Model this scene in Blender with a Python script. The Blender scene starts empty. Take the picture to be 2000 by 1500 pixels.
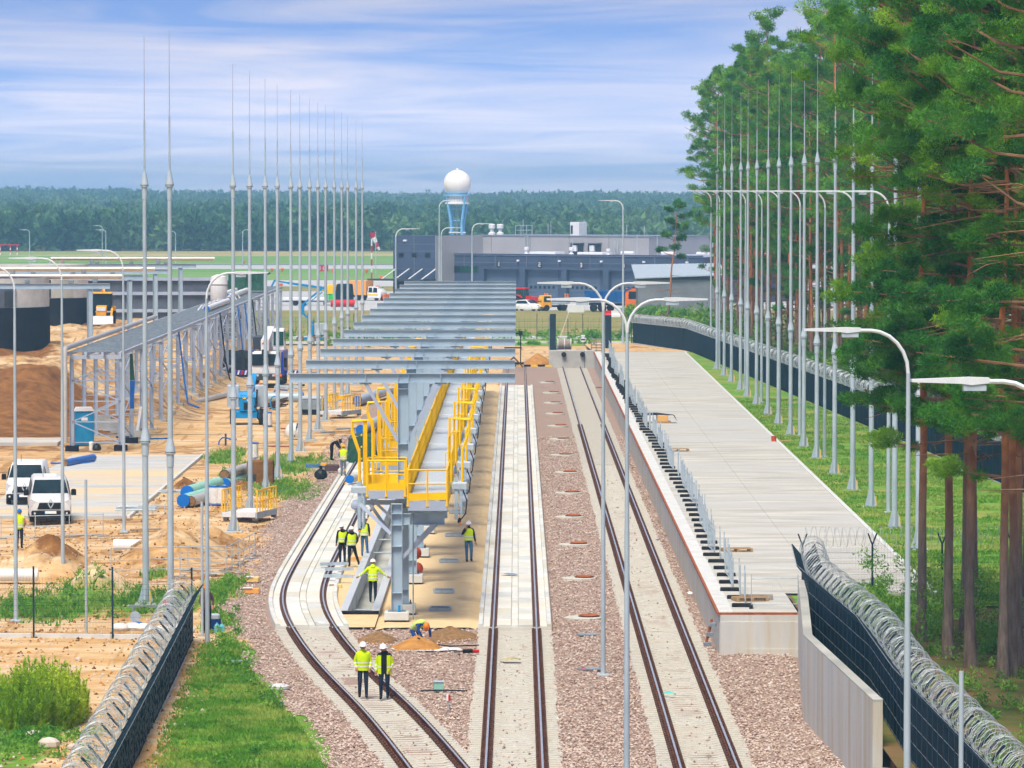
import bpy, bmesh, math, random
import numpy as np
from mathutils import Vector, Matrix
random.seed(7); RNG = np.random.default_rng(11)
R = math.radians
C = bpy.context.scene.collection
sc = bpy.context.scene

# ---------------------------------------------------------------- camera, sky, sun, exposure
F = 9360.0                      # focal length in pixels of the 2000 px wide photograph (long telephoto on a drone)
CAM_H = 16.0                    # metres above the rail heads (z = 0)
PITCH = math.atan(378 / F)
cam = bpy.data.cameras.new('camera'); cam.sensor_width = 36; cam.lens = F / 2000 * 36
cam.clip_start = 1; cam.clip_end = 30000
camo = bpy.data.objects.new('camera', cam); C.objects.link(camo)
camo.location = (0, 0, CAM_H); camo.rotation_euler = (R(90) - PITCH, 0, math.atan(10 / F))
sc.camera = camo
sc.render.resolution_x, sc.render.resolution_y = 1024, 768

SUN_EL, SUN_AZ = R(60), R(199)  # behind the camera on the left; thin overcast
world = bpy.data.worlds.new('World'); sc.world = world; world.use_nodes = True
nt = world.node_tree; N = nt.nodes; L = nt.links; N.clear()
out = N.new('ShaderNodeOutputWorld'); bg = N.new('ShaderNodeBackground'); bg.inputs[1].default_value = 0.15
sky = N.new('ShaderNodeTexSky'); sky.sky_type = 'NISHITA'; sky.sun_disc = False
sky.sun_elevation = SUN_EL; sky.sun_rotation = SUN_AZ; sky.altitude = 1200; sky.air_density = 1.0; sky.dust_density = 0.3; sky.ozone_density = 4.0
tc = N.new('ShaderNodeTexCoord'); sep = N.new('ShaderNodeSeparateXYZ'); L.new(tc.outputs['Generated'], sep.inputs[0])
def wmath(op, a, b=None):
    n = N.new('ShaderNodeMath'); n.operation = op
    for i, s in enumerate((a, b)):
        if s is None: continue
        if isinstance(s, (int, float)): n.inputs[i].default_value = s
        else: L.new(s, n.inputs[i])
    return n.outputs[0]
zc = wmath('ADD', wmath('MAXIMUM', sep.outputs[2], 0.0), 0.055)
comb = N.new('ShaderNodeCombineXYZ')
L.new(wmath('DIVIDE', sep.outputs[0], zc), comb.inputs[0]); L.new(wmath('DIVIDE', sep.outputs[1], zc), comb.inputs[1])
def wnoise(scale, detail, rough, dist, off):
    mp = N.new('ShaderNodeMapping'); mp.inputs['Location'].default_value = off; L.new(comb.outputs[0], mp.inputs[0])
    n = N.new('ShaderNodeTexNoise'); n.inputs['Scale'].default_value = scale; n.inputs['Detail'].default_value = detail
    n.inputs['Roughness'].default_value = rough; n.inputs['Distortion'].default_value = dist; L.new(mp.outputs[0], n.inputs[0])
    return n.outputs[0]
cl = wmath('ADD', wmath('MULTIPLY', wnoise(1.05, 6, 0.55, 0.8, (3.1, 1.7, 0)), 0.75), wmath('MULTIPLY', wnoise(0.3, 3, 0.5, 0.3, (8.0, 2.0, 0)), 0.45))
ramp = N.new('ShaderNodeValToRGB'); ramp.color_ramp.elements[0].position = 0.45; ramp.color_ramp.elements[1].position = 0.74
ramp.color_ramp.elements[0].color = (0.0, 0.0, 0.0, 1); ramp.color_ramp.elements[1].color = (0.92, 0.92, 0.92, 1)
L.new(cl, ramp.inputs[0])
mixc = N.new('ShaderNodeMix'); mixc.data_type = 'RGBA'; L.new(ramp.outputs[0], mixc.inputs[0])
tint = N.new('ShaderNodeMix'); tint.data_type = 'RGBA'; tint.blend_type = 'MULTIPLY'; tint.inputs[0].default_value = 1.0
tint.inputs[7].default_value = (0.082, 0.108, 0.21, 1)
L.new(sky.outputs[0], tint.inputs[6]); L.new(tint.outputs[2], mixc.inputs[6]); mixc.inputs[7].default_value = (1.38, 1.36, 1.58, 1)
hzf = N.new('ShaderNodeMapRange'); hzf.inputs[1].default_value = 0.0; hzf.inputs[2].default_value = 0.05; hzf.inputs[3].default_value = 1.0; hzf.inputs[4].default_value = 0.0; hzf.interpolation_type = 'SMOOTHSTEP'; L.new(sep.outputs[2], hzf.inputs[0])
hor = N.new('ShaderNodeMix'); hor.data_type = 'RGBA'; L.new(hzf.outputs[0], hor.inputs[0]); hor.inputs[6].default_value = (1, 1, 1, 1); hor.inputs[7].default_value = (1.62, 1.6, 1.62, 1)   # the sky pales towards the horizon all round
fin = N.new('ShaderNodeMix'); fin.data_type = 'RGBA'; fin.blend_type = 'MULTIPLY'; fin.inputs[0].default_value = 1.0; L.new(mixc.outputs[2], fin.inputs[6]); L.new(hor.outputs[2], fin.inputs[7])
L.new(fin.outputs[2], bg.inputs[0]); L.new(bg.outputs[0], out.inputs[0])

sun = bpy.data.lights.new('sun', 'SUN'); sun.energy = 1.5; sun.angle = R(24); sun.color = (1.0, 0.91, 0.78)
suno = bpy.data.objects.new('sun', sun); C.objects.link(suno)
_d = Vector((math.sin(SUN_AZ) * math.cos(SUN_EL), math.cos(SUN_AZ) * math.cos(SUN_EL), math.sin(SUN_EL)))
suno.rotation_euler = _d.to_track_quat('Z', 'Y').to_euler()
sc.view_settings.view_transform = 'Standard'; sc.view_settings.look = 'None'; sc.view_settings.gamma = 1.0
sc.view_settings.exposure = 1.74; sc.view_settings.use_curve_mapping = False
sc.cycles.volume_bounces = 0; sc.cycles.max_bounces = 4; sc.cycles.diffuse_bounces = 2; sc.cycles.use_adaptive_sampling = True; sc.cycles.adaptive_threshold = 0.03; sc.cycles.adaptive_min_samples = 16; sc.cycles.use_denoising = True; sc.cycles.transparent_max_bounces = 24

# ---------------------------------------------------------------- survey helper: metres on the ground from the photograph's measurements
def at(u, v, z=0.0):
    a = PITCH + math.atan((v - 750) / F)
    d = (CAM_H - z) / math.tan(a)
    return ((u - 1010) * d / F, d, z)

# ---------------------------------------------------------------- mesh helpers
class MB:
    def __init__(s): s.v = []; s.f = []; s.m = []
    def add(s, vs, fs, mi=0):
        o = len(s.v); s.v.extend([tuple(p) for p in vs]); s.f.extend([tuple(i + o for i in f) for f in fs]); s.m.extend([mi] * len(fs)); return s
    def bx(s, x0, x1, y0, y1, z0, z1, mi=0):
        vs = [(x0,y0,z0),(x1,y0,z0),(x1,y1,z0),(x0,y1,z0),(x0,y0,z1),(x1,y0,z1),(x1,y1,z1),(x0,y1,z1)]
        return s.add(vs, [(0,3,2,1),(4,5,6,7),(0,1,5,4),(1,2,6,5),(2,3,7,6),(3,0,4,7)], mi)
    def cbx(s, x0, x1, y0, y1, z0, z1, b=0.02, mi=0):   # box with chamfered edges on top and sides
        def ring(x0, x1, y0, y1, z, b): return [(x0+b,y0,z),(x1-b,y0,z),(x1,y0+b,z),(x1,y1-b,z),(x1-b,y1,z),(x0+b,y1,z),(x0,y1-b,z),(x0,y0+b,z)]
        vs = ring(x0,x1,y0,y1,z0,b) + ring(x0,x1,y0,y1,z1-b,b) + ring(x0+b,x1-b,y0+b,y1-b,z1,b*.4)
        fs = [tuple(reversed(range(8))), tuple(range(16, 24))]
        for k in range(2):
            for i in range(8): j = (i + 1) % 8; fs.append((k*8+i, k*8+j, k*8+8+j, k*8+8+i))
        return s.add(vs, fs, mi)
    def bar(s, p0, p1, w, h=None, mi=0, up=(0, 0, 1)):
        h = h or w; p0 = Vector(p0); p1 = Vector(p1); d = (p1 - p0)
        if d.length < 1e-6: return s
        d.normalize(); u = Vector(up)
        if abs(d.dot(u)) > 0.98: u = Vector((0, 1, 0))
        a = d.cross(u).normalized() * (w / 2); b = a.cross(d).normalized() * (h / 2)
        vs = [p0-a-b, p0+a-b, p0+a+b, p0-a+b, p1-a-b, p1+a-b, p1+a+b, p1-a+b]
        return s.add(vs, [(3,2,1,0),(4,5,6,7),(0,1,5,4),(1,2,6,5),(2,3,7,6),(3,0,4,7)], mi)
    def cyl(s, p0, p1, r0, r1=None, n=8, mi=0, cap=True):
        r1 = r0 if r1 is None else r1; p0 = Vector(p0); p1 = Vector(p1); d = (p1 - p0)
        if d.length < 1e-6: return s
        d.normalize(); u = Vector((0, 0, 1)) if abs(d.z) < 0.95 else Vector((1, 0, 0))
        a = d.cross(u).normalized(); b = d.cross(a)
        vs = []
        for p, r in ((p0, r0), (p1, r1)):
            for i in range(n): t = 2 * math.pi * i / n; vs.append(p + (a * math.cos(t) + b * math.sin(t)) * r)
        fs = [(i, (i+1) % n, n + (i+1) % n, n + i) for i in range(n)]
        if cap: fs += [tuple(reversed(range(n))), tuple(range(n, 2*n))]
        return s.add(vs, fs, mi)
    def tube(s, pts, r, n=6, mi=0, cap=True):
        pts = [Vector(p) for p in pts]; k = len(pts); rr = r if isinstance(r, (list, tuple)) else [r] * k
        vs = []; prev = None
        for i, p in enumerate(pts):
            d = (pts[min(i+1, k-1)] - pts[max(i-1, 0)]); d.normalize()
            if prev is None:
                u = Vector((0, 0, 1)) if abs(d.z) < 0.95 else Vector((1, 0, 0)); a = d.cross(u).normalized()
            else:
                a = prev - d * prev.dot(d); a = a.normalized() if a.length > 1e-6 else prev
            prev = a; b = d.cross(a)
            for j in range(n): t = 2 * math.pi * j / n; vs.append(p + (a * math.cos(t) + b * math.sin(t)) * rr[i])
        fs = []
        for i in range(k - 1):
            for j in range(n): q = (j + 1) % n; fs.append((i*n+j, i*n+q, (i+1)*n+q, (i+1)*n+j))
        if cap: fs += [tuple(reversed(range(n))), tuple(range((k-1)*n, k*n))]
        return s.add(vs, fs, mi)
    def sph(s, c, rx, ry=None, rz=None, nu=10, nv=6, mi=0, z0=-1.0):
        ry = ry or rx; rz = rz or rx; vs = []; fs = []
        t0 = math.asin(z0)
        for i in range(nv + 1):
            t = t0 + (math.pi / 2 - t0) * i / nv
            for j in range(nu): p = 2 * math.pi * j / nu; vs.append((c[0] + rx*math.cos(t)*math.cos(p), c[1] + ry*math.cos(t)*math.sin(p), c[2] + rz*math.sin(t)))
        for i in range(nv):
            for j in range(nu): q = (j + 1) % nu; fs.append((i*nu+j, i*nu+q, (i+1)*nu+q, (i+1)*nu+j))
        if z0 > -1: fs.append(tuple(reversed(range(nu))))
        return s.add(vs, fs, mi)
    def lathe(s, prof, c=(0, 0, 0), n=12, mi=0, cap=True):
        vs = []; fs = []
        for r, z in prof:
            for j in range(n): p = 2 * math.pi * j / n; vs.append((c[0] + r*math.cos(p), c[1] + r*math.sin(p), c[2] + z))
        for i in range(len(prof) - 1):
            for j in range(n): q = (j + 1) % n; fs.append((i*n+j, i*n+q, (i+1)*n+q, (i+1)*n+j))
        if cap: fs += [tuple(reversed(range(n))), tuple(range((len(prof)-1)*n, len(prof)*n))]
        return s.add(vs, fs, mi)
    def prism(s, poly, a0, a1, axis='x', mi=0):         # polygon in the plane across the axis, extruded along it
        def P(p, a): return {'x': (a, p[0], p[1]), 'y': (p[0], a, p[1]), 'z': (p[0], p[1], a)}[axis]
        n = len(poly); vs = [P(p, a0) for p in poly] + [P(p, a1) for p in poly]
        fs = [(i, (i+1) % n, n + (i+1) % n, n + i) for i in range(n)] + [tuple(reversed(range(n))), tuple(range(n, 2*n))]
        return s.add(vs, fs, mi)
    def loft(s, rings, mi=0, cap=True, closed=True):
        n = len(rings[0]); vs = [p for r in rings for p in r]; fs = []
        for i in range(len(rings) - 1):
            for j in range(n if closed else n - 1): q = (j + 1) % n; fs.append((i*n+j, i*n+q, (i+1)*n+q, (i+1)*n+j))
        if cap and closed: fs += [tuple(reversed(range(n))), tuple(range((len(rings)-1)*n, len(rings)*n))]
        return s.add(vs, fs, mi)
    def quad(s, a, b, c, d, mi=0): return s.add([a, b, c, d], [(0, 1, 2, 3)], mi)
    def mesh(s, name, mats, smooth=False):
        me = bpy.data.meshes.new(name); me.from_pydata(s.v, [], s.f)
        mats = mats if isinstance(mats, (list, tuple)) else [mats]
        for m in mats: me.materials.append(M[m])
        if len(mats) > 1: me.polygons.foreach_set('material_index', s.m)
        if smooth: me.polygons.foreach_set('use_smooth', [True] * len(me.polygons))
        me.update(); bm = bmesh.new(); bm.from_mesh(me); bmesh.ops.recalc_face_normals(bm, faces=bm.faces)
        if smooth:
            for e in bm.edges: e.smooth = not (len(e.link_faces) == 2 and e.calc_face_angle(0) > 0.7)
        bm.to_mesh(me); bm.free()
        return me
    def build(s, name, mats, parent=None, smooth=False):
        return put(name, s.mesh(name, mats, smooth), parent)
def put(name, me, parent=None, loc=None, rz=0):
    o = bpy.data.objects.new(name, me); C.objects.link(o); o.parent = parent
    if loc is not None: o.location = loc
    if rz: o.rotation_euler = (0, 0, rz)
    return o
def npmesh(name, v, f, mats, parent=None, smooth=False, k=3, mi=None):   # big meshes from arrays of triangles or quads
    me = bpy.data.meshes.new(name); v = np.asarray(v, np.float32); f = np.asarray(f, np.int32)
    me.vertices.add(len(v)); me.vertices.foreach_set('co', v.ravel())
    me.loops.add(f.size); me.loops.foreach_set('vertex_index', f.ravel())
    me.polygons.add(len(f)); me.polygons.foreach_set('loop_start', np.arange(0, f.size, k, dtype=np.int32))
    mats = mats if isinstance(mats, (list, tuple)) else [mats]
    for m in mats: me.materials.append(M[m])
    if mi is not None: me.polygons.foreach_set('material_index', np.asarray(mi, np.int32))
    me.polygons.foreach_set('use_smooth', np.full(len(f), smooth))
    me.update(calc_edges=True); me.validate()
    return put(name, me, parent)
def tag(o, label=None, cat=None, group=None, kind=None):
    if label: o['label'] = label
    if cat: o['category'] = cat
    if group: o['group'] = group
    if kind: o['kind'] = kind
    return o
def thing(name, label, cat, loc=(0, 0, 0), rz=0, group=None):
    o = bpy.data.objects.new(name, None); C.objects.link(o); o.location = loc; o.rotation_euler = (0, 0, rz); o.empty_display_size = 0.3
    return tag(o, label, cat, group)
def struct(o): o['kind'] = 'structure'; return o
def stuff(o): o['kind'] = 'stuff'; return o
def kids(o): return [c for c in bpy.data.objects if c.parent == o]
_TREE = {}
def copy_tree(o, parent=None, _k=None):
    if _k is None:
        if o.name not in _TREE:
            k = {}
            for c in bpy.data.objects:
                if c.parent: k.setdefault(c.parent.name, []).append(c)
            _TREE[o.name] = k
        _k = _TREE[o.name]
    c = o.copy(); C.objects.link(c); c.parent = parent
    for ch in _k.get(o.name, []): copy_tree(ch, c, _k)
    return c

# ---------------------------------------------------------------- materials
M = {}
def lin(h):
    h = h.lstrip('#'); r = [int(h[i:i+2], 16) / 255 for i in (0, 2, 4)]
    return tuple((c / 12.92 if c <= 0.04045 else ((c + 0.055) / 1.055) ** 2.4) for c in r)
def mat(name, c1, c2=None, scale=3.0, rough=0.6, metal=0.0, bump=0.0, bscale=None, detail=5, c3=None, scale3=0.4, stretch=(1, 1, 1), contrast=(0.35, 0.68), world_xy=False, spec=0.18):
    m = bpy.data.materials.new(name); m.use_nodes = True; M[name] = m
    n = m.node_tree.nodes; l = m.node_tree.links; b = n['Principled BSDF']
    b.inputs['Roughness'].default_value = rough; b.inputs['Metallic'].default_value = metal; b.inputs['Specular IOR Level'].default_value = spec
    c1 = lin(c1) if isinstance(c1, str) else c1; c2 = lin(c2) if isinstance(c2, str) else c2; c3 = lin(c3) if isinstance(c3, str) else c3
    if c2 is None: b.inputs['Base Color'].default_value = (*c1, 1)
    tcn = n.new('ShaderNodeTexCoord'); geo = n.new('ShaderNodeNewGeometry')
    src = geo.outputs['Position'] if world_xy else tcn.outputs['Object']
    mp = n.new('ShaderNodeMapping'); mp.inputs['Scale'].default_value = stretch; l.new(src, mp.inputs[0])
    def noise(s, d, r=0.6):
        q = n.new('ShaderNodeTexNoise'); q.inputs['Scale'].default_value = s; q.inputs['Detail'].default_value = d; q.inputs['Roughness'].default_value = r; l.new(mp.outputs[0], q.inputs[0]); return q.outputs[0]
    if c2 is not None:
        rp = n.new('ShaderNodeValToRGB'); rp.color_ramp.elements[0].position, rp.color_ramp.elements[1].position = contrast
        rp.color_ramp.elements[0].color = (*c1, 1); rp.color_ramp.elements[1].color = (*c2, 1); l.new(noise(scale, detail), rp.inputs[0]); col = rp.outputs[0]
        if c3 is not None:
            r2 = n.new('ShaderNodeValToRGB'); r2.color_ramp.elements[0].position = 0.45; r2.color_ramp.elements[1].position = 0.62; l.new(noise(scale3, 4), r2.inputs[0])
            mx = n.new('ShaderNodeMix'); mx.data_type = 'RGBA'; l.new(r2.outputs[0], mx.inputs[0]); l.new(col, mx.inputs[6]); mx.inputs[7].default_value = (*c3, 1); col = mx.outputs[2]
        l.new(col, b.inputs['Base Color'])
    if bump:
        bp = n.new('ShaderNodeBump'); bp.inputs['Strength'].default_value = 1.0; bp.inputs['Distance'].default_value = bump
        l.new(noise(bscale or scale * 3, 4), bp.inputs['Height']); l.new(bp.outputs[0], b.inputs['Normal'])
    return m
mat('galv', '#a4b4be', '#bccad2', 2.5, rough=0.5, metal=0.08, stretch=(1, 1, 0.3))
mat('galv_dark', '#74828c', '#93a1aa', 3, rough=0.5, metal=0.1)
mat('alu_rod', '#c9cdd2', rough=0.35, metal=0.6)
mat('joint_dark', '#4a5257', rough=0.5, metal=0.5)
mat('lamp_white', '#e2e6e8', '#d2d8dc', 3, rough=0.4)
mat('gantry', '#a2b8c8', '#b2c5d2', 0.8, rough=0.45, metal=0.1)
mat('gantry2', '#a3b0c4', '#b0bccd', 0.8, rough=0.5)
mat('yellow', '#ffc400', '#ffd010', 1.5, rough=0.45, spec=0.1)
mat('grating', '#b9c6ce', '#d3dde2', 6, rough=0.5, metal=0.3, stretch=(0.5, 14, 1), detail=2)
mat('steel_band', '#dfe6ea', '#cfd8dd', 3, rough=0.4, metal=0.3)
mat('rail_rust', '#5a3526', '#7c4e38', 3, rough=0.8, c3='#4a3028', scale3=1.2)
mat('rail_top', '#a9b4c2', '#c3ccd6', 2, rough=0.4, metal=0.5)
mat('fastener', '#4a3026', '#6e4c3a', 8, rough=0.7)
mat('sleeper', '#b9b8ac', '#d3d2c6', 6, rough=0.9, c3='#c6c2b4', scale3=0.5, bump=0.004, bscale=25, world_xy=True)
mat('concrete', '#aeb0aa', '#c4c5be', 1.2, rough=0.9, c3='#9fa19b', scale3=0.3, bump=0.004, bscale=20, world_xy=True)
mat('concrete_light', '#c6c9c6', '#dadcd8', 1.5, rough=0.9, bump=0.003, bscale=20, world_xy=True)
mat('concrete_wall', '#c6c8c4', '#d6d6d0', 1.0, rough=0.9, c3='#c2baa4', scale3=0.5, bump=0.004, bscale=14, stretch=(3, 3, 0.25), world_xy=True)
mat('slab_panel', '#cfd2cd', '#e0e2dd', 1.3, rough=0.9, c3='#d6d2c0', scale3=0.25, bump=0.003, bscale=20, world_xy=True)
mat('slab_panel_b', '#bfc4c0', '#d3d6d2', 1.3, rough=0.9, c3='#cbc7b4', scale3=0.3, world_xy=True)
mat('platform', '#a9a89e', '#d0cec4', 0.6, rough=0.92, c3='#bbbcb8', scale3=0.1, bump=0.003, bscale=12, stretch=(0.45, 1.5, 1), world_xy=True)
mat('rust', '#8d4a2c', '#b26a42', 4, rough=0.85)
mat('black', '#15161a', '#202228', 5, rough=0.6)
mat('rubber', '#1b1c1e', '#2b2c2e', 6, rough=0.85)
mat('tar', '#22242a', '#2e3036', 0.6, rough=0.9, spec=0.05, world_xy=True)
mat('fence_dark', '#0a2634', '#123644', 2, rough=0.8, spec=0.05)
mat('fence_post', '#1a2c38', '#26404e', 3, rough=0.5)
mat('wire', '#98a3a8', '#c8d0d3', 5, rough=0.5, metal=0.2)
mat('wire_far', '#8c9ba3', rough=0.5, metal=0.2)
mat('ballast', '#8f7769', '#b59f91', 9, rough=0.95, c3='#a39083', scale3=1.3, bump=0.05, bscale=11, detail=3, world_xy=True)
mat('stone_a', '#b79f90', '#d2bfb0', 2.0, rough=0.95, world_xy=True)
mat('stone_b', '#8f776b', '#a99284', 2.0, rough=0.95, world_xy=True)
mat('stone_c', '#c6b8aa', '#d9cfc4', 2.0, rough=0.95, world_xy=True)
mat('sand_flat', '#d6b987', '#e6cfa2', 1.6, rough=0.95, c3='#dec496', scale3=0.15, bump=0.02, bscale=6, world_xy=True)
mat('pile_sand', '#a8743a', '#c8944f', 2.5, rough=0.95, bump=0.05, bscale=5, world_xy=True)
mat('pile_gravel', '#7d5f40', '#a48258', 6, rough=0.95, bump=0.06, bscale=9, world_xy=True)
mat('earth', '#6d4a2c', '#8c6238', 0.8, rough=0.95, c3='#5a3f28', scale3=0.2, bump=0.1, bscale=2.5, world_xy=True)
mat('dry_grass', '#8f8350', '#a5935a', 0.2, rough=0.95, c3='#7d8a4a', scale3=0.03, stretch=(0.5, 1.2, 1), world_xy=True)
mat('air_grass', '#62913f', '#7aa650', 0.05, rough=0.95, c3='#86a45c', scale3=0.012, stretch=(0.4, 1, 1), world_xy=True)
mat('tan_field', '#b4a06c', '#bfae80', 0.05, rough=0.95, c3='#8ba05c', scale3=0.01, world_xy=True)
mat('lawn', '#4f8628', '#76a636', 2.2, rough=0.95, c3='#94984c', scale3=0.3, bump=0.03, bscale=6, world_xy=True)
mat('forest_floor', '#4b5a26', '#6c6a34', 0.5, rough=0.95, c3='#7a6440', scale3=0.25, bump=0.05, bscale=3, world_xy=True)
mat('apron', '#b5b7b6', '#c5c6c4', 0.05, rough=0.95, stretch=(0.3, 1, 1), world_xy=True)
mat('asphalt', '#6e7480', '#7e8490', 0.1, rough=0.95, world_xy=True)
mat('paving', '#b2b5b2', '#c4c6c2', 0.5, rough=0.95, c3='#dcc49a', scale3=0.12, stretch=(0.5, 1.6, 1), contrast=(0.4, 0.6), world_xy=True)
mat('weld_blue', '#1f5fae', '#2a70c0', 2, rough=0.4)
mat('cap_blue', '#1670c8', rough=0.45)
mat('lift_blue', '#1687c6', '#1f96d6', 2, rough=0.4)
mat('toilet_blue', '#1c7fb0', '#2a90c0', 2, rough=0.5)
mat('crane_blue', '#1a36a0', '#2342b4', 1, rough=0.4)
mat('dump_blue', '#12559a', '#1a66b0', 1, rough=0.5)
mat('radar_blue', '#74b6e4', '#84c0ea', 1, rough=0.5)
mat('teal', '#49b8ae', '#6fd0c4', 4, rough=0.6)
mat('mint', '#8cc9b4', '#a5d8c6', 3, rough=0.5)
mat('white', '#e8eaea', '#dfe2e4', 1.5, rough=0.45)
mat('radome', '#f2f0ea', '#eae8e4', 1, rough=0.6)
mat('van_silver', '#d0d2d2', '#dcdddb', 1, rough=0.35, metal=0.05)
mat('van_white', '#eceeef', rough=0.3)
mat('glass', '#142229', '#22363e', 1.2, rough=0.3, spec=0.12)
mat('glass_green', '#0f3b34', '#1f5246', 1.2, rough=0.12, spec=0.35)
mat('headlight', '#cfd6dc', rough=0.15, metal=0.2, spec=0.8)
mat('amber', '#f08a10', rough=0.3)
mat('orange', '#f0701c', '#f67c28', 2, rough=0.45)
mat('orange_box', '#eaa04c', '#efac5c', 2, rough=0.6)
mat('red', '#c41f24', '#d22c2c', 2, rough=0.45)
mat('crimson', '#c22540', rough=0.6)
mat('lime', '#2fd04a', '#48e060', 2, rough=0.5)
mat('jcb_yellow', '#f2a81c', '#f8b430', 2, rough=0.45)
mat('green_tarp', '#234a3a', '#33604a', 3, rough=0.7, bump=0.05, bscale=3)
mat('dark_tarp', '#1c2226', '#2b3330', 3, rough=0.6, bump=0.06, bscale=3)
mat('bag_black', '#14191a', '#232b2c', 4, rough=0.3, bump=0.05, bscale=6)
mat('sack_white', '#dedcd6', '#eceae6', 5, rough=0.7, bump=0.04, bscale=6)
mat('wood', '#9a7c58', '#b89a70', 3, rough=0.85, stretch=(1, 8, 1))
mat('wood_grey', '#8b8074', '#a69a8c', 3, rough=0.85, stretch=(1, 8, 1))
mat('wood_new', '#d9a45c', '#e6b874', 3, rough=0.8, stretch=(1, 6, 1))
mat('clay', '#b4482c', '#c85a3c', 4, rough=0.8)
mat('pipe_steel', '#c2bcb4', '#d6d0c8', 1, rough=0.3, metal=0.5)
mat('pipe_grey', '#b8b6b2', '#c6c4c0', 2, rough=0.45, metal=0.2)
mat('cladding', '#435067', '#4a586e', 0.3, rough=0.55)
mat('cladding_door', '#566579', '#5c6c81', 0.3, rough=0.55)
mat('cladding_grey', '#a09fa0', '#aaa9aa', 0.3, rough=0.6)
mat('seam', '#7d8896', rough=0.6)
mat('shed', '#7a8188', '#8a9198', 0.4, rough=0.5)
mat('roof_light', '#aeb6cc', '#bcc4d6', 0.2, rough=0.7)
mat('cor_dark', '#5d6470', '#6e7580', 1.0, rough=0.6)
mat('bark', '#4a3c34', '#64524a', 3, rough=0.95, stretch=(4, 4, 0.8), bump=0.03, bscale=8)
mat('twig', '#86664c', '#a88260', 3, rough=0.95)
mat('hivis', '#d4f000', '#c6e600', 5, rough=0.6)
mat('hivis_pale', '#c8ee6a', '#d4f480', 5, rough=0.6)
mat('reflective', '#dfe2e0', rough=0.35)
mat('skin', '#b98468', rough=0.6)
mat('hair', '#2a211c', rough=0.8)
mat('cloth_black', '#15191d', '#1f252a', 8, rough=0.85)
mat('cloth_navy', '#1a2434', '#243044', 8, rough=0.85)
mat('cloth_blue', '#163a7a', '#1e468c', 8, rough=0.85)
mat('jeans', '#3a6488', '#557fa2', 6, rough=0.85)
mat('trouser_grey', '#6b7686', '#7c8696', 6, rough=0.85)
mat('plaid', '#4a3a3c', '#6a5654', 14, rough=0.85)
mat('helmet_white', '#eef0f0', rough=0.3)
mat('helmet_yellow', '#f2b21c', rough=0.35)
mat('helmet_orange', '#f08a2c', rough=0.35)
mat('paint_white', '#eceeee', rough=0.5)
mat('bottle', '#5fb8c8', '#86d0d8', 4, rough=0.2)
mat('insul', '#e6bc6a', '#f0d08c', 4, rough=0.9)
mat('straw', '#c2b48c', '#8f8a5c', 6, rough=0.9)
def leafmat(name, c1, c2, c3):                           # foliage: hue varies from leaf to leaf, light passes through
    m = mat(name, c1, c2, 1.1, rough=0.7, spec=0.06, c3=c3, scale3=0.45, detail=3, contrast=(0.38, 0.62))
    n = m.node_tree.nodes; l = m.node_tree.links; b = n['Principled BSDF']
    tr = n.new('ShaderNodeBsdfTranslucent'); mx = n.new('ShaderNodeMixShader'); mx.inputs[0].default_value = 0.35
    src = b.inputs['Base Color'].links[0].from_socket; l.new(src, tr.inputs[0]); l.new(b.outputs[0], mx.inputs[1]); l.new(tr.outputs[0], mx.inputs[2])
    l.new(mx.outputs[0], n['Material Output'].inputs[0]); return m
leafmat('needles', '#33722a', '#5a9e34', '#8cc440')
leafmat('needles_b', '#2c6630', '#488c3a', '#70b044')
leafmat('needles_c', '#3e8028', '#6aa832', '#96c43e')
leafmat('leaves', '#4c8c34', '#74ac40', '#9cc452')
leafmat('weed', '#6fa028', '#9cc234', '#c6dc44')
leafmat('grass', '#56902c', '#78ac3c', '#a8bc58')
leafmat('far_leaf', '#2c5a34', '#3f7440', '#557f48')
def pinebark():                                          # Scots pine: grey-brown plates low down, orange flaking bark above
    m = mat('pine_bark', '#6c5f54', '#928376', 2.5, rough=0.95, stretch=(3, 3, 0.6), bump=0.03, bscale=6)
    n = m.node_tree.nodes; l = m.node_tree.links; b = n['Principled BSDF']; src = b.inputs['Base Color'].links[0].from_socket
    tcn = n.new('ShaderNodeTexCoord'); sp = n.new('ShaderNodeSeparateXYZ'); l.new(tcn.outputs['Object'], sp.inputs[0])
    mr = n.new('ShaderNodeMapRange'); mr.inputs[1].default_value = 3.0; mr.inputs[2].default_value = 8.0; l.new(sp.outputs[2], mr.inputs[0])
    nz = n.new('ShaderNodeTexNoise'); nz.inputs['Scale'].default_value = 2.0; l.new(tcn.outputs['Object'], nz.inputs[0])
    rp = n.new('ShaderNodeValToRGB'); rp.color_ramp.elements[0].position = 0.35; rp.color_ramp.elements[1].position = 0.65
    rp.color_ramp.elements[0].color = (*lin('#a8643a'), 1); rp.color_ramp.elements[1].color = (*lin('#d08c54'), 1); l.new(nz.outputs[0], rp.inputs[0])
    mx = n.new('ShaderNodeMix'); mx.data_type = 'RGBA'; l.new(mr.outputs[0], mx.inputs[0]); l.new(src, mx.inputs[6]); l.new(rp.outputs[0], mx.inputs[7]); l.new(mx.outputs[2], b.inputs['Base Color'])
pinebark()
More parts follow.
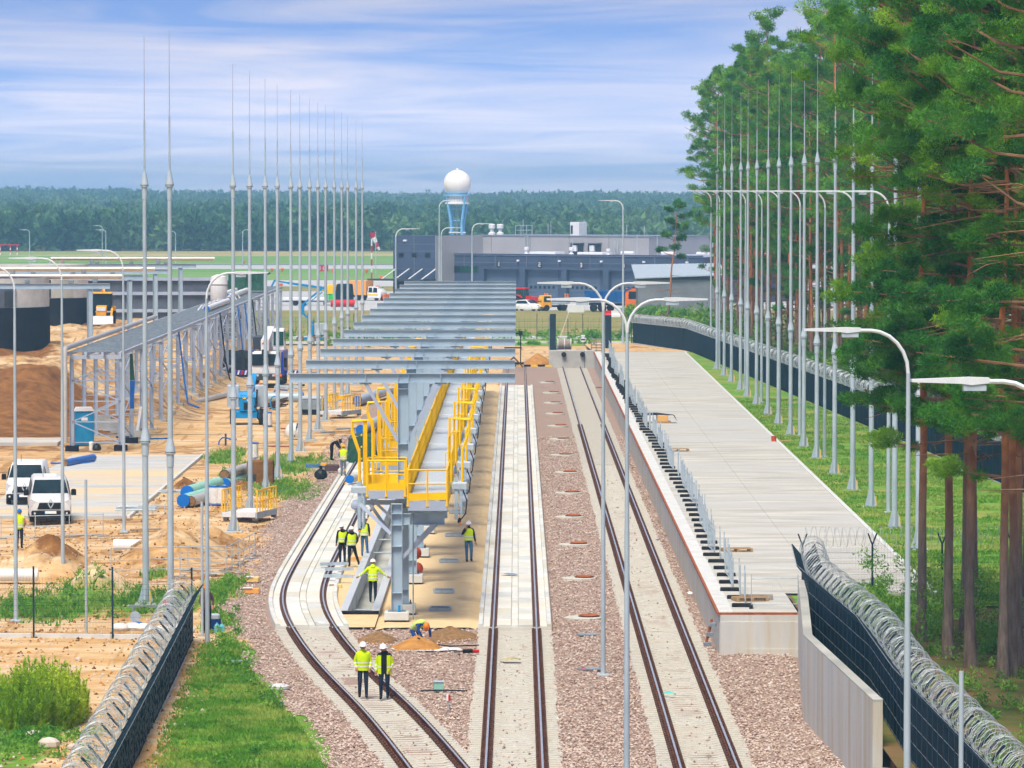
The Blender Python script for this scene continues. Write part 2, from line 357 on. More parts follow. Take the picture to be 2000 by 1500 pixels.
def soilmat():                                           # the building yard: sand, brown earth, grass and gravel from the soil map of the mesh
    m = bpy.data.materials.new('yard'); m.use_nodes = True; M['yard'] = m; n = m.node_tree.nodes; l = m.node_tree.links; b = n['Principled BSDF']; b.inputs['Roughness'].default_value = 0.95; b.inputs['Specular IOR Level'].default_value = 0.05
    geo = n.new('ShaderNodeNewGeometry'); at_ = n.new('ShaderNodeAttribute'); at_.attribute_name = 'soil'; sp = n.new('ShaderNodeSeparateColor'); l.new(at_.outputs['Color'], sp.inputs[0])
    def noise(s, d=5, st=(1, 1, 1)):
        mp = n.new('ShaderNodeMapping'); mp.inputs['Scale'].default_value = st; l.new(geo.outputs['Position'], mp.inputs[0])
        q = n.new('ShaderNodeTexNoise'); q.inputs['Scale'].default_value = s; q.inputs['Detail'].default_value = d; q.inputs['Roughness'].default_value = 0.65; l.new(mp.outputs[0], q.inputs[0]); return q.outputs[0]
    def ramp(f, c1, c2, a=0.35, z=0.65):
        r = n.new('ShaderNodeValToRGB'); r.color_ramp.elements[0].position = a; r.color_ramp.elements[1].position = z; r.color_ramp.elements[0].color = (*lin(c1), 1); r.color_ramp.elements[1].color = (*lin(c2), 1); l.new(f, r.inputs[0]); return r.outputs[0]
    def mix(f, a, c):
        x = n.new('ShaderNodeMix'); x.data_type = 'RGBA'; l.new(f, x.inputs[0]); l.new(a, x.inputs[6]); l.new(c, x.inputs[7]); return x.outputs[2]
    def edge(f, nz):                                     # break the border up with noise
        a = n.new('ShaderNodeMath'); a.operation = 'ADD'; l.new(f, a.inputs[0]); l.new(nz, a.inputs[1]); r = n.new('ShaderNodeMapRange'); r.inputs[1].default_value = 0.85; r.inputs[2].default_value = 1.08; l.new(a.outputs[0], r.inputs[0]); return r.outputs[0]
    sand = mix(ramp(noise(0.25, 4, (0.6, 1.6, 1)), '#000000', '#ffffff', 0.42, 0.6), ramp(noise(1.2, 6), '#b98f58', '#d8b17a'), ramp(noise(0.9, 6, (0.6, 2, 1)), '#cbac7e', '#e4cfaa'))
    rut = ramp(noise(1.0, 3, (1.6, .09, 1)), '#000000', '#ffffff', .56, .66); sand = mix(rut, sand, ramp(noise(2, 4), '#a57c4a', '#bd9460'))
    earth = ramp(noise(0.9, 6), '#6a4728', '#9a6c3c'); gr = ramp(noise(1.6, 5), '#4f8026', '#7a9c3c'); grav = ramp(noise(7, 4), '#8a6d60', '#b3968a')
    nz = noise(0.8, 5)
    col = mix(edge(sp.outputs[0], nz), sand, earth); col = mix(edge(sp.outputs[1], nz), col, gr); col = mix(edge(sp.outputs[2], nz), col, grav)
    l.new(col, b.inputs['Base Color'])
    bp = n.new('ShaderNodeBump'); bp.inputs['Distance'].default_value = 0.08; l.new(noise(2.5, 6), bp.inputs['Height']); l.new(bp.outputs[0], b.inputs['Normal'])
soilmat()
# ---------------------------------------------------------------- the setting: ground sheets
def sheet(name, x0, x1, y0, y1, z, m, nx=1, ny=1):
    xs = np.linspace(x0, x1, nx + 1); ys = np.linspace(y0, y1, ny + 1); X, Y = np.meshgrid(xs, ys)
    v = np.stack([X.ravel(), Y.ravel(), np.full(X.size, z)], 1); i = np.arange(nx * ny); r = i // nx; c = i % nx; a = r * (nx + 1) + c
    return struct(npmesh(name, v, np.stack([a, a + 1, a + nx + 2, a + nx + 1], 1), m, k=4))
sheet('ground', -850, 850, -50, 1262, -2.7, 'dry_grass', 20, 10)
for nm, y0, y1, m in (('weedy_strip', 505, 532, 'lawn'), ('dry_meadow', 532, 640, 'dry_grass'), ('apron', 640, 782, 'apron'), ('taxiway_edge', 782, 800, 'asphalt'), ('taxiway', 800, 856, 'apron'),
                      ('airfield_grass', 856, 979, 'air_grass'), ('runway', 979, 1028, 'apron'), ('runway_edge', 1028, 1042, 'asphalt'), ('airfield_grass', 1042, 1170, 'air_grass'), ('field', 1170, 1262, 'tan_field')):
    sheet(nm, -600, 600, y0, y1, 0.0, m, 8, 2)
sheet('service_road', -200, 200, 523, 528, 0.03, 'apron')
sheet('dry_patch', -120, -14, 762, 800, 0.02, 'dry_grass')
# rolling wooded hill behind the airfield
def hill():
    nx, ny = 60, 40; xs = np.linspace(-850, 850, nx + 1); ys = np.linspace(1262, 3620, ny + 1); X, Y = np.meshgrid(xs, ys)
    Z = hill_z(X, Y); v = np.stack([X.ravel(), Y.ravel(), Z.ravel()], 1); i = np.arange(nx * ny); a = (i // nx) * (nx + 1) + i % nx
    struct(npmesh('hill', v, np.stack([a, a + 1, a + nx + 2, a + nx + 1], 1), 'forest_floor', k=4))
def hill_z(X, Y):
    t = np.clip((Y - 1450) / 1950, 0, 1); t = t * t * (3 - 2 * t)
    return t * (5.0 - 0.008 * X + 1.1 * np.sin(X / 95 + 1.3) * np.sin(X / 41)) - 0.02 + np.clip((Y - 3520) / 100, 0, 1) * -4
hill()

# ---------------------------------------------------------------- left building yard: heightfield with a soil map
def sstep(a, b, x): t = np.clip((x - a) / (b - a), 0, 1); return t * t * (3 - 2 * t)
def vnoise(X, Y, s, seed=0):                               # cheap smooth value noise
    r = np.random.default_rng(seed); g = r.random((64, 64)); x = X / s + 100; y = Y / s + 100
    xi = np.floor(x).astype(int); yi = np.floor(y).astype(int); fx = x - xi; fy = y - yi; fx = fx * fx * (3 - 2 * fx); fy = fy * fy * (3 - 2 * fy)
    G = lambda a, b: g[a % 64, b % 64]
    return (G(xi, yi) * (1 - fx) + G(xi + 1, yi) * fx) * (1 - fy) + (G(xi, yi + 1) * (1 - fx) + G(xi + 1, yi + 1) * fx) * fy
def t1x(y):                                              # centre line of the left track: straight at -8.75, then curving in towards the camera
    y = np.asarray(y, float)
    return np.interp(y, [95, 110, 120, 132.8, 145.8, 152, 158, 166.8, 176.6, 185, 192.5, 205, 600], [1.5, 0.2, -0.85, -2.2, -3.72, -4.55, -5.45, -6.55, -7.62, -8.33, -8.66, -8.75, -8.75])
_ty = np.arange(95, 420, 0.5); _tx = t1x(_ty)
for _ in range(6): _tx = np.convolve(np.pad(_tx, 10, mode='edge'), np.ones(21) / 21, 'valid') if _ < 2 else _tx
def t1(y): return np.interp(y, _ty, _tx)
MOUNDS = [  # x, y, radius x, radius y, height, earth share
    (*at(110, 1115, -0.2)[:2], 1.9, 4.2, 1.6, 0.55), (*at(190, 1150, -0.2)[:2], 1.7, 3.4, 1.25, 0.05), (*at(330, 1085, -0.2)[:2], 2.4, 5.0, 1.35, 0.12), (*at(415, 1070, -0.2)[:2], 1.8, 4.5, .95, 0.05),
    (*at(360, 955, -0.2)[:2], 0.9, 3.0, 0.75, 0.9), (*at(475, 955, -0.2)[:2], 1.2, 2.5, 0.6, 0.9), (*at(20, 1120, -0.2)[:2], 1.9, 3.0, 0.8, 0.1), (*at(360, 1010, -0.2)[:2], 1.5, 5, 0.45, 0.1)]
def yard_h(X, Y):
    z = -0.28 + 0.10 * (vnoise(X, Y, 3.0, 1) - 0.5) + 0.16 * (vnoise(X, Y, 9.0, 2) - 0.5)
    bank = sstep(-28.5, -34.0, X) * sstep(318, 345, Y + 6 * (vnoise(X, Y, 7, 3) - 0.5)) * (3.2 + 0.5 * (vnoise(X, Y, 6, 4) - 0.5))
    bank = np.maximum(bank, sstep(-22.8, -27.5, X) * sstep(322, 352, Y) * (1.3 + 0.4 * vnoise(X, Y, 3, 9)) )
    bank = bank * sstep(505, 470, Y) * (.86 + .30 * vnoise(X, Y, 1.7, 14)) + np.clip(bank, 0, 1) * .35 * (vnoise(X, Y, .9, 15) - .5)
    z = z + bank
    hole = sstep(-37, -40, X) * sstep(372, 380, Y) * sstep(400, 392, Y)                # the pit dug beside the tanks
    z = z - hole * 0.9
    for mx, my, rx, ry, h, e in MOUNDS:
        d = np.sqrt(((X - mx) / rx) ** 2 + ((Y - my) / ry) ** 2); z = z + h * np.clip(1 - d, 0, 1) ** 0.9 * (0.7 + 0.35 * vnoise(X, Y, 0.7, 5) + .25 * vnoise(X, Y, .33, 6))
    flat = sstep(-27.6, -26.6, X) * sstep(-18.6, -19.6, X) * sstep(235, 237, Y) * sstep(295, 293, Y)
    z = z * (1 - flat) + flat * -0.30
    edge = t1(Y) - 2.5
    z = np.where(X > edge, np.minimum(z, -0.42), z)
    z = np.where((X > -7.9) & (Y > 177), -2.4, z)
    return z
GRASS_P = [(*at(560, 905, -.2)[:2], 3.2, 12), (*at(470, 920, -.2)[:2], 1.4, 8), (*at(600, 960, -.2)[:2], 1.6, 9), (*at(100, 1180, -.2)[:2], 3.6, 9), (*at(280, 1175, -.2)[:2], 3.2, 7), (*at(435, 1150, -.2)[:2], 1.0, 9),
           (*at(430, 1210, -.2)[:2], 0.9, 6), (*at(540, 950, -.2)[:2], 2.0, 10), (*at(440, 890, -.2)[:2], 1.5, 10), (*at(610, 780, -.2)[:2], 1.2, 6), (*at(300, 1120, -.2)[:2], .7, 3)]
def grass_mask(X, Y):
    g = np.zeros_like(X)
    for gx, gy, rx, ry in GRASS_P: g = np.maximum(g, np.clip(1.25 - np.sqrt(((X - gx) / rx) ** 2 + ((Y - gy) / ry) ** 2), 0, 1))
    lawn = sstep(-11.6, -10.9, X - (Y - 172) * -0.029) * sstep(173, 168, Y); g = np.maximum(g, lawn * 0.85)
    g = np.maximum(g, sstep(152, 146, Y) * sstep(-13.0, -14.0, X) * 0.85)
    return g
def yard():
    def block(name, x0, x1, y0, y1, sx, sy):
        xs = np.arange(x0, x1 + sx / 2, sx); ys = np.arange(y0, y1 + sy / 2, sy); X, Y = np.meshgrid(xs, ys); Z = yard_h(X, Y); nx = len(xs) - 1; ny = len(ys) - 1
        v = np.stack([X.ravel(), Y.ravel(), Z.ravel()], 1); i = np.arange(nx * ny); a = (i // nx) * (nx + 1) + i % nx
        o = struct(npmesh(name, v, np.stack([a, a + 1, a + nx + 2, a + nx + 1], 1), 'yard', k=4, smooth=True))
        e = sstep(-25, -29, X) * sstep(312, 320, Y) * sstep(356, 342, Y) * 0.95
        e = np.maximum(e, sstep(-36, -39, X) * sstep(368, 376, Y) * sstep(404, 396, Y) * 0.9)
        for mx, my, rx, ry, h, s in MOUNDS: e = np.maximum(e, s * np.clip(1.15 - np.sqrt(((X - mx) / rx) ** 2 + ((Y - my) / ry) ** 2), 0, 1) * 1.3)
        e = np.maximum(e, 0.42 * (vnoise(X, Y, 5, 8) > 0.6) * sstep(190, 200, Y)); e = np.maximum(e, sstep(-24, -30, X) * sstep(295, 300, Y) * sstep(320, 314, Y) * 0.5)
        gm = grass_mask(X, Y); gv = sstep(t1(Y) - 4.2, t1(Y) - 2.9, X) * 0.0
        at_ = o.data.color_attributes.new('soil', 'FLOAT_COLOR', 'POINT'); colr = np.stack([e.ravel(), gm.ravel() * 0.78, gv.ravel(), np.ones(e.size)], 1).astype(np.float32); at_.data.foreach_set('color', colr.ravel())
    block('yard', -26, -0.5, 96, 230, 0.25, 0.5); block('yard', -44, -9.5, 230, 320, 0.4, 0.8); block('yard', -75, -9.5, 320, 506, 0.6, 1.2)
yard()
# ballast bed of the tracks, with an irregular shoulder
def strip_sheet(name, fl, fr, ys, z, m, n=8, bumpy=0.0, seed=3):
    v = []; f = []
    for i, y in enumerate(ys):
        a, b = fl(y), fr(y)
        for j in range(n + 1): x = a + (b - a) * j / n; v.append((x, y, z + (bumpy * (float(vnoise(np.array(x), np.array(y), 0.7, seed)) - 0.5) if 0 < j < n else (-0.10 if bumpy else 0))))
    for i in range(len(ys) - 1):
        for j in range(n): a = i * (n + 1) + j; f.append((a, a + 1, a + n + 2, a + n + 1))
    return struct(npmesh(name, v, f, m, k=4))
_jit = np.random.default_rng(5).normal(0, 0.22, 600)
strip_sheet('ballast', lambda y: float(t1(y)) - 3.15 - 0.35 * float(sstep(150, 190, y)) + _jit[int(y) % 600], lambda y: -0.2 if y < 177.5 else float(t1(y)) + 1.25, list(np.concatenate([np.arange(98, 177.6, 1.0), [177.45, 177.55], np.arange(178, 262, 1.0)])), -0.25, 'ballast', 14, 0.08)
strip_sheet('ballast', lambda y: float(t1(y)) - 2.6 + _jit[int(y) % 600], lambda y: -7.4, list(np.arange(261, 372, 3.0)), -0.25, 'ballast', 4, 0.06)
strip_sheet('ballast', lambda y: -0.3, lambda y: 7.2 if y > 168 else 9.9, list(np.concatenate([np.arange(98, 168, 1.0), [167.9, 168.1], np.arange(169, 260, 1.0)])), -0.255, 'ballast', 14, 0.08)
strip_sheet('ballast', lambda y: -1.4, lambda y: 7.2, list(np.arange(259, 448, 4.0)), -0.26, 'ballast', 8, 0.05)
strip_sheet('ballast', lambda y: -1.4, lambda y: 7.2, [396, 420, 448], -0.256, 'ballast', 6, 0.0)
# ballast stones scattered as real pieces on the near part
def stones():
    n = 120000; r = np.random.default_rng(21); y = 126 + (r.random(n) ** 1.8) * 190
    lo = t1(y) - 3.0 - 0.35 * sstep(150, 190, y); hi = np.where(y > 168, 7.0, 9.6); x = lo + (hi - lo) * r.random(n)
    free = np.ones(n, bool)
    free &= ~((x > -7.3) & (x < -1.4) & (y > 177)); free &= ~((np.abs(x - t1(y)) < 1.5) & (y > 176.5)); free &= ~((np.abs(x + 0.1) < 1.45) & (y > 176.3))
    free &= ~((np.abs(x + 0.08) < 1.25) & (r.random(n) < 0.93)); free &= ~((np.abs(x - t1(y)) < 1.25) & (r.random(n) < 0.93)); free &= ~((np.abs(x - (5.34 - .0011 * (y - 133))) < 1.25) & (r.random(n) < 0.93))
    wx = np.where(y > 146.7, 8.79 + (y - 146.7) / 20.3 * 1.06, 8.79 + (146.7 - y) / 18.7 * .74); free &= x < wx - 0.05
    x, y = x[free], y[free]; n = len(x); s = r.uniform(0.022, 0.06, n)
    base = np.array([(1,0,0),(-1,0,0),(0,1,0),(0,-1,0),(0,0,1),(0,0,-1)], float); tri = np.array([(0,2,4),(2,1,4),(1,3,4),(3,0,4),(2,0,5),(1,2,5),(3,1,5),(0,3,5)])
    a = r.random(n) * 6.28; ca, sa = np.cos(a), np.sin(a); B = base[None] * (s[:, None] * r.uniform(0.6, 1.4, (n, 6)))[..., None]; B[..., 2] *= 0.75
    V = np.empty((n, 6, 3)); V[..., 0] = B[..., 0] * ca[:, None] - B[..., 1] * sa[:, None] + x[:, None]; V[..., 1] = B[..., 0] * sa[:, None] + B[..., 1] * ca[:, None] + y[:, None]; V[..., 2] = B[..., 2] - 0.225 + r.uniform(-0.02, 0.03, n)[:, None]
    Fc = (tri[None] + (np.arange(n) * 6)[:, None, None]).reshape(-1, 3); mi = np.repeat(r.choice(3, n, p=[.5, .3, .2]), 8)
    stuff(tag(npmesh('ballast_stones', V.reshape(-1, 3), Fc, ['stone_a', 'stone_b', 'stone_c'], mi=mi), 'loose pinkish brown ballast stones around the three tracks', 'stones'))
stones()
# sand apron under the loading gantry (left and right of the drain trench)
strip_sheet('sand', lambda y: -7.35 if y > 181 else -6.9, lambda y: -6.70, list(np.arange(177.0, 262, 2)), -0.165, 'sand_flat', 3, 0.0)
strip_sheet('sand', lambda y: -6.72, lambda y: -5.28, [177.0, 180, 182.6], -0.166, 'sand_flat', 6)
strip_sheet('sand', lambda y: -5.28, lambda y: -1.38, list(np.arange(176.8, 400, 2)), -0.165, 'sand_flat', 10, 0.03)
strip_sheet('sand', lambda y: -7.35, lambda y: -5.28, list(np.arange(260, 400, 4)), -0.167, 'sand_flat', 4, 0.0)
# right-hand terrain: lawn along the platform, forest floor behind the fences
strip_sheet('lawn', lambda y: 15.5, lambda y: float(np.interp(y, [171, 230, 284, 445], [26, 25.0, 22.9, 15.9])), list(np.arange(171, 446, 5.0)), 1.14, 'lawn', 6)
strip_sheet('forest_floor', lambda y: float(np.interp(y, [60, 129, 146.7, 167, 171, 180], [10.2, 9.8, 9.1, 10.1, 10.0, 10.0])), lambda y: 120, list(np.arange(60, 178, 3.0)), 1.08, 'forest_floor', 16)
strip_sheet('forest_floor', lambda y: float(np.interp(y, [171, 230, 284, 445, 500, 520], [26, 25.0, 22.9, 15.9, 12.2, 12.2])), lambda y: 160, list(np.arange(171, 520, 6.0)), 1.05, 'forest_floor', 10)
strip_sheet('grass_verge', lambda y: 10.1, lambda y: 15.6, [166, 170, 177], 1.10, 'lawn', 3)
sheet('sandy_ground', -10.2, -1.3, 368, 447.6, -0.24, 'yard', 4, 8)
sheet('sandy_ground', -9.6, 7.2, 447.5, 505.5, -0.03, 'yard', 4, 8)
sheet('grass_verge', -9.6, 7.2, 494, 505.4, -0.02, 'lawn', 4, 2)
_o = strip_sheet('sandy_ramp', lambda y: 7.0, lambda y: float(np.interp(y, [439, 447, 499, 506], [16.2, 16.0, 12.5, 12.4])), [439.9, 447, 460, 480, 500, 506], 0, 'yard', 4)
_v = np.array([v.co[:] for v in _o.data.vertices]); _v[:, 2] = np.interp(_v[:, 1], [440, 447, 500], [1.12, 1.05, -.02]); _o.data.vertices.foreach_set('co', _v.astype(np.float32).ravel())
# concrete paving in the yard
o = MB().bx(-27.2, -19.4, 237.5, 293, -0.5, -0.16).build('paving', 'paving'); struct(o)
k = MB()
for i in range(20): k.cbx(-19.38, -19.22, 237.5 + i * 2.78, 240.2 + i * 2.78, -0.5, -0.12, 0.02)
k.build('kerb', 'concrete_light', o)
struct(MB().bx(-36, -29.3, 305, 311, -0.5, -0.05).build('paving', 'paving'))

# ---------------------------------------------------------------- railway tracks
RAILP = [(-.075, -.18), (.075, -.18), (.075, -.168), (.018, -.148), (.012, -.05), (.036, -.038), (.036, -.006), (.030, 0), (-.030, 0), (-.036, -.006), (-.036, -.038), (-.012, -.05), (-.018, -.148), (-.075, -.168)]
def rail(parent, fx, ys):
    m = MB(); rings = []
    for i, y in enumerate(ys):
        x = fx(y); dx = fx(y + .1) - fx(y - .1); n = math.hypot(dx, .2); cx, cy = .2 / n, -dx / n
        rings.append([(x + px * cx, y + px * cy, pz) for px, pz in RAILP])
    m.loft(rings); nr = len(RAILP)
    for k in range(len(m.f) - 2): m.m[k] = 1 if k % nr in (7,) else 0
    return m.build('rail', ['rail_rust', 'rail_top'], parent)
def sleeper_mesh():
    m = MB(); prof = [(-1.35, -.20), (-1.33, -.185), (-1.0, -.182), (-.55, -.182), (-.35, -.225), (.35, -.225), (.55, -.182), (1.0, -.182), (1.33, -.185), (1.35, -.20)]
    top = [(x, z) for x, z in prof]; rings = []
    for x, z in top: rings.append([(x, -.145, -.34), (x, .145, -.34), (x, .11, z), (x, -.11, z)])
    return m.loft(rings).mesh('sleeper', 'sleeper')
SLP = sleeper_mesh()
def fast_geo(m, x, y, rz):
    ca, sa = math.cos(rz), math.sin(rz)
    def bx(ax, ay, sx, sy, z0, z1):
        vs = []
        for z in (z0, z1):
            for px, py in ((-1, -1), (1, -1), (1, 1), (-1, 1)): lx, ly = ax + px * sx / 2, ay + py * sy / 2; vs.append((x + lx * ca - ly * sa, y + lx * sa + ly * ca, z))
        m.add(vs, [(4,5,6,7),(0,1,5,4),(1,2,6,5),(2,3,7,6),(3,0,4,7)])
    for s in (-1, 1): bx(s * .125, 0, .10, .20, -.19, -.135); bx(s * .15, 0, .045, .30, -.19, -.10); bx(s * .10, 0, .05, .06, -.14, -.09)
def track(label, fx, y0, y1, s0, s1, nmax, fast1):
    t = thing('railway_track', label, 'railway track', (0, 0, 0))
    ys = list(np.arange(y0, min(y1, 230), 1.5)) + list(np.arange(max(y0, 230), y1, 6)) + [y1]
    for s in (-1, 1): rail(t, lambda y, s=s: float(fx(y)) + s * 0.795, ys)
    y = s0; k = 0; rest = MB(); fm = MB()
    while y < s1:
        x = float(fx(y)); rz = -math.atan2(float(fx(y + .5) - fx(y - .5)), 1.0)
        jx = random.uniform(-.05, .05)
        if k < nmax: put('sleeper', SLP, t, (x + jx, y, 0), rz + random.uniform(-.004, .004))
        else: rest.bx(x - 1.35 + jx, x + 1.35 + jx, y - .13, y + .13, -.34, -.185)
        if y < fast1:
            for s in (-1, 1): fast_geo(fm, x + s * .795 * math.cos(rz), y + s * .795 * math.sin(rz), rz)
        y += 0.545; k += 1
    if rest.v: stuff(rest.build('far_sleepers', 'sleeper', t))
    if fm.v: stuff(fm.build('rail_fasteners', 'fastener', t))
    return t
T3 = lambda y: 5.34 - 0.0011 * (np.asarray(y) - 133)
T2 = lambda y: -0.08 + 0 * np.asarray(y)
trk1 = track('curving railway track on the left, running into the slab beside the drain trench', t1, 100, 372, 105, 176.4, 300, 178)
trk2 = track('straight middle railway track running under the right ends of the gantry beams', T2, 100, 452, 105, 176.2, 300, 178)
trk3 = track('railway track beside the concrete platform, ending at the buffer wall', T3, 100, 439, 125, 437, 290, 330)
# embedded slab for the middle and left track: kerb stones, infill panels
def slab(label, fx, y0, y1, step, group=None):
    t = thing('track_slab', label, 'concrete slab', (0, 0, 0))
    n = int((y1 - y0) / step); b = MB(); ys = [y0 + i * step for i in range(n + 1)]
    v = []
    for i in range(n):
        ya, yb = ys[i], ys[i + 1]; xa, xb = float(fx(ya)), float(fx(yb))
        b.add([(xa - 1.33, ya, -.45), (xa + 1.33, ya, -.45), (xa + 1.33, ya, -.10), (xa - 1.33, ya, -.10), (xb - 1.33, yb, -.45), (xb + 1.33, yb, -.45), (xb + 1.33, yb, -.10), (xb - 1.33, yb, -.10)],
              [(0,1,2,3),(1,5,6,2),(3,2,6,7),(0,3,7,4)] + ([(7,6,5,4)] if i == n - 1 else []))
        for s in (-1, 1):
            b.add([(xa + s * .67, ya, -.085), (xa + s * .925, ya, -.085), (xb + s * .925, yb, -.085), (xb + s * .67, yb, -.085)], [(0, 1, 2, 3)], 1)
        for s in (-1, 1):                                  # kerb stone: raised outer lip
            k = MB(); q = []
            for (x, y) in ((xa, ya + .02), (xb, yb - .02)): q.append([(x + s * 1.18, y, -.3), (x + s * 1.36, y, -.3), (x + s * 1.36, y, -.03), (x + s * 1.34, y, 0.0), (x + s * 1.20, y, 0.0), (x + s * 1.18, y, -.03)])
            k.loft(q).build('kerb_stone', random.choice(('concrete_light', 'slab_panel', 'slab_panel_b')), t)
            k = MB(); q = []                               # strip of small pavers beside the rail foot
            for (x, y) in ((xa, ya + .02), (xb, yb - .02)): q.append([(x + s * .93, y, -.3), (x + s * 1.175, y, -.3), (x + s * 1.175, y, -.075), (x + s * .93, y, -.075)])
            k.loft(q).build('edge_paver', 'slab_panel', t)
        xm = (xa + xb) / 2; rz = -math.atan2(xb - xa, yb - ya)
        for (c, w, z, hl) in ((-.40, .52, -.022, 1.0), (0, .24, -.03, .46), (.40, .52, -.022, 1.0)):
            parts = ((0, 1.0),) if c else ((-.25, .48), (.25, .48))
            for off, frac in parts:
                L_ = (yb - ya) * frac - .05; z_ = z + random.uniform(-.008, .008)
                ca, sa = math.cos(rz), math.sin(rz); p = MB().cbx(-w / 2, w / 2, -L_ / 2, L_ / 2, -.28, 0, .012)
                lx, ly = c, off * (yb - ya)
                o = p.build('panel', random.choice(('slab_panel', 'slab_panel', 'slab_panel_b')), t); o.location = (xm + lx * ca - ly * sa, (ya + yb) / 2 + lx * sa + ly * ca, z_); o.rotation_euler = (random.uniform(-.002, .002), 0, rz)
    b.build('base_slab', ['slab_panel', 'fastener'], t)
    return t
slab('pale concrete slab with kerbs holding the straight middle track', T2, 176.4, 396, 2.4)
slab('curved pale concrete slab with kerbs holding the left track', t1, 176.6, 300, 2.4)
# ---------------------------------------------------------------- concrete platform, buffer wall, retaining wall
pt = thing('loading_platform', 'long pale concrete loading platform with a rust-edged wall along the right track', 'platform', (0, 0, 0))
MB().bx(7.18, 9.86, 167.6, 440, -.6, 1.17).bx(9.86, 15.3, 176, 440, -.6, 1.17).build('core', 'concrete', pt)
for i in range(17):                                         # deck slabs with joints between them
    y0 = 167.6 + i * 16.0; y1 = min(y0 + 16.0, 440)
    for x0, x1 in ((7.6, 11.4), (11.4, 15.3)):
        if i == 0: x1 = min(x1, 9.86)
        if i == 0 and x0 > 11: y0, x1 = 176, 15.3
        MB().bx(x0 + .005, x1 - .005, y0 + .009, y1 - .009, 1.1, 1.2).build('deck_slab', 'platform', pt)
for i in range(91):                                         # precast wall panels on the track side
    y0 = 167.6 + i * 3.0; MB().cbx(7.1, 7.24, y0 + .012, min(y0 + 2.988, 440), -.6, 1.14, .012).build('wall_panel', 'concrete_wall', pt)
MB().bx(7.02, 7.6, 167.5, 440, 1.13, 1.205).build('coping', 'concrete_light', pt)
MB().bx(7.0, 7.09, 167.48, 440, 1.15, 1.225).bx(7.09, 9.83, 167.46, 167.56, 1.14, 1.222).build('steel_edge', 'rust', pt)
MB().bx(7.12, 9.86, 167.4, 167.6, -.6, .9).bx(7.12, 9.86, 167.44, 167.6, .9, 1.14).bx(8.0, 9.86, 167.36, 167.4, -.6, -.05).build('end_wall', 'concrete_wall', pt)
MB().bx(9.86, 11.4, 176, 183.6, 1.1, 1.2).build('deck_slab', 'platform', pt)
MB().bx(15.3, 15.5, 176, 440, .6, 1.22).build('kerb', 'concrete_light', pt)
bw = thing('buffer_wall', 'grey concrete wall with two black rubber buffers at the end of the right track', 'buffer wall', (0, 439.2, 0))
MB().bx(2.9, 7.1, 0, .6, -.5, 1.3).build('wall', 'concrete', bw)
MB().bx(2.95, 7.1, .05, .6, 1.3, 1.36).build('coping', 'concrete_light', bw)
MB().bx(6.15, 6.19, -.02, 0, -.4, 1.3).build('joint', 'joint_dark', bw)
for x in (4.28, 6.0): MB().lathe([(.02, 0), (.2, .0), (.235, .06), (.22, .3), (.12, .34)], n=16).build('rubber_buffer', 'rubber', bw, True).matrix_local = Matrix.Translation((x, 0, .98)) @ Matrix.Rotation(R(90), 4, 'X')
rw = thing('retaining_wall', 'tall bent concrete retaining wall between ballast and the razor wire fence', 'retaining wall', (0, 0, 0))
RWP = [(9.85, 167.5), (8.79, 146.7), (9.53, 128), (9.7, 112)]
def wallseg(p, q, z0, z1, w, name, m, parent):
    dx, dy = q[0] - p[0], q[1] - p[1]; n = math.hypot(dx, dy); nx, ny = -dy / n * w, dx / n * w
    return MB().add([(p[0], p[1], z0), (q[0], q[1], z0), (q[0] + nx, q[1] + ny, z0), (p[0] + nx, p[1] + ny, z0), (p[0], p[1], z1), (q[0], q[1], z1), (q[0] + nx, q[1] + ny, z1), (p[0] + nx, p[1] + ny, z1)],
                    [(0,1,2,3),(7,6,5,4),(4,5,1,0),(5,6,2,1),(6,7,3,2),(7,4,0,3)]).build(name, m, parent)
for a, b, n in ((RWP[0], RWP[1], 14), (RWP[1], RWP[2], 9)):
    for i in range(n):
        p = [a[j] + (b[j] - a[j]) * (i + .004) / n for j in (0, 1)]; q = [a[j] + (b[j] - a[j]) * (i + .996) / n for j in (0, 1)]
        wallseg(p, q, -.6, 2.33 + random.uniform(-.004, .004), .27, 'wall_panel', 'concrete_wall', rw)
wallseg(RWP[0], RWP[1], 2.335, 2.37, .275, 'coping', 'concrete', rw); wallseg(RWP[1], RWP[2], 2.335, 2.372, .275, 'coping', 'concrete', rw)
wallseg((9.55, 127.9), RWP[3], -.6, .55, .45, 'low_footing', 'concrete', rw)

# ---------------------------------------------------------------- drain trench beside the left track
tr = thing('drain_trench', 'open concrete trench with pale membrane rims between left track and gantry', 'trench', (0, 0, 0))
MB().bx(-6.72, -6.5, 182.6, 262, -1.7, -.02).build('wall', 'concrete_light', tr); MB().bx(-5.5, -5.28, 182.6, 262, -1.7, -.02).build('wall', 'concrete_light', tr)
MB().bx(-6.5, -5.5, 182.6, 262, -1.2, -.88).build('floor', 'concrete', tr); MB().bx(-6.72, -5.28, 182.35, 182.6, -1.2, -.05).build('end_wall', 'tar', tr)
MB().bx(-6.75, -6.46, 182.3, 262, -.02, .02).build('rim', 'steel_band', tr); MB().bx(-5.54, -5.25, 182.3, 262, -.02, .02).build('rim', 'steel_band', tr)
for y, z in ((184.2, -.5), (188.2, -.5), (203, -.25), (207, -.35), (214, -.2), (222, -.2)): MB().cyl((-6.5, y, z), (-5.5, y, z), .035).build('strut', 'galv', tr)
for y in (192, 205, 218): MB().bx(-6.46, -6.43, y, y + .04, -1.4, -.05).build('pipe', 'galv', tr)
for y in (187.5, 188.3): MB().bar((-6.4, y, -.8), (-5.7, y + .5, -.7), .16, .05).build('board', 'galv_dark', tr)

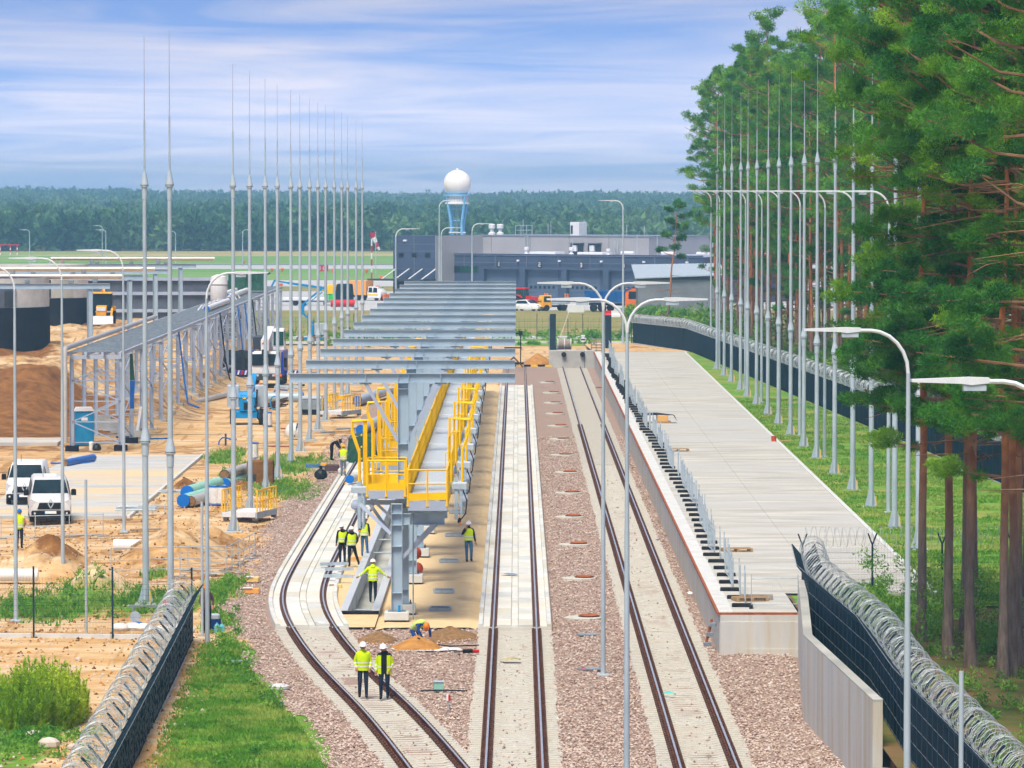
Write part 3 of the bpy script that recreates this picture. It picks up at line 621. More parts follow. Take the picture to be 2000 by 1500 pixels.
# ---------------------------------------------------------------- loading gantry: fourteen T frames
GY = [182.5 + 14.3 * i for i in range(14)]
GX = -4.34
def hsec(m, p0, p1, bw, d, t, axis='y'):                     # I section between two points; flanges face +-y for a column, up/down for a beam
    p0, p1 = Vector(p0), Vector(p1)
    if axis == 'col':
        for s in (-1, 1): m.bx(p0.x - bw / 2, p0.x + bw / 2, p0.y + s * d / 2 - t / 2, p0.y + s * d / 2 + t / 2, p0.z, p1.z)
        m.bx(p0.x - t / 2, p0.x + t / 2, p0.y - d / 2, p0.y + d / 2, p0.z, p1.z)
    elif axis == 'colx':                                     # web seen from the front
        for s in (-1, 1): m.bx(p0.x + s * bw / 2 - t / 2, p0.x + s * bw / 2 + t / 2, p0.y - d / 2, p0.y + d / 2, p0.z, p1.z)
        m.bx(p0.x - bw / 2, p0.x + bw / 2, p0.y - t / 2, p0.y + t / 2, p0.z, p1.z)
    else:                                                    # beam along x
        for s in (-1, 1): m.bx(p0.x, p1.x, p0.y - bw / 2, p0.y + bw / 2, p0.z + s * d / 2 - t / 2, p0.z + s * d / 2 + t / 2)
        m.bx(p0.x, p1.x, p0.y - t / 2, p0.y + t / 2, p0.z - d / 2, p0.z + d / 2)
def gantry_frame():
    t = thing('gantry_frame', '', 'gantry frame', (0, 0, 0))
    m = MB(); hsec(m, (0, 0, .36), (0, 0, 8.78), .40, .36, .022, 'colx'); c = m.build('column', 'gantry', t)
    for z in (.9, 4.0, 6.45, 8.55): MB().bx(-.19, .19, -.175, .175, z - .011, z + .011).build('stiffener', 'gantry', c)
    m = MB(); hsec(m, (-4.34, 0, 8.96), (4.26, 0, 8.96), .22, .33, .02, 'x'); b = m.build('top_beam', 'gantry', t)
    for x in (-1.43, -.2, .2, 1.43): MB().bx(x - .012, x + .012, -.105, .105, 8.81, 9.11).build('stiffener', 'gantry', b)
    MB().bx(-.26, .26, -.2, .2, 8.765, 8.782).build('cap_plate', 'gantry', t)
    for s in (-1, 1):
        MB().bar((s * .2, 0, 6.55), (s * 1.43, 0, 8.75), .13, .13, up=(0, 1, 0)).build('brace', 'gantry2', t)
        MB().bx(s * 1.43 - .22, s * 1.43 + .22, -.09, .09, 8.72, 8.78).build('gusset', 'galv_dark', t)
    MB().bar((.2, 0, 2.3), (1.5, 0, 3.6), .13, .13, up=(0, 1, 0)).build('brace', 'gantry2', t); MB().bar((-.2, 0, 2.6), (-1.35, .5, 4.2), .12, .12, up=(0, 1, 0)).build('brace', 'gantry2', t)
    m = MB(); hsec(m, (.2, 0, 3.80), (1.68, 0, 3.80), .2, .36, .018, 'x'); a = m.build('bracket', 'gantry', t)
    for x in (.55, 1.2): MB().bx(x - .01, x + .01, -.095, .095, 3.63, 3.97).build('stiffener', 'gantry', a)
    MB().bx(-1.6, -.2, -.06, .06, 4.12, 4.3).build('bracket', 'gantry2', t)
    MB().bx(-.32, .32, -.28, .28, .33, .36).build('base_plate', 'galv_dark', t)
    for sx in (-1, 1):
        for sy in (-1, 1): MB().cyl((sx * .27, sy * .22, .35), (sx * .27, sy * .22, .47), .028, n=6).build('anchor_bolt', 'joint_dark', t)
    MB().cbx(-.46, .46, -.46, .46, .0, .33, .02).build('footing', 'concrete_light', t); MB().bx(-.455, .455, -.455, .455, -.3, 0).build('footing_base', 'tar', t)
    return t
g0 = gantry_frame(); g0.location = (GX, GY[0], -.1)
ORD = ['first', 'second', 'third', 'fourth', 'fifth', 'sixth', 'seventh', 'eighth', 'ninth', 'tenth', 'eleventh', 'twelfth', 'thirteenth', 'fourteenth', 'fifteenth', 'sixteenth']
for i in range(14):
    o = g0 if i == 0 else copy_tree(g0)
    o.location = (GX, GY[i], -.1); tag(o, ('grey steel T frame nearest the camera in the long gantry row' if i == 0 else 'last grey steel T frame at the far end of the gantry row' if i == 13 else f'{ORD[i]} grey steel T frame of the gantry counting from the nearest'), None, 'gantry frames in a row')

# ---------------------------------------------------------------- elevated walkway with yellow railings
WK = thing('elevated_walkway', 'raised grating walkway with continuous yellow railing along the gantry', 'walkway', (0, 0, 0))
WX0, WX1, WZ, WY0, WY1 = -4.02, -2.66, 4.5, 178.2, 384.0
n = 0; y = WY0
while y < WY1 - .1 and n < 290:
    L_ = 1.19; MB().bx(WX0 + .03, WX1 - .03, y + .01, y + L_ - .01, WZ - .04, WZ).build('deck_panel', 'grating', WK); y += L_; n += 1
for gy in GY: MB().bx(WX0 + .02, WX1 - .02, gy + 5.5, gy + 6.3, WZ, WZ + .035).build('threshold', 'steel_band', WK)
for x in (WX0, WX1): MB().bx(x - .04, x + .04, WY0, WY1, WZ - .34, WZ - .05).build('stringer', 'gantry2', WK)
MB().bx(WX0 - .05, WX1 + .05, WY0 - .06, WY0, WZ - .42, WZ - .06).build('end_stringer', 'gantry2', WK)
def railing(parent, pts, z, posts, h=1.1, kick=True, r=.038, m='yellow'):
    pl = [Vector((p[0], p[1], z)) for p in pts]
    for k in range(len(pl) - 1):
        a, b = pl[k], pl[k + 1]; Lg = (b - a).length; nn = max(1, round(Lg / posts))
        for zz, rr in ((h, r), (h * .53, r * .8)): MB().cyl(a + Vector((0, 0, zz)), b + Vector((0, 0, zz)), rr, n=6).build('handrail', m, parent)
        if kick: MB().bar(a + Vector((0, 0, .09)), b + Vector((0, 0, .13)), .014, .28).build('kick_plate', m, parent)
        for i in range(nn + (k == len(pl) - 2)):
            p = a + (b - a) * (i / nn); MB().cyl(p + Vector((0, 0, -.24)), p + Vector((0, 0, h)), r * 1.05, n=6).lathe([(.06, -.26), (.06, -.2)], c=tuple(p), n=8).build('post', m, parent)
railing(WK, [(WX0 - .05, WY0), (WX0 - .05, WY1)], WZ, 1.5)
railing(WK, [(WX0 - .05, WY0 - .04), (WX1 + .05, WY0 - .04)], WZ, .95)
railing(WK, [(WX1 + .05, WY0), (WX1 + .05, WY0 + 6.5)], WZ, 1.0)
for i in range(14):                                          # railing pieces between the gangway openings on the right
    y0 = GY[i] + 7.0
    if y0 + 4 < WY1: railing(WK, [(WX1 + .05, y0), (WX1 + .05, y0 + 4.2)], WZ, 1.4)
# front support of the walkway
sp_ = thing('walkway_support', 'grey steel post with cantilever arm holding up the near end of the walkway', 'support post', (-4.52, 179.6, -.1))
m = MB(); hsec(m, (0, 0, .34), (0, 0, 4.35), .40, .34, .022, 'colx'); c = m.build('column', 'gantry', sp_)
for z in (1.0, 2.75, 3.55, 3.98, 4.34): MB().bx(-.21, .21, -.165, .165, z - .012, z + .012).build('stiffener', 'gantry', c)
m = MB(); hsec(m, (.2, 0, 3.77), (1.80, 0, 3.77), .2, .40, .02, 'x'); a = m.build('bracket', 'gantry', sp_)
for x in (.5, 1.1): MB().bx(x - .01, x + .01, -.095, .095, 3.58, 3.96).build('stiffener', 'gantry', a)
MB().bar((.2, 0, 2.3), (1.35, 0, 3.55), .13, .12, up=(0, 1, 0)).build('brace', 'gantry2', sp_); MB().bar((-.2, 0, 3.2), (-1.4, .6, 4.3), .13, .12, up=(0, 1, 0)).build('brace', 'gantry2', sp_)
MB().bx(-.33, .33, -.28, .28, .30, .33).build('base_plate', 'galv_dark', sp_); MB().cbx(-.46, .46, -.46, .46, .0, .30, .02).build('footing', 'concrete_light', sp_); MB().bx(-.455, .455, -.455, .455, -.25, 0).build('footing_base', 'tar', sp_)
MB().cyl((.62, -.2, 0), (.62, -.2, 4.0), .03, n=6).build('conduit', 'galv_dark', sp_)
MB().cyl((.1, -.34, .33), (.1, -.34, .55), .05, n=8).build('water_bottle', 'lift_blue', sp_)

# side platforms with folded gangways on the left, gangways on the right: one pair per bay
def cage(parent, x, y, z, s):                                # handrail hoop of a folded-up gangway, bent profile
    for dy in (0, .75):
        MB().tube([(x, y + dy, z + .25), (x, y + dy, z + 1.55), (x + s * .28, y + dy, z + 2.35), (x + s * .26, y + dy, z + 2.75), (x - s * .5, y + dy, z + 2.8), (x - s * .52, y + dy, z + .1)], .052, 6).build('gangway_rail', 'yellow', parent)
    for zz in (z + .9, z + 1.65, z + 2.75): MB().cyl((x, y, zz), (x, y + .75, zz), .036, n=6).build('gangway_rail', 'yellow', parent)
    MB().tube([(x - s * .52, y, z + 1.5), (x - s * .66, y, z + 1.45), (x - s * .66, y, z + .95), (x - s * .52, y, z + .9)], .025, 6).build('handle', 'yellow', parent)
    MB().lathe([(.07, 0), (.07, .12)], c=(x, y, z + .2), n=8).build('pivot', 'yellow', parent)
def side_unit():
    t = thing('loading_bridge', '', 'loading bridge', (0, 0, 0))
    x0, x1, d = -1.55, -.12, 2.0
    MB().bx(x0, x1, 0, d, -.04, 0).build('deck', 'grating', t)
    MB().bx(x0 - .02, x1, -.05, 0, -.34, -.02).build('edge_beam', 'gantry2', t); MB().bx(x0 - .02, x1, d, d + .05, -.34, -.02).build('edge_beam', 'gantry2', t); MB().bx(x0 - .06, x0 - .02, 0, d, -.34, -.02).build('edge_beam', 'gantry2', t)
    railing(t, [(x0, -.04), (x1, -.04)], 0, .72); railing(t, [(x0, d + .04), (x1, d + .04)], 0, .72)
    cage(t, x0 - .32, .5, -.2, -1)
    MB().bx(x0 + .02, x1 - .3, d + .055, d + .075, .0, .42).build('kick_panel', 'yellow', t); railing(t, [(x0 - .02, 1.3), (x0 - .02, d)], 0, .4); MB().bx(x0 - .2, x0 - .04, 1.28, 1.34, -.1, 2.6).build('gate_post', 'yellow', t)
    for z_ in (.5, 1.0, 1.5): MB().bar((x0 - .85, .55, z_ - .3), (x0 - .85, 1.2, z_ - .3), .05, .05).build('gangway_rung', 'yellow', t)
    for y in (.25, 1.5):
        MB().cbx(x0 - .62, x0 - .02, y, y + .25, -.15, .12, .05).build('hinge_box', 'galv', t)
        MB().bx(x0 - .38, x0 - .26, y + .05, y + .16, -1.5, .3).bx(x0 - .2, x0 - .12, y + .05, y + .16, -1.5, .1).build('fold_frame', 'gantry', t)
        MB().sph((x0 - .48, y + .1, -.62), .16, .06, .16, 10, 6).build('counterweight', 'gantry2', t)
        MB().sph((x0 - .3, y + .1, -1.5), .06, .06, .08, 8, 5).build('end_stop', 'black', t); MB().sph((x0 - .3, y + .04, -1.58), .045, .04, .05, 8, 5).build('lamp', 'amber', t)
    MB().cbx(x0 - .5, x0 - .05, .5, 1.5, -.9, -.72, .04).build('step', 'lamp_white', t)
    MB().bar((x0 + .1, .2, -.3), (x1 - .1, .6, -1.5), .1, .1, up=(0, 1, 0)).build('brace', 'gantry2', t)
    return t
def gang_unit():
    t = thing('folding_gangway', '', 'gangway', (0, 0, 0))
    cage(t, .42, 0, -.2, 1)
    MB().tube([(-.12, -.1, 0), (-.12, -.1, 1.9), (.05, -.1, 2.1), (.35, -.1, 2.1)], .03, 6).build('gangway_rail', 'yellow', t)
    for y in (-.15, .8):
        MB().cbx(.02, .62, y, y + .22, -.15, .12, .05).build('hinge_box', 'galv', t); MB().bx(.12, .24, y + .04, y + .15, -1.35, .3).bx(.34, .42, y + .04, y + .15, -1.2, .1).build('fold_frame', 'gantry', t)
        MB().sph((.5, y + .1, -.55), .15, .06, .16, 10, 6).build('counterweight', 'gantry2', t); MB().sph((.3, y + .1, -1.42), .07, .06, .09, 8, 5).build('end_stop', 'black', t); MB().sph((.32, y + .02, -1.5), .05, .04, .055, 8, 5).build('lamp', 'amber', t)
    MB().cbx(.1, .6, .1, .75, -.85, -.7, .04).build('step', 'lamp_white', t)
    MB().tube([(.45, -.1, -.2), (.6, -.1, -.6), (.55, -.1, -1.1), (.36, -.1, -1.35)], .025, 5).build('hose', 'black', t)
    return t
s0 = side_unit(); r0 = gang_unit()
for i in range(14):
    a = s0 if i == 0 else copy_tree(s0); a.location = (WX0 - .08, GY[i] + 2.2 if i else 180.4, WZ + (.22 if i == 0 else .1))
    tag(a, 'nearest yellow-railed side platform with raised gangway on the left of the walkway' if i == 0 else f'{ORD[i]} yellow-railed side platform left of the walkway counting from the nearest', None, 'loading bridges on the left side')
    b = r0 if i == 0 else copy_tree(r0); b.location = (WX1 + .1, GY[i] + 4.4, WZ); tag(b, f'{ORD[i]} folded-up yellow gangway on the right of the walkway counting from the nearest', None, 'gangways on the right side')

# ---------------------------------------------------------------- lightning masts, street lamps, plain posts
def mast():
    t = thing('lightning_mast', '', 'mast', (0, 0, 0))
    MB().cyl((0, 0, .02), (0, 0, 6.35), .125, .115, 12).build('lower_tube', 'galv', t, True); MB().cyl((0, 0, 6.35), (0, 0, 16.4), .105, .075, 12).build('middle_tube', 'galv', t, True)
    MB().cyl((0, 0, 16.4), (0, 0, 19.0), .042, .034, 8).build('upper_tube', 'galv', t, True); MB().cyl((0, 0, 19.0), (0, 0, 22.2), .018, .010, 6).build('rod', 'alu_rod', t)
    for z, r in ((6.35, .125), (16.4, .085)):
        j = MB().lathe([(r + .01, -.55), (r + .02, -.1), (r + .07, -.05), (r + .075, 0)], c=(0, 0, z), n=14).build('joint_collar', 'galv', t); MB().lathe([(r + .08, .0), (r + .08, .02)], c=(0, 0, z), n=14).build('flange', 'joint_dark', j)
        MB().lathe([(r + .075, .02), (r + .06, .12), (r - .03, .55)], c=(0, 0, z), n=14).build('joint_cone', 'galv', j)
    MB().cbx(-.3, .3, -.3, .3, 0, .035, .01).build('base_plate', 'galv_dark', t)
    for a in range(4):
        ca, sa = math.cos(a * R(90)), math.sin(a * R(90)); MB().add([(ca * .11 - sa * .01, sa * .11 + ca * .01, .035), (ca * .3 - sa * .01, sa * .3 + ca * .01, .035), (ca * .12 - sa * .01, sa * .12 + ca * .01, .75), (ca * .11 + sa * .01, sa * .11 - ca * .01, .035), (ca * .3 + sa * .01, sa * .3 - ca * .01, .035), (ca * .12 + sa * .01, sa * .12 - ca * .01, .75)], [(0,1,2),(3,5,4),(0,3,4,1),(1,4,5,2)]).build('gusset', 'galv', t)
    MB().cbx(-.42, .42, -.42, .42, -.3, 0, .03).build('footing', 'concrete', t); MB().cyl((.2, -.32, 0), (.2, -.32, .5), .025, n=6).build('earthing_strip', 'yellow', t)
    return t
m0 = mast(); first = True
LEFT_M = [(-14.6, 187.9), (-13.06, 180.2)] + [(-13.5, y) for y in (227.8, 242, 257, 270, 286, 298, 312, 325, 338, 354, 369, 382, 402, 418)]
RIGHT_M = [(16.65, y) for y in (198.5, 211, 225, 237.5, 251, 266, 278, 291.5, 305, 318, 333, 346, 357, 372, 385, 399)]
for k, (x, y) in enumerate(LEFT_M + RIGHT_M):
    o = m0 if k == 0 else copy_tree(m0); left = k < len(LEFT_M)
    o.location = (x, y, -.2 if left else 1.15)
    if k == 0: lb = 'tall galvanised lightning mast, leftmost of the near left pair'
    elif k == 1: lb = 'tall galvanised lightning mast, right one of the near left pair, tallest in view'
    elif k == 2: lb = 'nearest lightning mast of the long left row, in front of the yellow-railed ramp'
    elif left: lb = f'{ORD[k - 2]} lightning mast from the near end of the long row left of the gantry'
    elif k == len(LEFT_M): lb = 'nearest lightning mast of the right row, half hidden behind the pine trunks'
    else: lb = f'{ORD[k - len(LEFT_M)]} lightning mast from the near end of the row on the lawn'
    tag(o, lb, None, 'masts left of the gantry' if left else 'masts on the lawn')
def lamp(h, arms, arm_len=1.2, rise=.9, r=.063):
    t = thing('street_lamp', '', 'street lamp', (0, 0, 0))
    MB().cyl((0, 0, 0), (0, 0, 2.2), r * 1.35, r * 1.25, 12).cyl((0, 0, 2.2), (0, 0, h * .52), r * 1.22, r * 1.1, 12).build('lower_pole', 'galv', t, True); MB().cyl((0, 0, h * .52), (0, 0, h - rise), r * 1.0, r * .72, 12).build('upper_pole', 'galv', t, True)
    MB().cbx(-.2, .2, -.2, .2, -.05, .03, .01).build('base_plate', 'galv', t)
    for s in arms:
        pts = [(0, 0, h - rise - .05)] + [(s * (rise * .9) * (1 - math.cos(a)), 0, h - rise + rise * math.sin(a)) for a in [R(k) for k in (15, 30, 45, 60, 75, 88)]] + [(s * (rise * .9 + .25), 0, h)]
        MB().tube(pts, r * .62, 8).build('arm', 'lamp_white', t, True); e = rise * .9 + .2
        hd = MB().prism([(s * e, h - .02), (s * (e + .28), h - .05), (s * (e + .42), h - .03), (s * (e + arm_len), h - .005), (s * (e + arm_len), h + .035), (s * (e + .3), h + .07), (s * e, h + .06)], -.15, .15, 'y').build('lamp_head', 'lamp_white', t)
        MB().bx(min(s * (e + .05), s * (e + .40)), max(s * (e + .05), s * (e + .40)), -.13, .13, h - .14, h - .04).build('driver_box', 'galv', hd)
    return t
la = lamp(13.1, (-1, 1)); la.location = (2.88, 160, -.2); tag(la, 'double-armed street lamp standing in ballast, farther of the middle pair', None, 'double street lamps')
lb_ = copy_tree(la); lb_.location = (3.02, 131.5, -.1); lb_['label'] = 'double-armed street lamp, nearer of the middle pair, foot below the frame'
ls = lamp(13.35, (-1,)); ls.location = (-19.1, 201, -.2); tag(ls, 'single-armed street lamp left of the vans, middle of three on the far left', None, 'single street lamps')
for x, y, z, flip, lbl in ((-18.9, 180.2, -.2, 0, 'single-armed street lamp at the left edge, arm reaching out of the frame'), (-18.7, 227.5, -.2, 0, 'single-armed street lamp beside the far end of the pale paving'), (-11.1, 171.2, -.3, 1, 'single-armed street lamp near the left fence end, arm pointing right'),
                        (8.25, 101, -.3, 0, 'single-armed street lamp rising beside the retaining wall on the right'), (8.3, 74, -.3, 0, 'street lamp head entering the frame at the right edge')):
    o = copy_tree(ls); o.location = (x, y, z); o.rotation_euler.z = math.pi if flip else 0; o['label'] = lbl
lt = lamp(14.8, (-1,), 1.2, .9, .075); k = 0
for y in (221, 244, 267, 290.5, 313, 336, 360, 383, 406, 424):
    o = lt if k == 0 else copy_tree(lt); o.location = (17.15, y, 1.15); k += 1
    tag(o, f'{ORD[k - 1]} tall single-armed street lamp from the near end of the lawn row', None, 'street lamps on the lawn')
for x, y, z, h, lbl in ((-15.75, 174.7, -.25, 5.7, 'plain thin galvanised post behind the mesh fence, left'), (-11.5, 174.5, -.25, 4.9, 'plain thin galvanised post beside the lamp by the left fence'), (9.3, 100, .9, 5.05, 'plain thin galvanised post at the bottom right behind razor wire')):
    t = thing('fence_post', lbl, 'post', (x, y, z), 0, 'plain galvanised posts'); MB().cyl((0, 0, 0), (0, 0, h), .052, n=10).build('tube', 'galv', t, True); MB().cbx(-.16, .16, -.16, .16, -.02, .03, .01).build('base_plate', 'galv_dark', t)

# ---------------------------------------------------------------- fences
def coil(pts, rad, pitch, wire=.007, seg=14, name='razor_coil', parent=None, seed=1, m='wire'):
    r = np.random.default_rng(seed); P = np.array(pts, float); d = np.r_[0, np.cumsum(np.linalg.norm(np.diff(P, axis=0), axis=1))]; Lg = d[-1]
    n = int(Lg / pitch * seg); s = np.linspace(0, Lg, n); c = np.stack([np.interp(s, d, P[:, i]) for i in range(3)], 1)
    tg = np.gradient(c, axis=0); tg /= np.linalg.norm(tg, axis=1)[:, None] + 1e-9; up = np.array([0, 0, 1.0]); sd = np.cross(tg, up); sd /= np.linalg.norm(sd, axis=1)[:, None]; up2 = np.cross(sd, tg)
    V = []; Fc = []
    for h in range(2):
        th = 2 * np.pi * np.arange(n) / seg * (1 if h == 0 else -1) + h; wob = 1 + .10 * np.sin(s * 2.1 + h) + r.normal(0, .015, n); shift = (.35 * rad * np.sin(s / pitch * .55 + h))[:, None] * tg
        p = c + (np.cos(th) * rad * wob)[:, None] * sd + (np.sin(th) * rad * wob)[:, None] * up2 + shift
        t = np.gradient(p, axis=0); t /= np.linalg.norm(t, axis=1)[:, None] + 1e-9; a = np.cross(t, tg); a /= np.linalg.norm(a, axis=1)[:, None] + 1e-9; b = np.cross(t, a); o = len(V) * 0
        off = sum(len(x) for x in V); ring = np.stack([p + wire * (a * math.cos(q) + b * math.sin(q)) for q in (0, 2.09, 4.19)], 1).reshape(-1, 3); V.append(ring)
        i = np.arange(n - 1) * 3 + off
        for k in range(3): q = (k + 1) % 3; Fc.append(np.stack([i + k, i + q, i + 3 + q, i + 3 + k], 1))
    return stuff(npmesh(name, np.concatenate(V), np.concatenate(Fc), m, parent, k=4))
def dark_fence(label, pts, h, seed, step=2.5, arms=True, crad=.41, cpitch=.44, cwire=.006, clips='v', plinth=True, far=False, group=None, coff=0):
    t = thing('privacy_fence', label, 'fence', (0, 0, 0))
    P = [Vector(p) for p in pts]; top = []
    r = random.Random(seed); clipm = MB(); rods = MB()
    for k in range(len(P) - 1):
        a, b = P[k], P[k + 1]; Lg = (b - a).length; n = max(1, round(Lg / step)); d = (b - a) / n; dn = d.normalized(); nr = Vector((dn.y, -dn.x, 0)).normalized()
        for i in range(n + (k == len(P) - 2)):
            p = a + d * i
            MB().bar(p + Vector((0, 0, -.3)), p + Vector((0, 0, h + .05)), .07, .07).build('post', 'fence_post', t)
            if arms:
                for s in (-1, 1): MB().bar(p + Vector((0, 0, h)), p + nr * (s * .42) + Vector((0, 0, h + .5)), .06, .06).build('outrigger', 'fence_post', t)
            if i < n:
                q = p + d; zz = Vector((0, 0, 1)); MB().add([*(x + nr * s * .015 + zz * z for s in (-1, 1) for x, z in ((p + dn * .04, .06), (q - dn * .04, .06), (q - dn * .04, h), (p + dn * .04, h)))],
                    [(3,2,1,0),(4,5,6,7),(0,1,5,4),(1,2,6,5),(2,3,7,6),(3,0,4,7)]).build('panel', 'fence_dark', t)
                if plinth: MB().add([*(x + nr * s * .04 + zz * z for s in (-1, 1) for x, z in ((p + dn * .04, -.3), (q - dn * .04, -.3), (q - dn * .04, .05), (p + dn * .04, .05)))], [(3,2,1,0),(4,5,6,7),(0,1,5,4),(1,2,6,5),(2,3,7,6),(3,0,4,7)]).build('plinth', 'concrete_light', t)
                if clips:
                    for zi in range(int(h / .24)):
                        z = .18 + zi * .24
                        if clips == 'h' and zi % 2: continue
                        rods.bar(p + nr * .02 + Vector((0, 0, z)), q + nr * .02 + Vector((0, 0, z)), .006, .006) if not far else None
                        if not far: rods.bar(p - nr * .02 + Vector((0, 0, z)), q - nr * .02 + Vector((0, 0, z)), .006, .006)
                        for j in range(int(step / .22) if clips == 'v' else 0):
                            for s in (-1, 1):
                                if r.random() < .75: c = p + dn * (.1 + j * .22 + r.uniform(-.02, .02)) + nr * (s * .024) + Vector((0, 0, z + (j % 2) * .1)); clipm.bar(c, c + Vector((0, 0, .11)) + dn * .01, .007, .007)
    if rods.v: stuff(rods.build('panel_rods', 'fence_post' if clips == 'v' else 'wire', t))
    if clipm.v: stuff(clipm.build('panel_clips', 'wire', t))
    cp = [p + Vector((coff, 0, h + crad * .95)) for p in P]; coil(cp, crad, cpitch, cwire, 12 if far else 14, parent=t, seed=seed)
    for s, z in ((-.42, .5), (.42, .5), (0, .02)):
        m = MB()
        for k in range(len(P) - 1): a, b = P[k], P[k + 1]; dn = (b - a).normalized(); nr = Vector((dn.y, -dn.x, 0)); m.cyl(a + nr * s + Vector((0, 0, h + z)), b + nr * s + Vector((0, 0, h + z)), .006 if not far else .012, n=4)
        m.build('tension_wire', 'wire', t)
    return t
dark_fence('dark privacy fence with razor wire at the bottom left beside the grass', [(-11.72, 172.3, -.3), (-10.95, 140, -.3), (-10.35, 112, -.3)], 1.62, 3, coff=-.32)
dark_fence('dark privacy fence with razor wire above the retaining wall at the bottom right', [(10.15, 169.5, .95), (9.78, 160, .95), (10.42, 141, .95), (10.3, 125.7, .95), (10.62, 108, .95), (10.9, 92, .95)], 2.02, 9, clips='h', step=1.25, coff=.3)
dark_fence('long dark fence with razor wire along the far side of the lawn', [(12.1, 499, 0.1), (15.8, 447, 1.0), (22.9, 284, 1.1), (25.2, 228, 1.1)], 2.2, 12, crad=.42, cpitch=.6, cwire=.02, clips=False, far=True)
def mesh_fence(label, a, b, h, nposts, plinth, arms, coilr=0, dx=.055, dz=.2, w=.004):
    t = thing('mesh_fence', label, 'fence', (0, 0, 0)); a, b = Vector(a), Vector(b); d = (b - a) / nposts; dn = d.normalized(); nr = Vector((dn.y, -dn.x, 0))
    for i in range(nposts + 1):
        p = a + d * i; MB().bar(p + Vector((0, 0, -.3)), p + Vector((0, 0, h + (.0 if arms else .35))), .065, .065).build('post', 'fence_post', t)
        if arms:
            for s in (-1, 1): MB().bar(p + Vector((0, 0, h)), p + dn * (s * .16) + Vector((0, 0, h + .42)), .05, .05).build('outrigger', 'fence_post', t)
        if i < nposts:
            q = p + d; m = MB()
            for j in range(1, int(d.length / dx)): c = p + dn * (j * dx); m.bar(c + Vector((0, 0, .06)), c + Vector((0, 0, h - .02)), w, w)
            for j in range(int(h / dz)): m.bar(p + Vector((0, 0, .08 + j * dz)), q + Vector((0, 0, .08 + j * dz)), w * 1.6, w * 1.6)
            stuff(m.build('wire_mesh', 'fence_post', t))
            if plinth: MB().cbx(0, d.length - .12, -.04, .04, 0, .3, .015).build('plinth', 'concrete_light', t).matrix_local = Matrix.Translation(p + dn * .06 + Vector((0, -.0, -.03))) @ Matrix.Rotation(math.atan2(dn.y, dn.x), 4, 'Z')
    if coilr: coil([a + Vector((0, 0, h + .3)), b + Vector((0, 0, h + .3))], coilr, .32, .006, 14, parent=t, seed=4)
    return t
mesh_fence('see-through dark mesh fence with concrete plinths crossing the lower left', (-20.4, 173.4, -.3), (-11.75, 172.6, -.3), 2.35, 3, True, False)
mesh_fence('see-through mesh fence with Y-shaped posts crossing behind the pine trunks', (10.3, 172.6, 1.05), (25.5, 173.5, 1.1), 2.15, 6, False, True, .36)
t = mesh_fence('far boundary mesh fence between the tracks and the dry meadow', (-62, 516, 0), (12, 516, 0), 2.4, 15, True, False, dx=.6, dz=.6, w=.012)
mesh_fence('second mesh fence close in front of the far boundary fence', (-28, 503, -.1), (12, 503, -.1), 2.3, 6, True, False, dx=.8, dz=.8, w=.012)
mesh_fence('airfield boundary fence in front of the distant forest', (-160, 1256, 0), (160, 1256, 0), 2.6, 60, False, False, dx=1.2, dz=.8, w=.03)
# barrier panels along the platform edge
def barrier():
    t = thing('crowd_barrier', '', 'crowd barrier', (0, 0, 0)); Lp = 3.3
    MB().tube([(0, 0, .06), (0, 0, 1.22)], .024, 6).build('frame_post', 'galv', t); MB().tube([(0, Lp, .06), (0, Lp, 1.22)], .024, 6).build('frame_post', 'galv', t)
    for z in (.14, 1.05): MB().cyl((0, 0, z), (0, Lp, z + .02), .014, n=5).build('frame_rail', 'galv', t)
    m = MB()
    for j in range(1, 22): m.bar((0, j * .15, .14), (0, j * .15, 1.06), .006, .006)
    for j in range(1, 4): m.bar((0, 0, .14 + j * .23), (0, Lp, .14 + j * .23), .006, .006)
    stuff(m.build('wire_mesh', 'galv', t))
    f = MB().cbx(-.36, .36, -.13, .13, 0, .13, .03).build('foot', 'rubber', t); f.location = (-.12, -.02, 0)
    return t
b0 = barrier(); nb = 78; py = 170.0
rb = random.Random(4); xo = 8.18
for i in range(nb):
    o = b0 if i == 0 else copy_tree(b0); xo += rb.uniform(-.12, .12); xo = min(8.35, max(7.95, xo)); ang = rb.uniform(-.05, .05)
    o.location = (xo, py, 1.205); o.rotation_euler = (0, 0, ang); py += 3.4
    tag(o, 'galvanised barrier panel at the near corner of the platform' if i == 0 else 'low galvanised barrier panel with black foot in the row along the platform edge', None, 'barrier panels along the platform')
o = copy_tree(b0); o.location = (8.3, 169.4, 1.205); o.rotation_euler = (0, 0, R(-93)); o['label'] = 'galvanised barrier panel set across the near end of the platform'; del o['group']
o.scale = (1, .5, 1)
# ---------------------------------------------------------------- fire station, radome tower, shed, airfield furniture
BR = R(-36)
bd = thing('fire_station', 'dark grey flat-roofed building with numbered garage doors behind the gantry', 'building', (-10.3, 700, 0), BR)
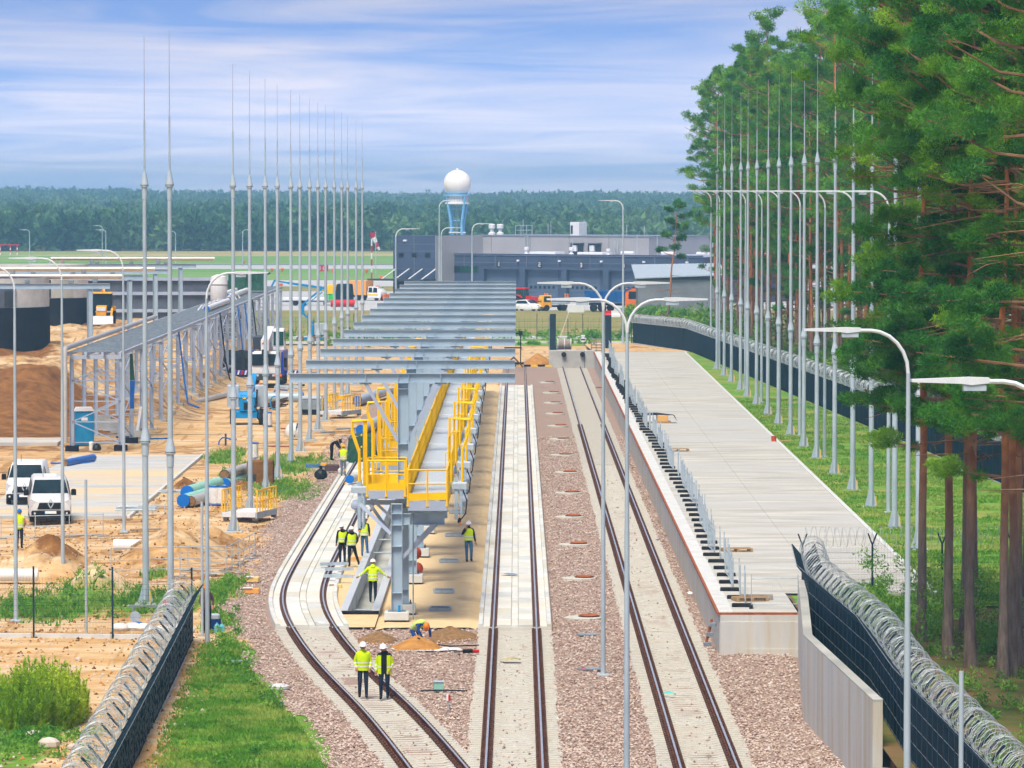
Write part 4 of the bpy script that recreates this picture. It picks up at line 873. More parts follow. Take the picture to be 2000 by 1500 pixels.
# local frame: x along the facade to the right, y into the building
MB().bx(0, 45, .0, 26, 0, 6.6).build('wall', 'cladding', bd)
for i in range(8): MB().bx(i * 5.6 - .03 + 3.2, i * 5.6 + .03 + 3.2, -.03, 0, 4.9, 6.6).build('seam', 'seam', bd)
MB().bx(0, 45, -.025, 0, 5.55, 5.6).build('seam', 'seam', bd)
MB().bx(-.1, 45.1, -.12, 26, 6.6, 6.72).build('roof', 'roof_light', bd)
MB().bx(-.1, 45.1, -.16, -.04, 6.66, 6.86).build('parapet', 'cladding', bd)
def digit(parent, n, x, z, h):                               # door number on its dark plate
    seg = {1: 'bc', 2: 'abged', 3: 'abgcd', 4: 'fgbc', 5: 'afgcd'}[n]; w = h * .5; m = MB(); t = h * .16
    P = {'a': (0, h, w, h), 'b': (w, h / 2, w, h), 'c': (w, 0, w, h / 2), 'd': (0, 0, w, 0), 'e': (0, 0, 0, h / 2), 'f': (0, h / 2, 0, h), 'g': (0, h / 2, w, h / 2)}
    for s in seg: a, b, c, d = P[s]; m.bx(x - w / 2 + min(a, c) - t / 2, x - w / 2 + max(a, c) + t / 2, -.11, -.085, z + min(b, d) - t / 2, z + max(b, d) + t / 2)
    m.build('number', 'paint_white', parent)
for i in range(5):
    x0 = 7.3 + i * 7.35; w = 5.3; d = MB().bx(x0, x0 + w, -.02, .02, 0, 4.62).build('garage_door', 'cladding_door', bd)
    # deep reveal standing proud of the wall
    MB().bx(x0 - .95, x0, -.75, 0, 0, 4.9).build('pier', 'cladding', bd); MB().bx(x0 - .95, x0 + w + 1.1, -.76, 0, 4.62, 5.0).build('lintel', 'cladding', bd)
    for k in range(6): MB().bx(x0 + .4 + k * .8, x0 + .8 + k * .8, -.06, -.03, 1.9, 2.3).build('door_window', 'glass', d)
    for z in (.7, 1.4, 2.8, 3.5, 4.2): MB().bx(x0 + .02, x0 + w - .02, -.035, -.02, z - .012, z + .012).build('door_joint', 'cladding', d)
    p = MB().bx(x0 + w / 2 - .35, x0 + w / 2 + .35, -.82, -.76, 4.95, 5.75).build('number_plate', 'joint_dark', bd)
    n_ = MB(); digit(p, i + 1, x0 + w / 2, 5.1, .5)
    kids_ = None
    MB().cbx(x0 + w + .2, x0 + w + .6, -.3, 0, 5.75, 6.0, .04).build('wall_light', 'lamp_white', bd)
for o in bpy.data.objects:
    if o.name.split('.')[0] == 'number': o.location.y = -.74
MB().bx(1.0, 7.3, -.05, 0, 4.05, 5.05).build('window_frame', 'joint_dark', bd)
for k in range(4): MB().bx(1.1 + k * 1.55, 2.55 + k * 1.55, -.08, -.04, 4.12, 4.98).build('window_pane', 'glass_green' if k else 'glass', bd)
MB().bx(2.6, 5.6, -.05, 0, 1.0, 2.4).build('window_pane', 'glass', bd)
# taller grey block set back on the roof
ub = MB().bx(-2.0, 31.0, 7.0, 24, 6.72, 9.35).build('upper_block', 'cladding_grey', bd); MB().bx(-2.1, 31.1, 6.9, 24.1, 9.35, 9.45).build('coping', 'seam', ub)
for x in (3, 10, 17, 24): MB().bx(x - .03, x + .03, 6.96, 7.0, 6.75, 9.33).build('seam', 'seam', ub)
# tower-like left block, forward of the facade
lb = MB().bx(-8.6, -.9, -4.6, 16, 0, 9.4).build('left_block', 'cladding', bd); MB().bx(-.9, -.86, -4.6, 10, 0, 9.4).build('side_cladding', 'cladding_grey', lb)
for k in range(3): w_ = MB().bx(-7.6 + k * 2.4, -6.6 + k * 2.4, -4.66, -4.6, 6.25, 6.95).build('window', 'joint_dark', lb); MB().bx(-7.5 + k * 2.4, -6.7 + k * 2.4, -4.69, -4.65, 6.33, 6.87).build('pane', 'glass', w_)
for x in (-4.75,): MB().bx(x - .03, x + .03, -4.64, -4.6, 0, 9.3).build('seam', 'seam', lb)
for z in (4.6, 7.2, 8.2): MB().bx(-8.6, -.9, -4.63, -4.6, z - .02, z + .02).build('seam', 'seam', lb)
cn = MB().bx(-10.6, -.8, -8.2, -4.6, 2.9, 3.15).build('canopy', 'joint_dark', lb)
for k in range(4): MB().cyl((-8.4 + k * 2.4, -7.6, 3.1), (-8.0 + k * 2.4, -4.7, 4.6), .09, n=6).build('canopy_stay', 'white', cn)
MB().bx(-6.6, -6.0, -4.85, -4.65, 8.6, 8.85).build('wall_light', 'lamp_white', lb); lb.location.x = 2.3
# roof plant
def vent(x, y, z, s=1.0): MB().lathe([(.55 * s, 0), (.55 * s, .25 * s), (.28 * s, .4 * s), (.28 * s, .9 * s), (.5 * s, .95 * s), (.5 * s, 1.5 * s), (.3 * s, 1.6 * s)], c=(x, y, z), n=10).build('roof_vent', 'white', bd)
vent(-.6, 12, 9.45, 1.0); vent(.9, 12, 9.45, 1.0); vent(11.5, 4, 6.7, .7); vent(19.5, 4, 6.7, .7); vent(26, 4, 6.7, .6)
for x0, w in ((13, 4.6), (21.5, 4.4)): MB().cbx(x0, x0 + w, 2.6, 5, 6.72, 7.15, .05).build('skylight', 'white', bd)
for x0 in (29, 36, 42, 47): MB().cyl((x0, 3, 7.05), (x0 + 2.2, 3, 7.05), .28, n=10).build('roof_duct', 'white', bd)
for x0 in (17.5, 20.6): sh_ = MB().bx(x0, x0 + 2.0, 6.6, 7.0, 6.75, 8.35).build('plant_recess', 'joint_dark', bd); MB().cbx(x0 + .5, x0 + 1.3, 6.2, 6.6, 7.2, 8.1, .04).build('cooling_unit', 'white', sh_); MB().bx(x0 - .2, x0 + 2.2, 6.0, 7.0, 8.35, 8.45).build('hood', 'seam', sh_)
ac = MB().cbx(15.0, 16.6, 10, 12, 9.45, 11.4, .04).build('roof_cabinet', 'white', bd); MB().bx(15.15, 15.5, 9.96, 10, 9.7, 10.9).build('louvre', 'joint_dark', ac)
def ladder(x, y, z0, z1, n):
    l = MB()
    for s in (0, .5): l.bar((x + s, y, z0), (x + s, y, z1), .07, .07)
    for i in range(n): l.bar((x, y, z0 + (z1 - z0) * (i + .5) / n), (x + .5, y, z0 + (z1 - z0) * (i + .5) / n), .05, .05)
    l.build('ladder', 'galv', bd)
ladder(9.2, 6.8, 6.8, 9.4, 8)
m = MB()
for x in (7.2, 8.2, 9.2, 10.2): m.bar((x, 7.2, 9.45), (x, 7.2, 10.9), .08, .08)
for z in (10.2, 10.9): m.bar((7.2, 7.2, z), (10.2, 7.2, z), .07, .07)
m.build('roof_railing', 'galv', bd); ladder(25.4, 6.5, 6.8, 8.8, 5)
for x, y, h in ((8, 8, 3), (12.5, 8, 2.2), (13, 8, 2.6), (18.2, 9, 3), (19, 5, 2.8), (25, 9, 5), (27, 7.2, 2), (28.5, 4, 4), (31, 4, 3.8), (34.5, 4, 3.5), (44, 4, 3), (29.5, 8, 2)): MB().cyl((x, y, 6.7 if y < 7 else 9.4), (x, y, (6.7 if y < 7 else 9.4) + h * .8), .05, n=5).build('lightning_rod', 'galv', bd)
# radome tower behind
rd = thing('radome_tower', 'white spherical radome on a pale blue lattice tower behind the dark building', 'radar tower', (-9.85, 790, 0))
MB().sph((0, 0, 17.1), 2.28, 2.28, 2.28, 36, 22, z0=-.86).build('dome', 'radome', rd, True); MB().lathe([(.12, 19.3), (.28, 19.42), (.2, 19.55), (.03, 19.65)], n=10).build('finial', 'white', rd)
MB().lathe([(2.0, 15.05), (2.22, 15.05), (2.22, 15.4), (2.0, 15.4)], n=32).build('ring_beam', 'radar_blue', rd)
dr = MB().lathe([(1.85, 13.75), (2.0, 13.75), (2.0, 14.0), (1.88, 14.05), (1.9, 15.05)], n=32).build('drum', 'white', rd)
for k in range(28): a = k * 6.283 / 28; MB().bar((1.9 * math.cos(a), 1.9 * math.sin(a), 14.05), (1.93 * math.cos(a), 1.93 * math.sin(a), 15.0), .03, .03).build('drum_rib', 'seam', dr)
for k in range(4):
    a = R(35 + 90 * k); lt_ = [(2.0 * math.cos(a), 2.0 * math.sin(a), 15.0), (1.75 * math.cos(a), 1.75 * math.sin(a), 13.0), (1.25 * math.cos(a), 1.25 * math.sin(a), 10.5), (1.3 * math.cos(a), 1.3 * math.sin(a), 8)]
    MB().tube(lt_, .21, 8).build('leg', 'radar_blue', rd); MB().cyl((1.3 * math.cos(a), 1.3 * math.sin(a), 8.6), (1.9 * math.cos(a), 1.9 * math.sin(a), 0), .22, n=8).build('lower_leg', 'white', rd)
for z in (11.0, 12.9): MB().lathe([(.9, z), (1.0, z), (1.0, z + .12), (.9, z + .12)], n=16).build('stair_landing', 'radar_blue', rd)
MB().cyl((0, 0, 0), (0, 0, 13.8), .16, n=8).build('core_tube', 'galv', rd)
for k in range(18): a = k * .9; MB().bar((.2 * math.cos(a), .2 * math.sin(a), 8 + k * .32), (.9 * math.cos(a), .9 * math.sin(a), 8 + k * .32), .3, .06).build('stair_tread', 'radar_blue', rd)
for z in (8.0, 9.1): MB().bar((-1.4, -1.1, z), (1.4, -1.1, z), .16, .16).build('cross_bar', 'white', rd)
# ribbed shed at the right
sh = thing('ribbed_shed', 'light grey ribbed metal shed with a pale sloping roof at the right', 'shed', (0, 0, 0))
sx0, sx1, sy0 = 15.6, 27, 618
MB().bx(sx0, sx1, sy0, sy0 + 20, 0, 4.65).build('wall', 'shed', sh)
for i in range(46): MB().bx(sx0 + i * .25, sx0 + i * .25 + .1, sy0 - .06, sy0, .05, 4.6).build('wall_rib', 'shed', sh)
MB().add([(sx0 - .4, sy0 - .5, 4.62), (sx1, sy0 - .5, 5.1), (sx1, sy0 + 20, 6.2), (sx0 - .4, sy0 + 20, 6.0), (sx0 - .4, sy0 - .5, 4.75), (sx1, sy0 - .5, 5.25), (sx1, sy0 + 20, 6.35), (sx0 - .4, sy0 + 20, 6.15)], [(3,2,1,0),(4,5,6,7),(0,1,5,4),(1,2,6,5),(2,3,7,6),(3,0,4,7)]).build('roof', 'galv', sh)
MB().bx(sx0 - .2, sx1, sy0 - .12, sy0 - .065, 4.5, 4.62).build('gutter', 'joint_dark', sh)
# airfield lamps
lf = lamp(9.5, (-1,), 1.2, .8, .09); K = 0
FAR_L = [(58, 520, 0, 'left'), (207, 520, 0, 'left'), (343, 523, 0, 'left'), (474, 520, 1, 'right'), (200, 512, 0, 'left')]
for u, v, fl, s in FAR_L:
    X, Y, Z = at(u, v, 0); o = lf if K == 0 else copy_tree(lf); K += 1
    o.location = (X, Y, 0); o.scale = (1.0, 1, Y / 1000 * .80); o.rotation_euler.z = math.pi if fl else 0; tag(o, ['leftmost distant street lamp on the airfield', 'second distant street lamp from the left on the airfield', 'distant street lamp seen between the two near left masts', 'distant street lamp on the airfield with its arm pointing right', 'farthest small street lamp beside the second distant lamp'][K - 1], None, 'distant street lamps')
for u, vtop, D, fl, lbl in ((773, 447, 520, 1, 'street lamp in front of the left end of the dark building'), (858, 392, 640, 1, 'tall floodlight pole in front of the grey part of the dark building'), (922, 437, 600, 1, 'street lamp in front of the window band of the dark building'), (1217, 392, 500, 0, 'street lamp standing near the corner of the far dark fence'), (862, 445, 610, 1, 'street lamp right of the floodlight pole by the dark building')):
    z = 16 - (vtop - 372) * D / F; o = lamp(max(z, 4), (1,) if fl else (-1,), 1.6, .9, .10); o.location = ((u - 1010) * D / F, D, 0); tag(o, lbl)
# windsock
ws = thing('windsock', 'red and white windsock on a striped pole at the airfield edge', 'windsock', (*at(726, 545, 0)[:2], 0)); zt = 8.6
for k in range(7): MB().cyl((0, 0, k * 1.2), (0, 0, k * 1.2 + 1.2), .14, n=8).build('pole_band', 'red' if k % 2 == 0 else 'white', ws)
pts = [(0, 0, zt - .3), (.35, 0, zt - 1.1), (.75, 0, zt - 2.0), (1.1, 0, zt - 2.8), (1.4, 0, zt - 3.4)]
for k in range(4): MB().tube(pts[k:k + 2], [.55 - .09 * k, .55 - .09 * (k + 1)], 10).build('sock_band', 'crimson' if k % 2 == 0 else 'white', ws)
p2 = thing('sensor_pole', 'thin grey pole with cup anemometer beside the windsock', 'pole', (*at(734, 546, 0)[:2], 0)); MB().cyl((0, 0, 0), (0, 0, 8.6), .07, n=6).build('tube', 'galv', p2); MB().bar((-.5, 0, 8.6), (.5, 0, 8.6), .06, .06).sph((-.5, 0, 8.75), .2, nu=8, nv=4).sph((.5, 0, 8.75), .2, nu=8, nv=4).build('cups', 'joint_dark', p2)
sg = thing('taxiway_sign', 'small red taxiway sign with white digits beside the runway', 'sign', (*at(630, 533, 0)[:2], 0)); b_ = MB().bx(-1.1, 1.1, -.1, .1, .3, 1.5).build('board', 'crimson', sg)
m = MB()
for x in (-.6, .35): m.bx(x - .22, x - .12, -.13, -.1, .6, 1.2).bx(x + .12, x + .22, -.13, -.1, .6, 1.2).bx(x - .12, x + .12, -.13, -.1, 1.1, 1.2).bx(x - .12, x + .12, -.13, -.1, .6, .7)
m.bx(-.12, .05, -.13, -.1, .85, .95).build('digits', 'paint_white', b_)
for x in (-.8, .8): MB().bx(x - .05, x + .05, -.05, .05, 0, .3).build('leg', 'joint_dark', sg)
for i, (u, v) in enumerate(((531, 532), (551, 532), (650, 533), (716, 534), (476, 516), (745, 548), (549, 563))):
    t = thing('edge_light', 'small orange runway edge marker in the airfield grass', 'marker', (*at(u, v, 0)[:2], 0), 0, 'airfield edge markers'); MB().lathe([(.12, 0), (.12, .35), (.3, .4), (.3, .75), (.1, .85)], n=8).build('lamp', 'orange', t)
ag = thing('antenna_frame', 'red and white striped antenna frame at the far left edge of the airfield', 'antenna', (*at(18, 498, 0)[:2], 0))
for x in (-2.2, .3, 2.0):
    for k in range(4): MB().bx(x - .12, x + .12, -.1, .1, k * .6, k * .6 + .6).build('leg_band', 'red' if k % 2 else 'white', ag)
MB().bx(-2.6, 2.6, -.15, .15, 2.4, 2.65).build('top_bar', 'red', ag)

# ---------------------------------------------------------------- tanks, pipe racks on the raised ground at the left
def tank(cx, cy, r, zb, zm, zt, lbl, doors):
    t = thing('concrete_tank', lbl, 'tank', (cx, cy, 0)); n = 40
    MB().lathe([(r, zb), (r, zm)], n=n).build('tar_band', 'tar', t, True)
    MB().lathe([(r - .06, zm - .1), (r - .06, zt)], n=n, cap=False).build('concrete_shell', 'concrete_light', t, True); MB().lathe([(r - .5, zt - .3), (r - .06, zt - .02), (r - .06, zt)], n=n, cap=False).build('rim', 'concrete', t)
    for a0, a1, za, zb_, mm in doors:
        k = MB(); q = [[((r + .03) * math.cos(R(a)), (r + .03) * math.sin(R(a)), z) for z in (za, zb_)] + [((r - .02) * math.cos(R(a)), (r - .02) * math.sin(R(a)), z) for z in (zb_, za)] for a in np.linspace(a0, a1, 7)]; k.loft(q).build('opening', mm, t)
    return t
tank(-45.2, 401, 6.1, 1.5, 6.3, 8.75, 'round concrete tank with black tarred base at the left edge', [(-95, -52, 6.35, 8.0, 'cor_dark'), (-115, -96, 6.35, 8.5, 'joint_dark'), (-62, -55, 6.35, 7.7, 'joint_dark')])
tank(-46.2, 462, 4.9, 1.5, 5.7, 8.9, 'second round concrete tank with black tarred base, behind the first', [(-118, -103, 5.75, 8.0, 'cor_dark'), (-92, -70, 5.75, 7.6, 'glass'), (-68, -42, 5.75, 7.5, 'concrete')])
for cx, cy, z, lbl in ((-44, 389.5, 7.6, 'orange lamp on the first tank'), ): pass
RK = [(383.6, 8.5), (423, 8.5), (453, 8.5), (487, 8.5)]
for i, (y, z) in enumerate(RK):
    t = thing('pipe_rack_frame', ['nearest', 'second', 'third', 'farthest'][i] + ' grey steel rack frame carrying silver pipes on the far left', 'pipe rack', (-34.2, y, 0), 0, 'pipe rack frames'); m = MB()
    hsec(m, (0, 0, 1.5), (0, 0, z - .35), .42, .42, .03, 'colx'); m.build('column', 'gantry', t); m = MB(); hsec(m, (-26 if i == 0 else -14, 0, z - .15), (1.6, 0, z - .15), .25, .42, .03, 'x'); m.build('beam', 'gantry', t)
    for x in (-12, -8.5, -5, -1.5): MB().cbx(x - .2, x + .2, -.15, .15, z + .06, z + .34, .03).build('saddle', 'galv_dark', t)
for u0, u1, v, D, r, lbl in ((-60, 238, 540, 400, .21, 'lower silver pipe lying across the rack frames at the far left'), (-60, 300, 525, 440, .21, 'middle silver pipe lying across the rack frames at the far left'), (100, 417, 505, 470, .19, 'upper silver pipe ending by the lightning masts')):
    z = 16 - (v - 372) * D / F; t = thing('silver_pipe', lbl, 'pipe', (0, D, z)); xa, xb = (u0 - 1010) * D / F, (u1 - 1010) * D / F; MB().cyl((xa, 0, 0), (xb, 0, 0), r, n=16).build('pipe_shell', 'pipe_steel', t, True); MB().cyl((xb, 0, 0), (xb + .12, 0, 0), r * .8, n=12).build('end_cap', 'white', t)
    for x in np.arange(xa + 4, xb, 6.5): MB().cbx(x - .2, x + .2, -.2, .2, -r - .3, -r + .05, .04).build('pipe_shoe', 'galv_dark', t)
    if u0 == 100:
        for x in (0, .95): MB().tube([(xa + .6 + x, 0, 0), (xa + .1 + x, 0, -.1), (xa - .1 + x, 0, -.6), (xa - .1 + x, 0, -3.2)], r * .9, 10).build('elbow', 'pipe_steel', t)
cw = thing('sheet_pile_wall', 'dark ribbed wall with pale rails behind the digger', 'wall', (0, 500, 0))
MB().bx(-46.5, -27.5, 0, .5, 0, 6.6).build('wall', 'cor_dark', cw)
for i in range(75): MB().bx(-46.5 + i * .25, -46.38 + i * .25, -.1, 0, 0, 6.5).build('rib', 'cor_dark', cw)
for z in (3.3, 5.1, 6.6): MB().bx(-46.5, -27.5, -.35, -.11, z, z + .34).build('rail', 'gantry2', cw)

# ---------------------------------------------------------------- trestle pipe rack with bracing
ts = thing('pipe_trestle', 'long braced grey steel trestle with grating deck and pipes on the left', 'trestle', (0, 0, 0))
TX0, TX1, TZ = -28.0, -24.75, 5.9
TYS = list(np.arange(300, 505, 8.5))
for k, y in enumerate(TYS):
    for x in (TX0 + .1, TX1 - .1):
        zb = float(yard_h(np.array(x), np.array(y))); m = MB(); hsec(m, (x, y, zb), (x, y, TZ - .45), .24, .24, .02, 'colx'); m.build('column', 'gantry2', ts); MB().cbx(x - .4, x + .4, y - .4, y + .4, zb - .5, zb + (.35 if k < 2 else .1), .03).build('footing', 'tar' if k < 2 else 'concrete', ts)
    MB().bx(TX0, TX1, y - .1, y + .1, TZ - .45, TZ - .2).build('cross_beam', 'gantry2', ts)
    zb = float(yard_h(np.array(TX1), np.array(y))); zs = np.linspace(zb + .5, TZ - .5, 5)
    if k % 2 == 0 or k < 3:
        for j in range(4):
            a, b = (TX0 + .1, TX1 - .1) if j % 2 else (TX1 - .1, TX0 + .1); MB().bar((a, y, zs[j]), (b, y, zs[j + 1]), .07, .07).build('brace', 'gantry2', ts); MB().bar((TX0 + .1, y, zs[j]), (TX1 - .1, y, zs[j]), .07, .07).build('strut', 'gantry2', ts)
    if k < len(TYS) - 1 and k % 2 == 0:
        for j in range(4):
            a, b = (y, y + 8.5) if j % 2 else (y + 8.5, y); MB().bar((TX1 - .1, a, zs[j]), (TX1 - .1, b, zs[j + 1]), .07, .07).build('brace', 'gantry2', ts)
for x in (TX0, TX0 + 1.1, TX1 - 1.1, TX1): MB().bx(x - .07, x + .07, 298.5, 504, TZ - .2, TZ + .02).build('runner', 'gantry2', ts)
for i in range(140): y = 299 + i * 1.46; MB().bx(TX0 + .1, TX1 - .1, y, y + .22, TZ + .02, TZ + .07).build('sleeper_bar', 'galv_dark', ts)
MB().cyl((TX0 - .1, 298, TZ + .3), (TX0 - .1, 372, TZ + .3), .17, n=10).build('pipe', 'pipe_grey', ts, True); MB().tube([(TX0 - .1, 298, TZ + .3), (TX0 - .1, 297.6, TZ + .2), (TX0 - .1, 297.5, TZ - .2), (TX0 - .1, 297.5, TZ - 5.6)], .15, 10).build('downpipe', 'pipe_grey', ts, True)
for (xa, y0, y1, r) in ((TX1 - .9, 396, 425, .22), (TX0 + 1.5, 440, 470, .24), (TX0 + .4, 440, 470, .24)): MB().cyl((xa, y0, TZ + .35), (xa, y1, TZ + .35), r, n=10).build('pipe', 'white', ts, True); MB().cyl((xa, y0 - .25, TZ + .35), (xa, y0, TZ + .35), r * 1.08, n=10).build('end_cap', 'cap_blue', ts)
for i in range(9): MB().tube([(TX1 - 1.9, 400 + i * 5.5, TZ + .1), (TX1 - 1.6, 400 + i * 5.5, TZ + .5), (TX1 - 1.2, 401 + i * 5.5, TZ + .45), (TX1 - 1.0, 401 + i * 5.5, TZ + .1)], .07, 5).build('pipe_clip', 'white', ts)
MB().lathe([(.55, 0), (.75, .25), (.75, 1.5), (.62, 1.55), (.8, 1.65), (.7, 2.3), (.2, 2.5)], c=(TX1 - 1.9, 428, TZ + .1), n=16).build('wrapped_vessel', 'white', ts, True)
tb = thing('green_tarpaulin', 'green tarpaulin draped over the far end of the steel trestle', 'tarpaulin', (0, 0, 0)); m = MB(); rr = random.Random(2); rings = []
for i in range(13): x = -28.3 + i * .31; rings.append([(x, 470 + rr.uniform(-.1, .1), TZ + 1.9 + rr.uniform(-.15, .15)), (x + rr.uniform(-.05, .05), 469.9 + rr.uniform(-.2, .2), TZ + 1.1), (x, 469.7 + rr.uniform(-.2, .2), TZ + .3)])
m.loft(rings, cap=False, closed=False).build('sheet', 'green_tarp', tb); MB().bx(-28.5, -24.4, 470.1, 474, TZ + 1.85, TZ + 2.0).build('top_sheet', 'dark_tarp', tb)
for i, (y, x, z1, col) in enumerate(((350, TX1 - .0, .5, 'weld_blue'), (395, TX1 + .25, .2, 'black'), (420, TX1 + .25, .2, 'weld_blue'), (444, TX1 + .2, .3, 'black'), (430, TX1 + .3, .2, 'weld_blue'))):
    t = thing('hanging_hose', ['blue hose hanging from the trestle, nearest of them', 'thick black hose hanging from the far trestle beside the crane', 'blue hose hanging in a slack line from the far trestle', 'black hose at the far end of the trestle', 'second blue hose hanging near the trestle end'][i], 'hose', (0, 0, 0))
    MB().tube([(x, y, TZ), (x + .25, y - .2, TZ - 2), (x + .45, y - .5, 2.2), (x + .75 + i * .1, y - 1, .5), (x + 1.6, y - 1.5, z1 - .3)], .07, 6).build('tube', col, t, True)
t = thing('hanging_tarp', 'green and blue tarpaulin strip hanging on a near trestle column', 'tarpaulin', (TX1 + .05, 305.5, 0)); MB().loft([[(x, yy, z) for x, yy in ((0, 0), (.35 - .2 * abs(z - 3.6) / 2.2, -.12), (.28 - .15 * abs(z - 3.6) / 2.2, .15))] for z in (5.6, 4.8, 3.9)]).build('upper_sheet', 'green_tarp', t); MB().loft([[(x, yy, z) for x, yy in ((0, 0), (.33 - .05 * (3.88 - z), -.12), (.26, .15))] for z in (3.88, 3.0, 2.1)]).build('lower_sheet', 'weld_blue', t)
# ---------------------------------------------------------------- vehicles and machines (front of each points to -y of its own frame)
def shell(name, st, m, parent, smooth=True):                 # st: (y, z bottom, z middle, z top, half widths bottom, middle, top)
    rings = [[(-wb, y, zb), (wb, y, zb), (wm, y, zb + .06), (wm, y, zm), (wt, y, zt - .07), (wt - .10, y, zt), (-wt + .10, y, zt), (-wt, y, zt - .07), (-wm, y, zm), (-wm, y, zb + .06)] for y, zb, zm, zt, wb, wm, wt in st]
    return MB().loft(rings).build(name, m, parent, smooth)
def wheel(parent, x, y, r, w, rim='galv', name='wheel'):
    t = MB().lathe([(r * .62, -w / 2), (r * .93, -w / 2), (r, -w * .35), (r, w * .35), (r * .93, w / 2), (r * .62, w / 2)], n=20).build(name, 'rubber', parent); t.matrix_local = Matrix.Translation((x, y, r)) @ Matrix.Rotation(R(90), 4, 'Y')
    MB().lathe([(.02, -w * .38), (r * .25, -w * .42), (r * .6, -w * .32), (r * .64, -w * .48), (r * .64, w * .48), (r * .6, w * .32), (r * .25, w * .42), (.02, w * .38)], n=16).build('rim', rim, t)
    return t
def patch(name, pts, m, parent, th=.012):                    # thin pane laid on a surface
    a, b, c, d = [Vector(p) for p in pts]; n = (b - a).cross(d - a).normalized() * th
    return MB().add([a, b, c, d, a + n, b + n, c + n, d + n], [(3,2,1,0),(4,5,6,7),(0,1,5,4),(1,2,6,5),(2,3,7,6),(3,0,4,7)]).build(name, m, parent)
def van(label, paint, loc, rz, grille=True, kombi=True):
    t = thing('van', label, 'van', loc, rz, 'vans parked by the paving')
    b = shell('body', [(-2.5, .38, .6, .80, .70, .78, .70), (-2.46, .30, .66, .95, .80, .90, .82), (-2.25, .28, .78, 1.06, .86, .955, .88), (-1.75, .27, .9, 1.2, .9, .975, .9), (-1.52, .27, 1.0, 1.27, .92, .975, .88), (-.88, .27, 1.15, 1.86, .93, .975, .76), (-.55, .27, 1.15, 1.945, .93, .975, .76), (0, .27, 1.15, 1.97, .93, .975, .77), (1.8, .27, 1.15, 1.97, .93, .975, .78), (2.4, .28, 1.15, 1.93, .92, .965, .78), (2.5, .34, 1.1, 1.84, .88, .94, .74)], paint, t)
    ws_ = patch('windscreen', [(-.84, -1.545, 1.275), (.84, -1.545, 1.275), (.70, -.92, 1.83), (-.70, -.92, 1.83)], 'glass', t)
    for s in (-1, 1): MB().bar((s * .1, -1.56, 1.29), (s * .62, -1.52, 1.36), .02, .02).build('wiper', 'black', ws_)
    for s in (-1, 1):
        pts = [(s * .955, -1.35, 1.2), (s * .955, -.35, 1.2), (s * .83, -.35, 1.76), (s * .85, -.95, 1.72)]; patch('side_window', pts if s > 0 else pts[::-1], 'glass', t)
        if kombi:
            for y0, y1 in ((-.25, .95), (1.05, 2.2)): pts = [(s * .955, y0, 1.2), (s * .955, y1, 1.2), (s * .83, y1, 1.76), (s * .83, y0, 1.76)]; patch('side_window', pts if s > 0 else pts[::-1], 'glass', t)
        MB().cbx(s * 1.0 - (.02 if s > 0 else .22), s * 1.0 + (.22 if s > 0 else .02), -1.32, -1.16, 1.16, 1.44, .05).build('mirror', 'black', t)
        MB().prism([(s * .56, .78), (s * .93, .70), (s * .95, 1.0), (s * .88, 1.05), (s * .60, .92)], -2.47, -2.2, 'y').build('headlight', 'headlight', t)
        MB().bx(s * .975 - .012, s * .975 + .012, -.9, 2.2, .55, .63).build('side_trim', 'black', t)
        for y in (-1.55, 1.5): wheel(t, s * .85, y, .33, .22)
    MB().prism([(-.62, .62), (.62, .62), (.52, .90), (-.52, .90)], -2.53, -2.44, 'y').build('grille', 'black', t)
    bp = MB().cbx(-.9, .9, -2.56, -2.3, .26, .56, .05).build('bumper', 'black', t); MB().bx(-.26, .26, -2.585, -2.555, .42, .54).build('number_plate', 'paint_white', bp); MB().bx(-.29, -.262, -2.587, -2.555, .42, .54).build('plate_band', 'cap_blue', bp)
    for s in (-1, 1): MB().lathe([(.05, 0), (.05, .02)], n=10).build('fog_lamp', 'headlight', bp).matrix_local = Matrix.Translation((s * .74, -2.55, .44)) @ Matrix.Rotation(R(90), 4, 'X')
    e = MB()                                                 # diamond badge
    for a, b_ in (((0, .20), (.12, 0)), ((.12, 0), (0, -.20)), ((0, -.20), (-.12, 0)), ((-.12, 0), (0, .20))): e.bar((a[0], -2.56, .86 + a[1]), (b_[0], -2.56, .86 + b_[1]), .045, .03, up=(0, 1, 0))
    e.build('badge', 'galv', t); MB().cyl((-.3, -.6, 1.95), (-.3, -.5, 2.3), .012, n=5).build('aerial', 'black', t)
    MB().bx(-.3, .35, -.1, 1.4, 1.965, 1.985).build('roof_panel', 'white', t); t.scale = (1.05, 1.05, 1.1)
    return t
van('silver van with black bumper parked facing the camera on the left', 'van_silver', (-23.05, 235.7, -.2), R(7))
van('white van parked behind the silver one at the left edge', 'van_white', (-25.4, 248.5, -.2), R(2), kombi=False)
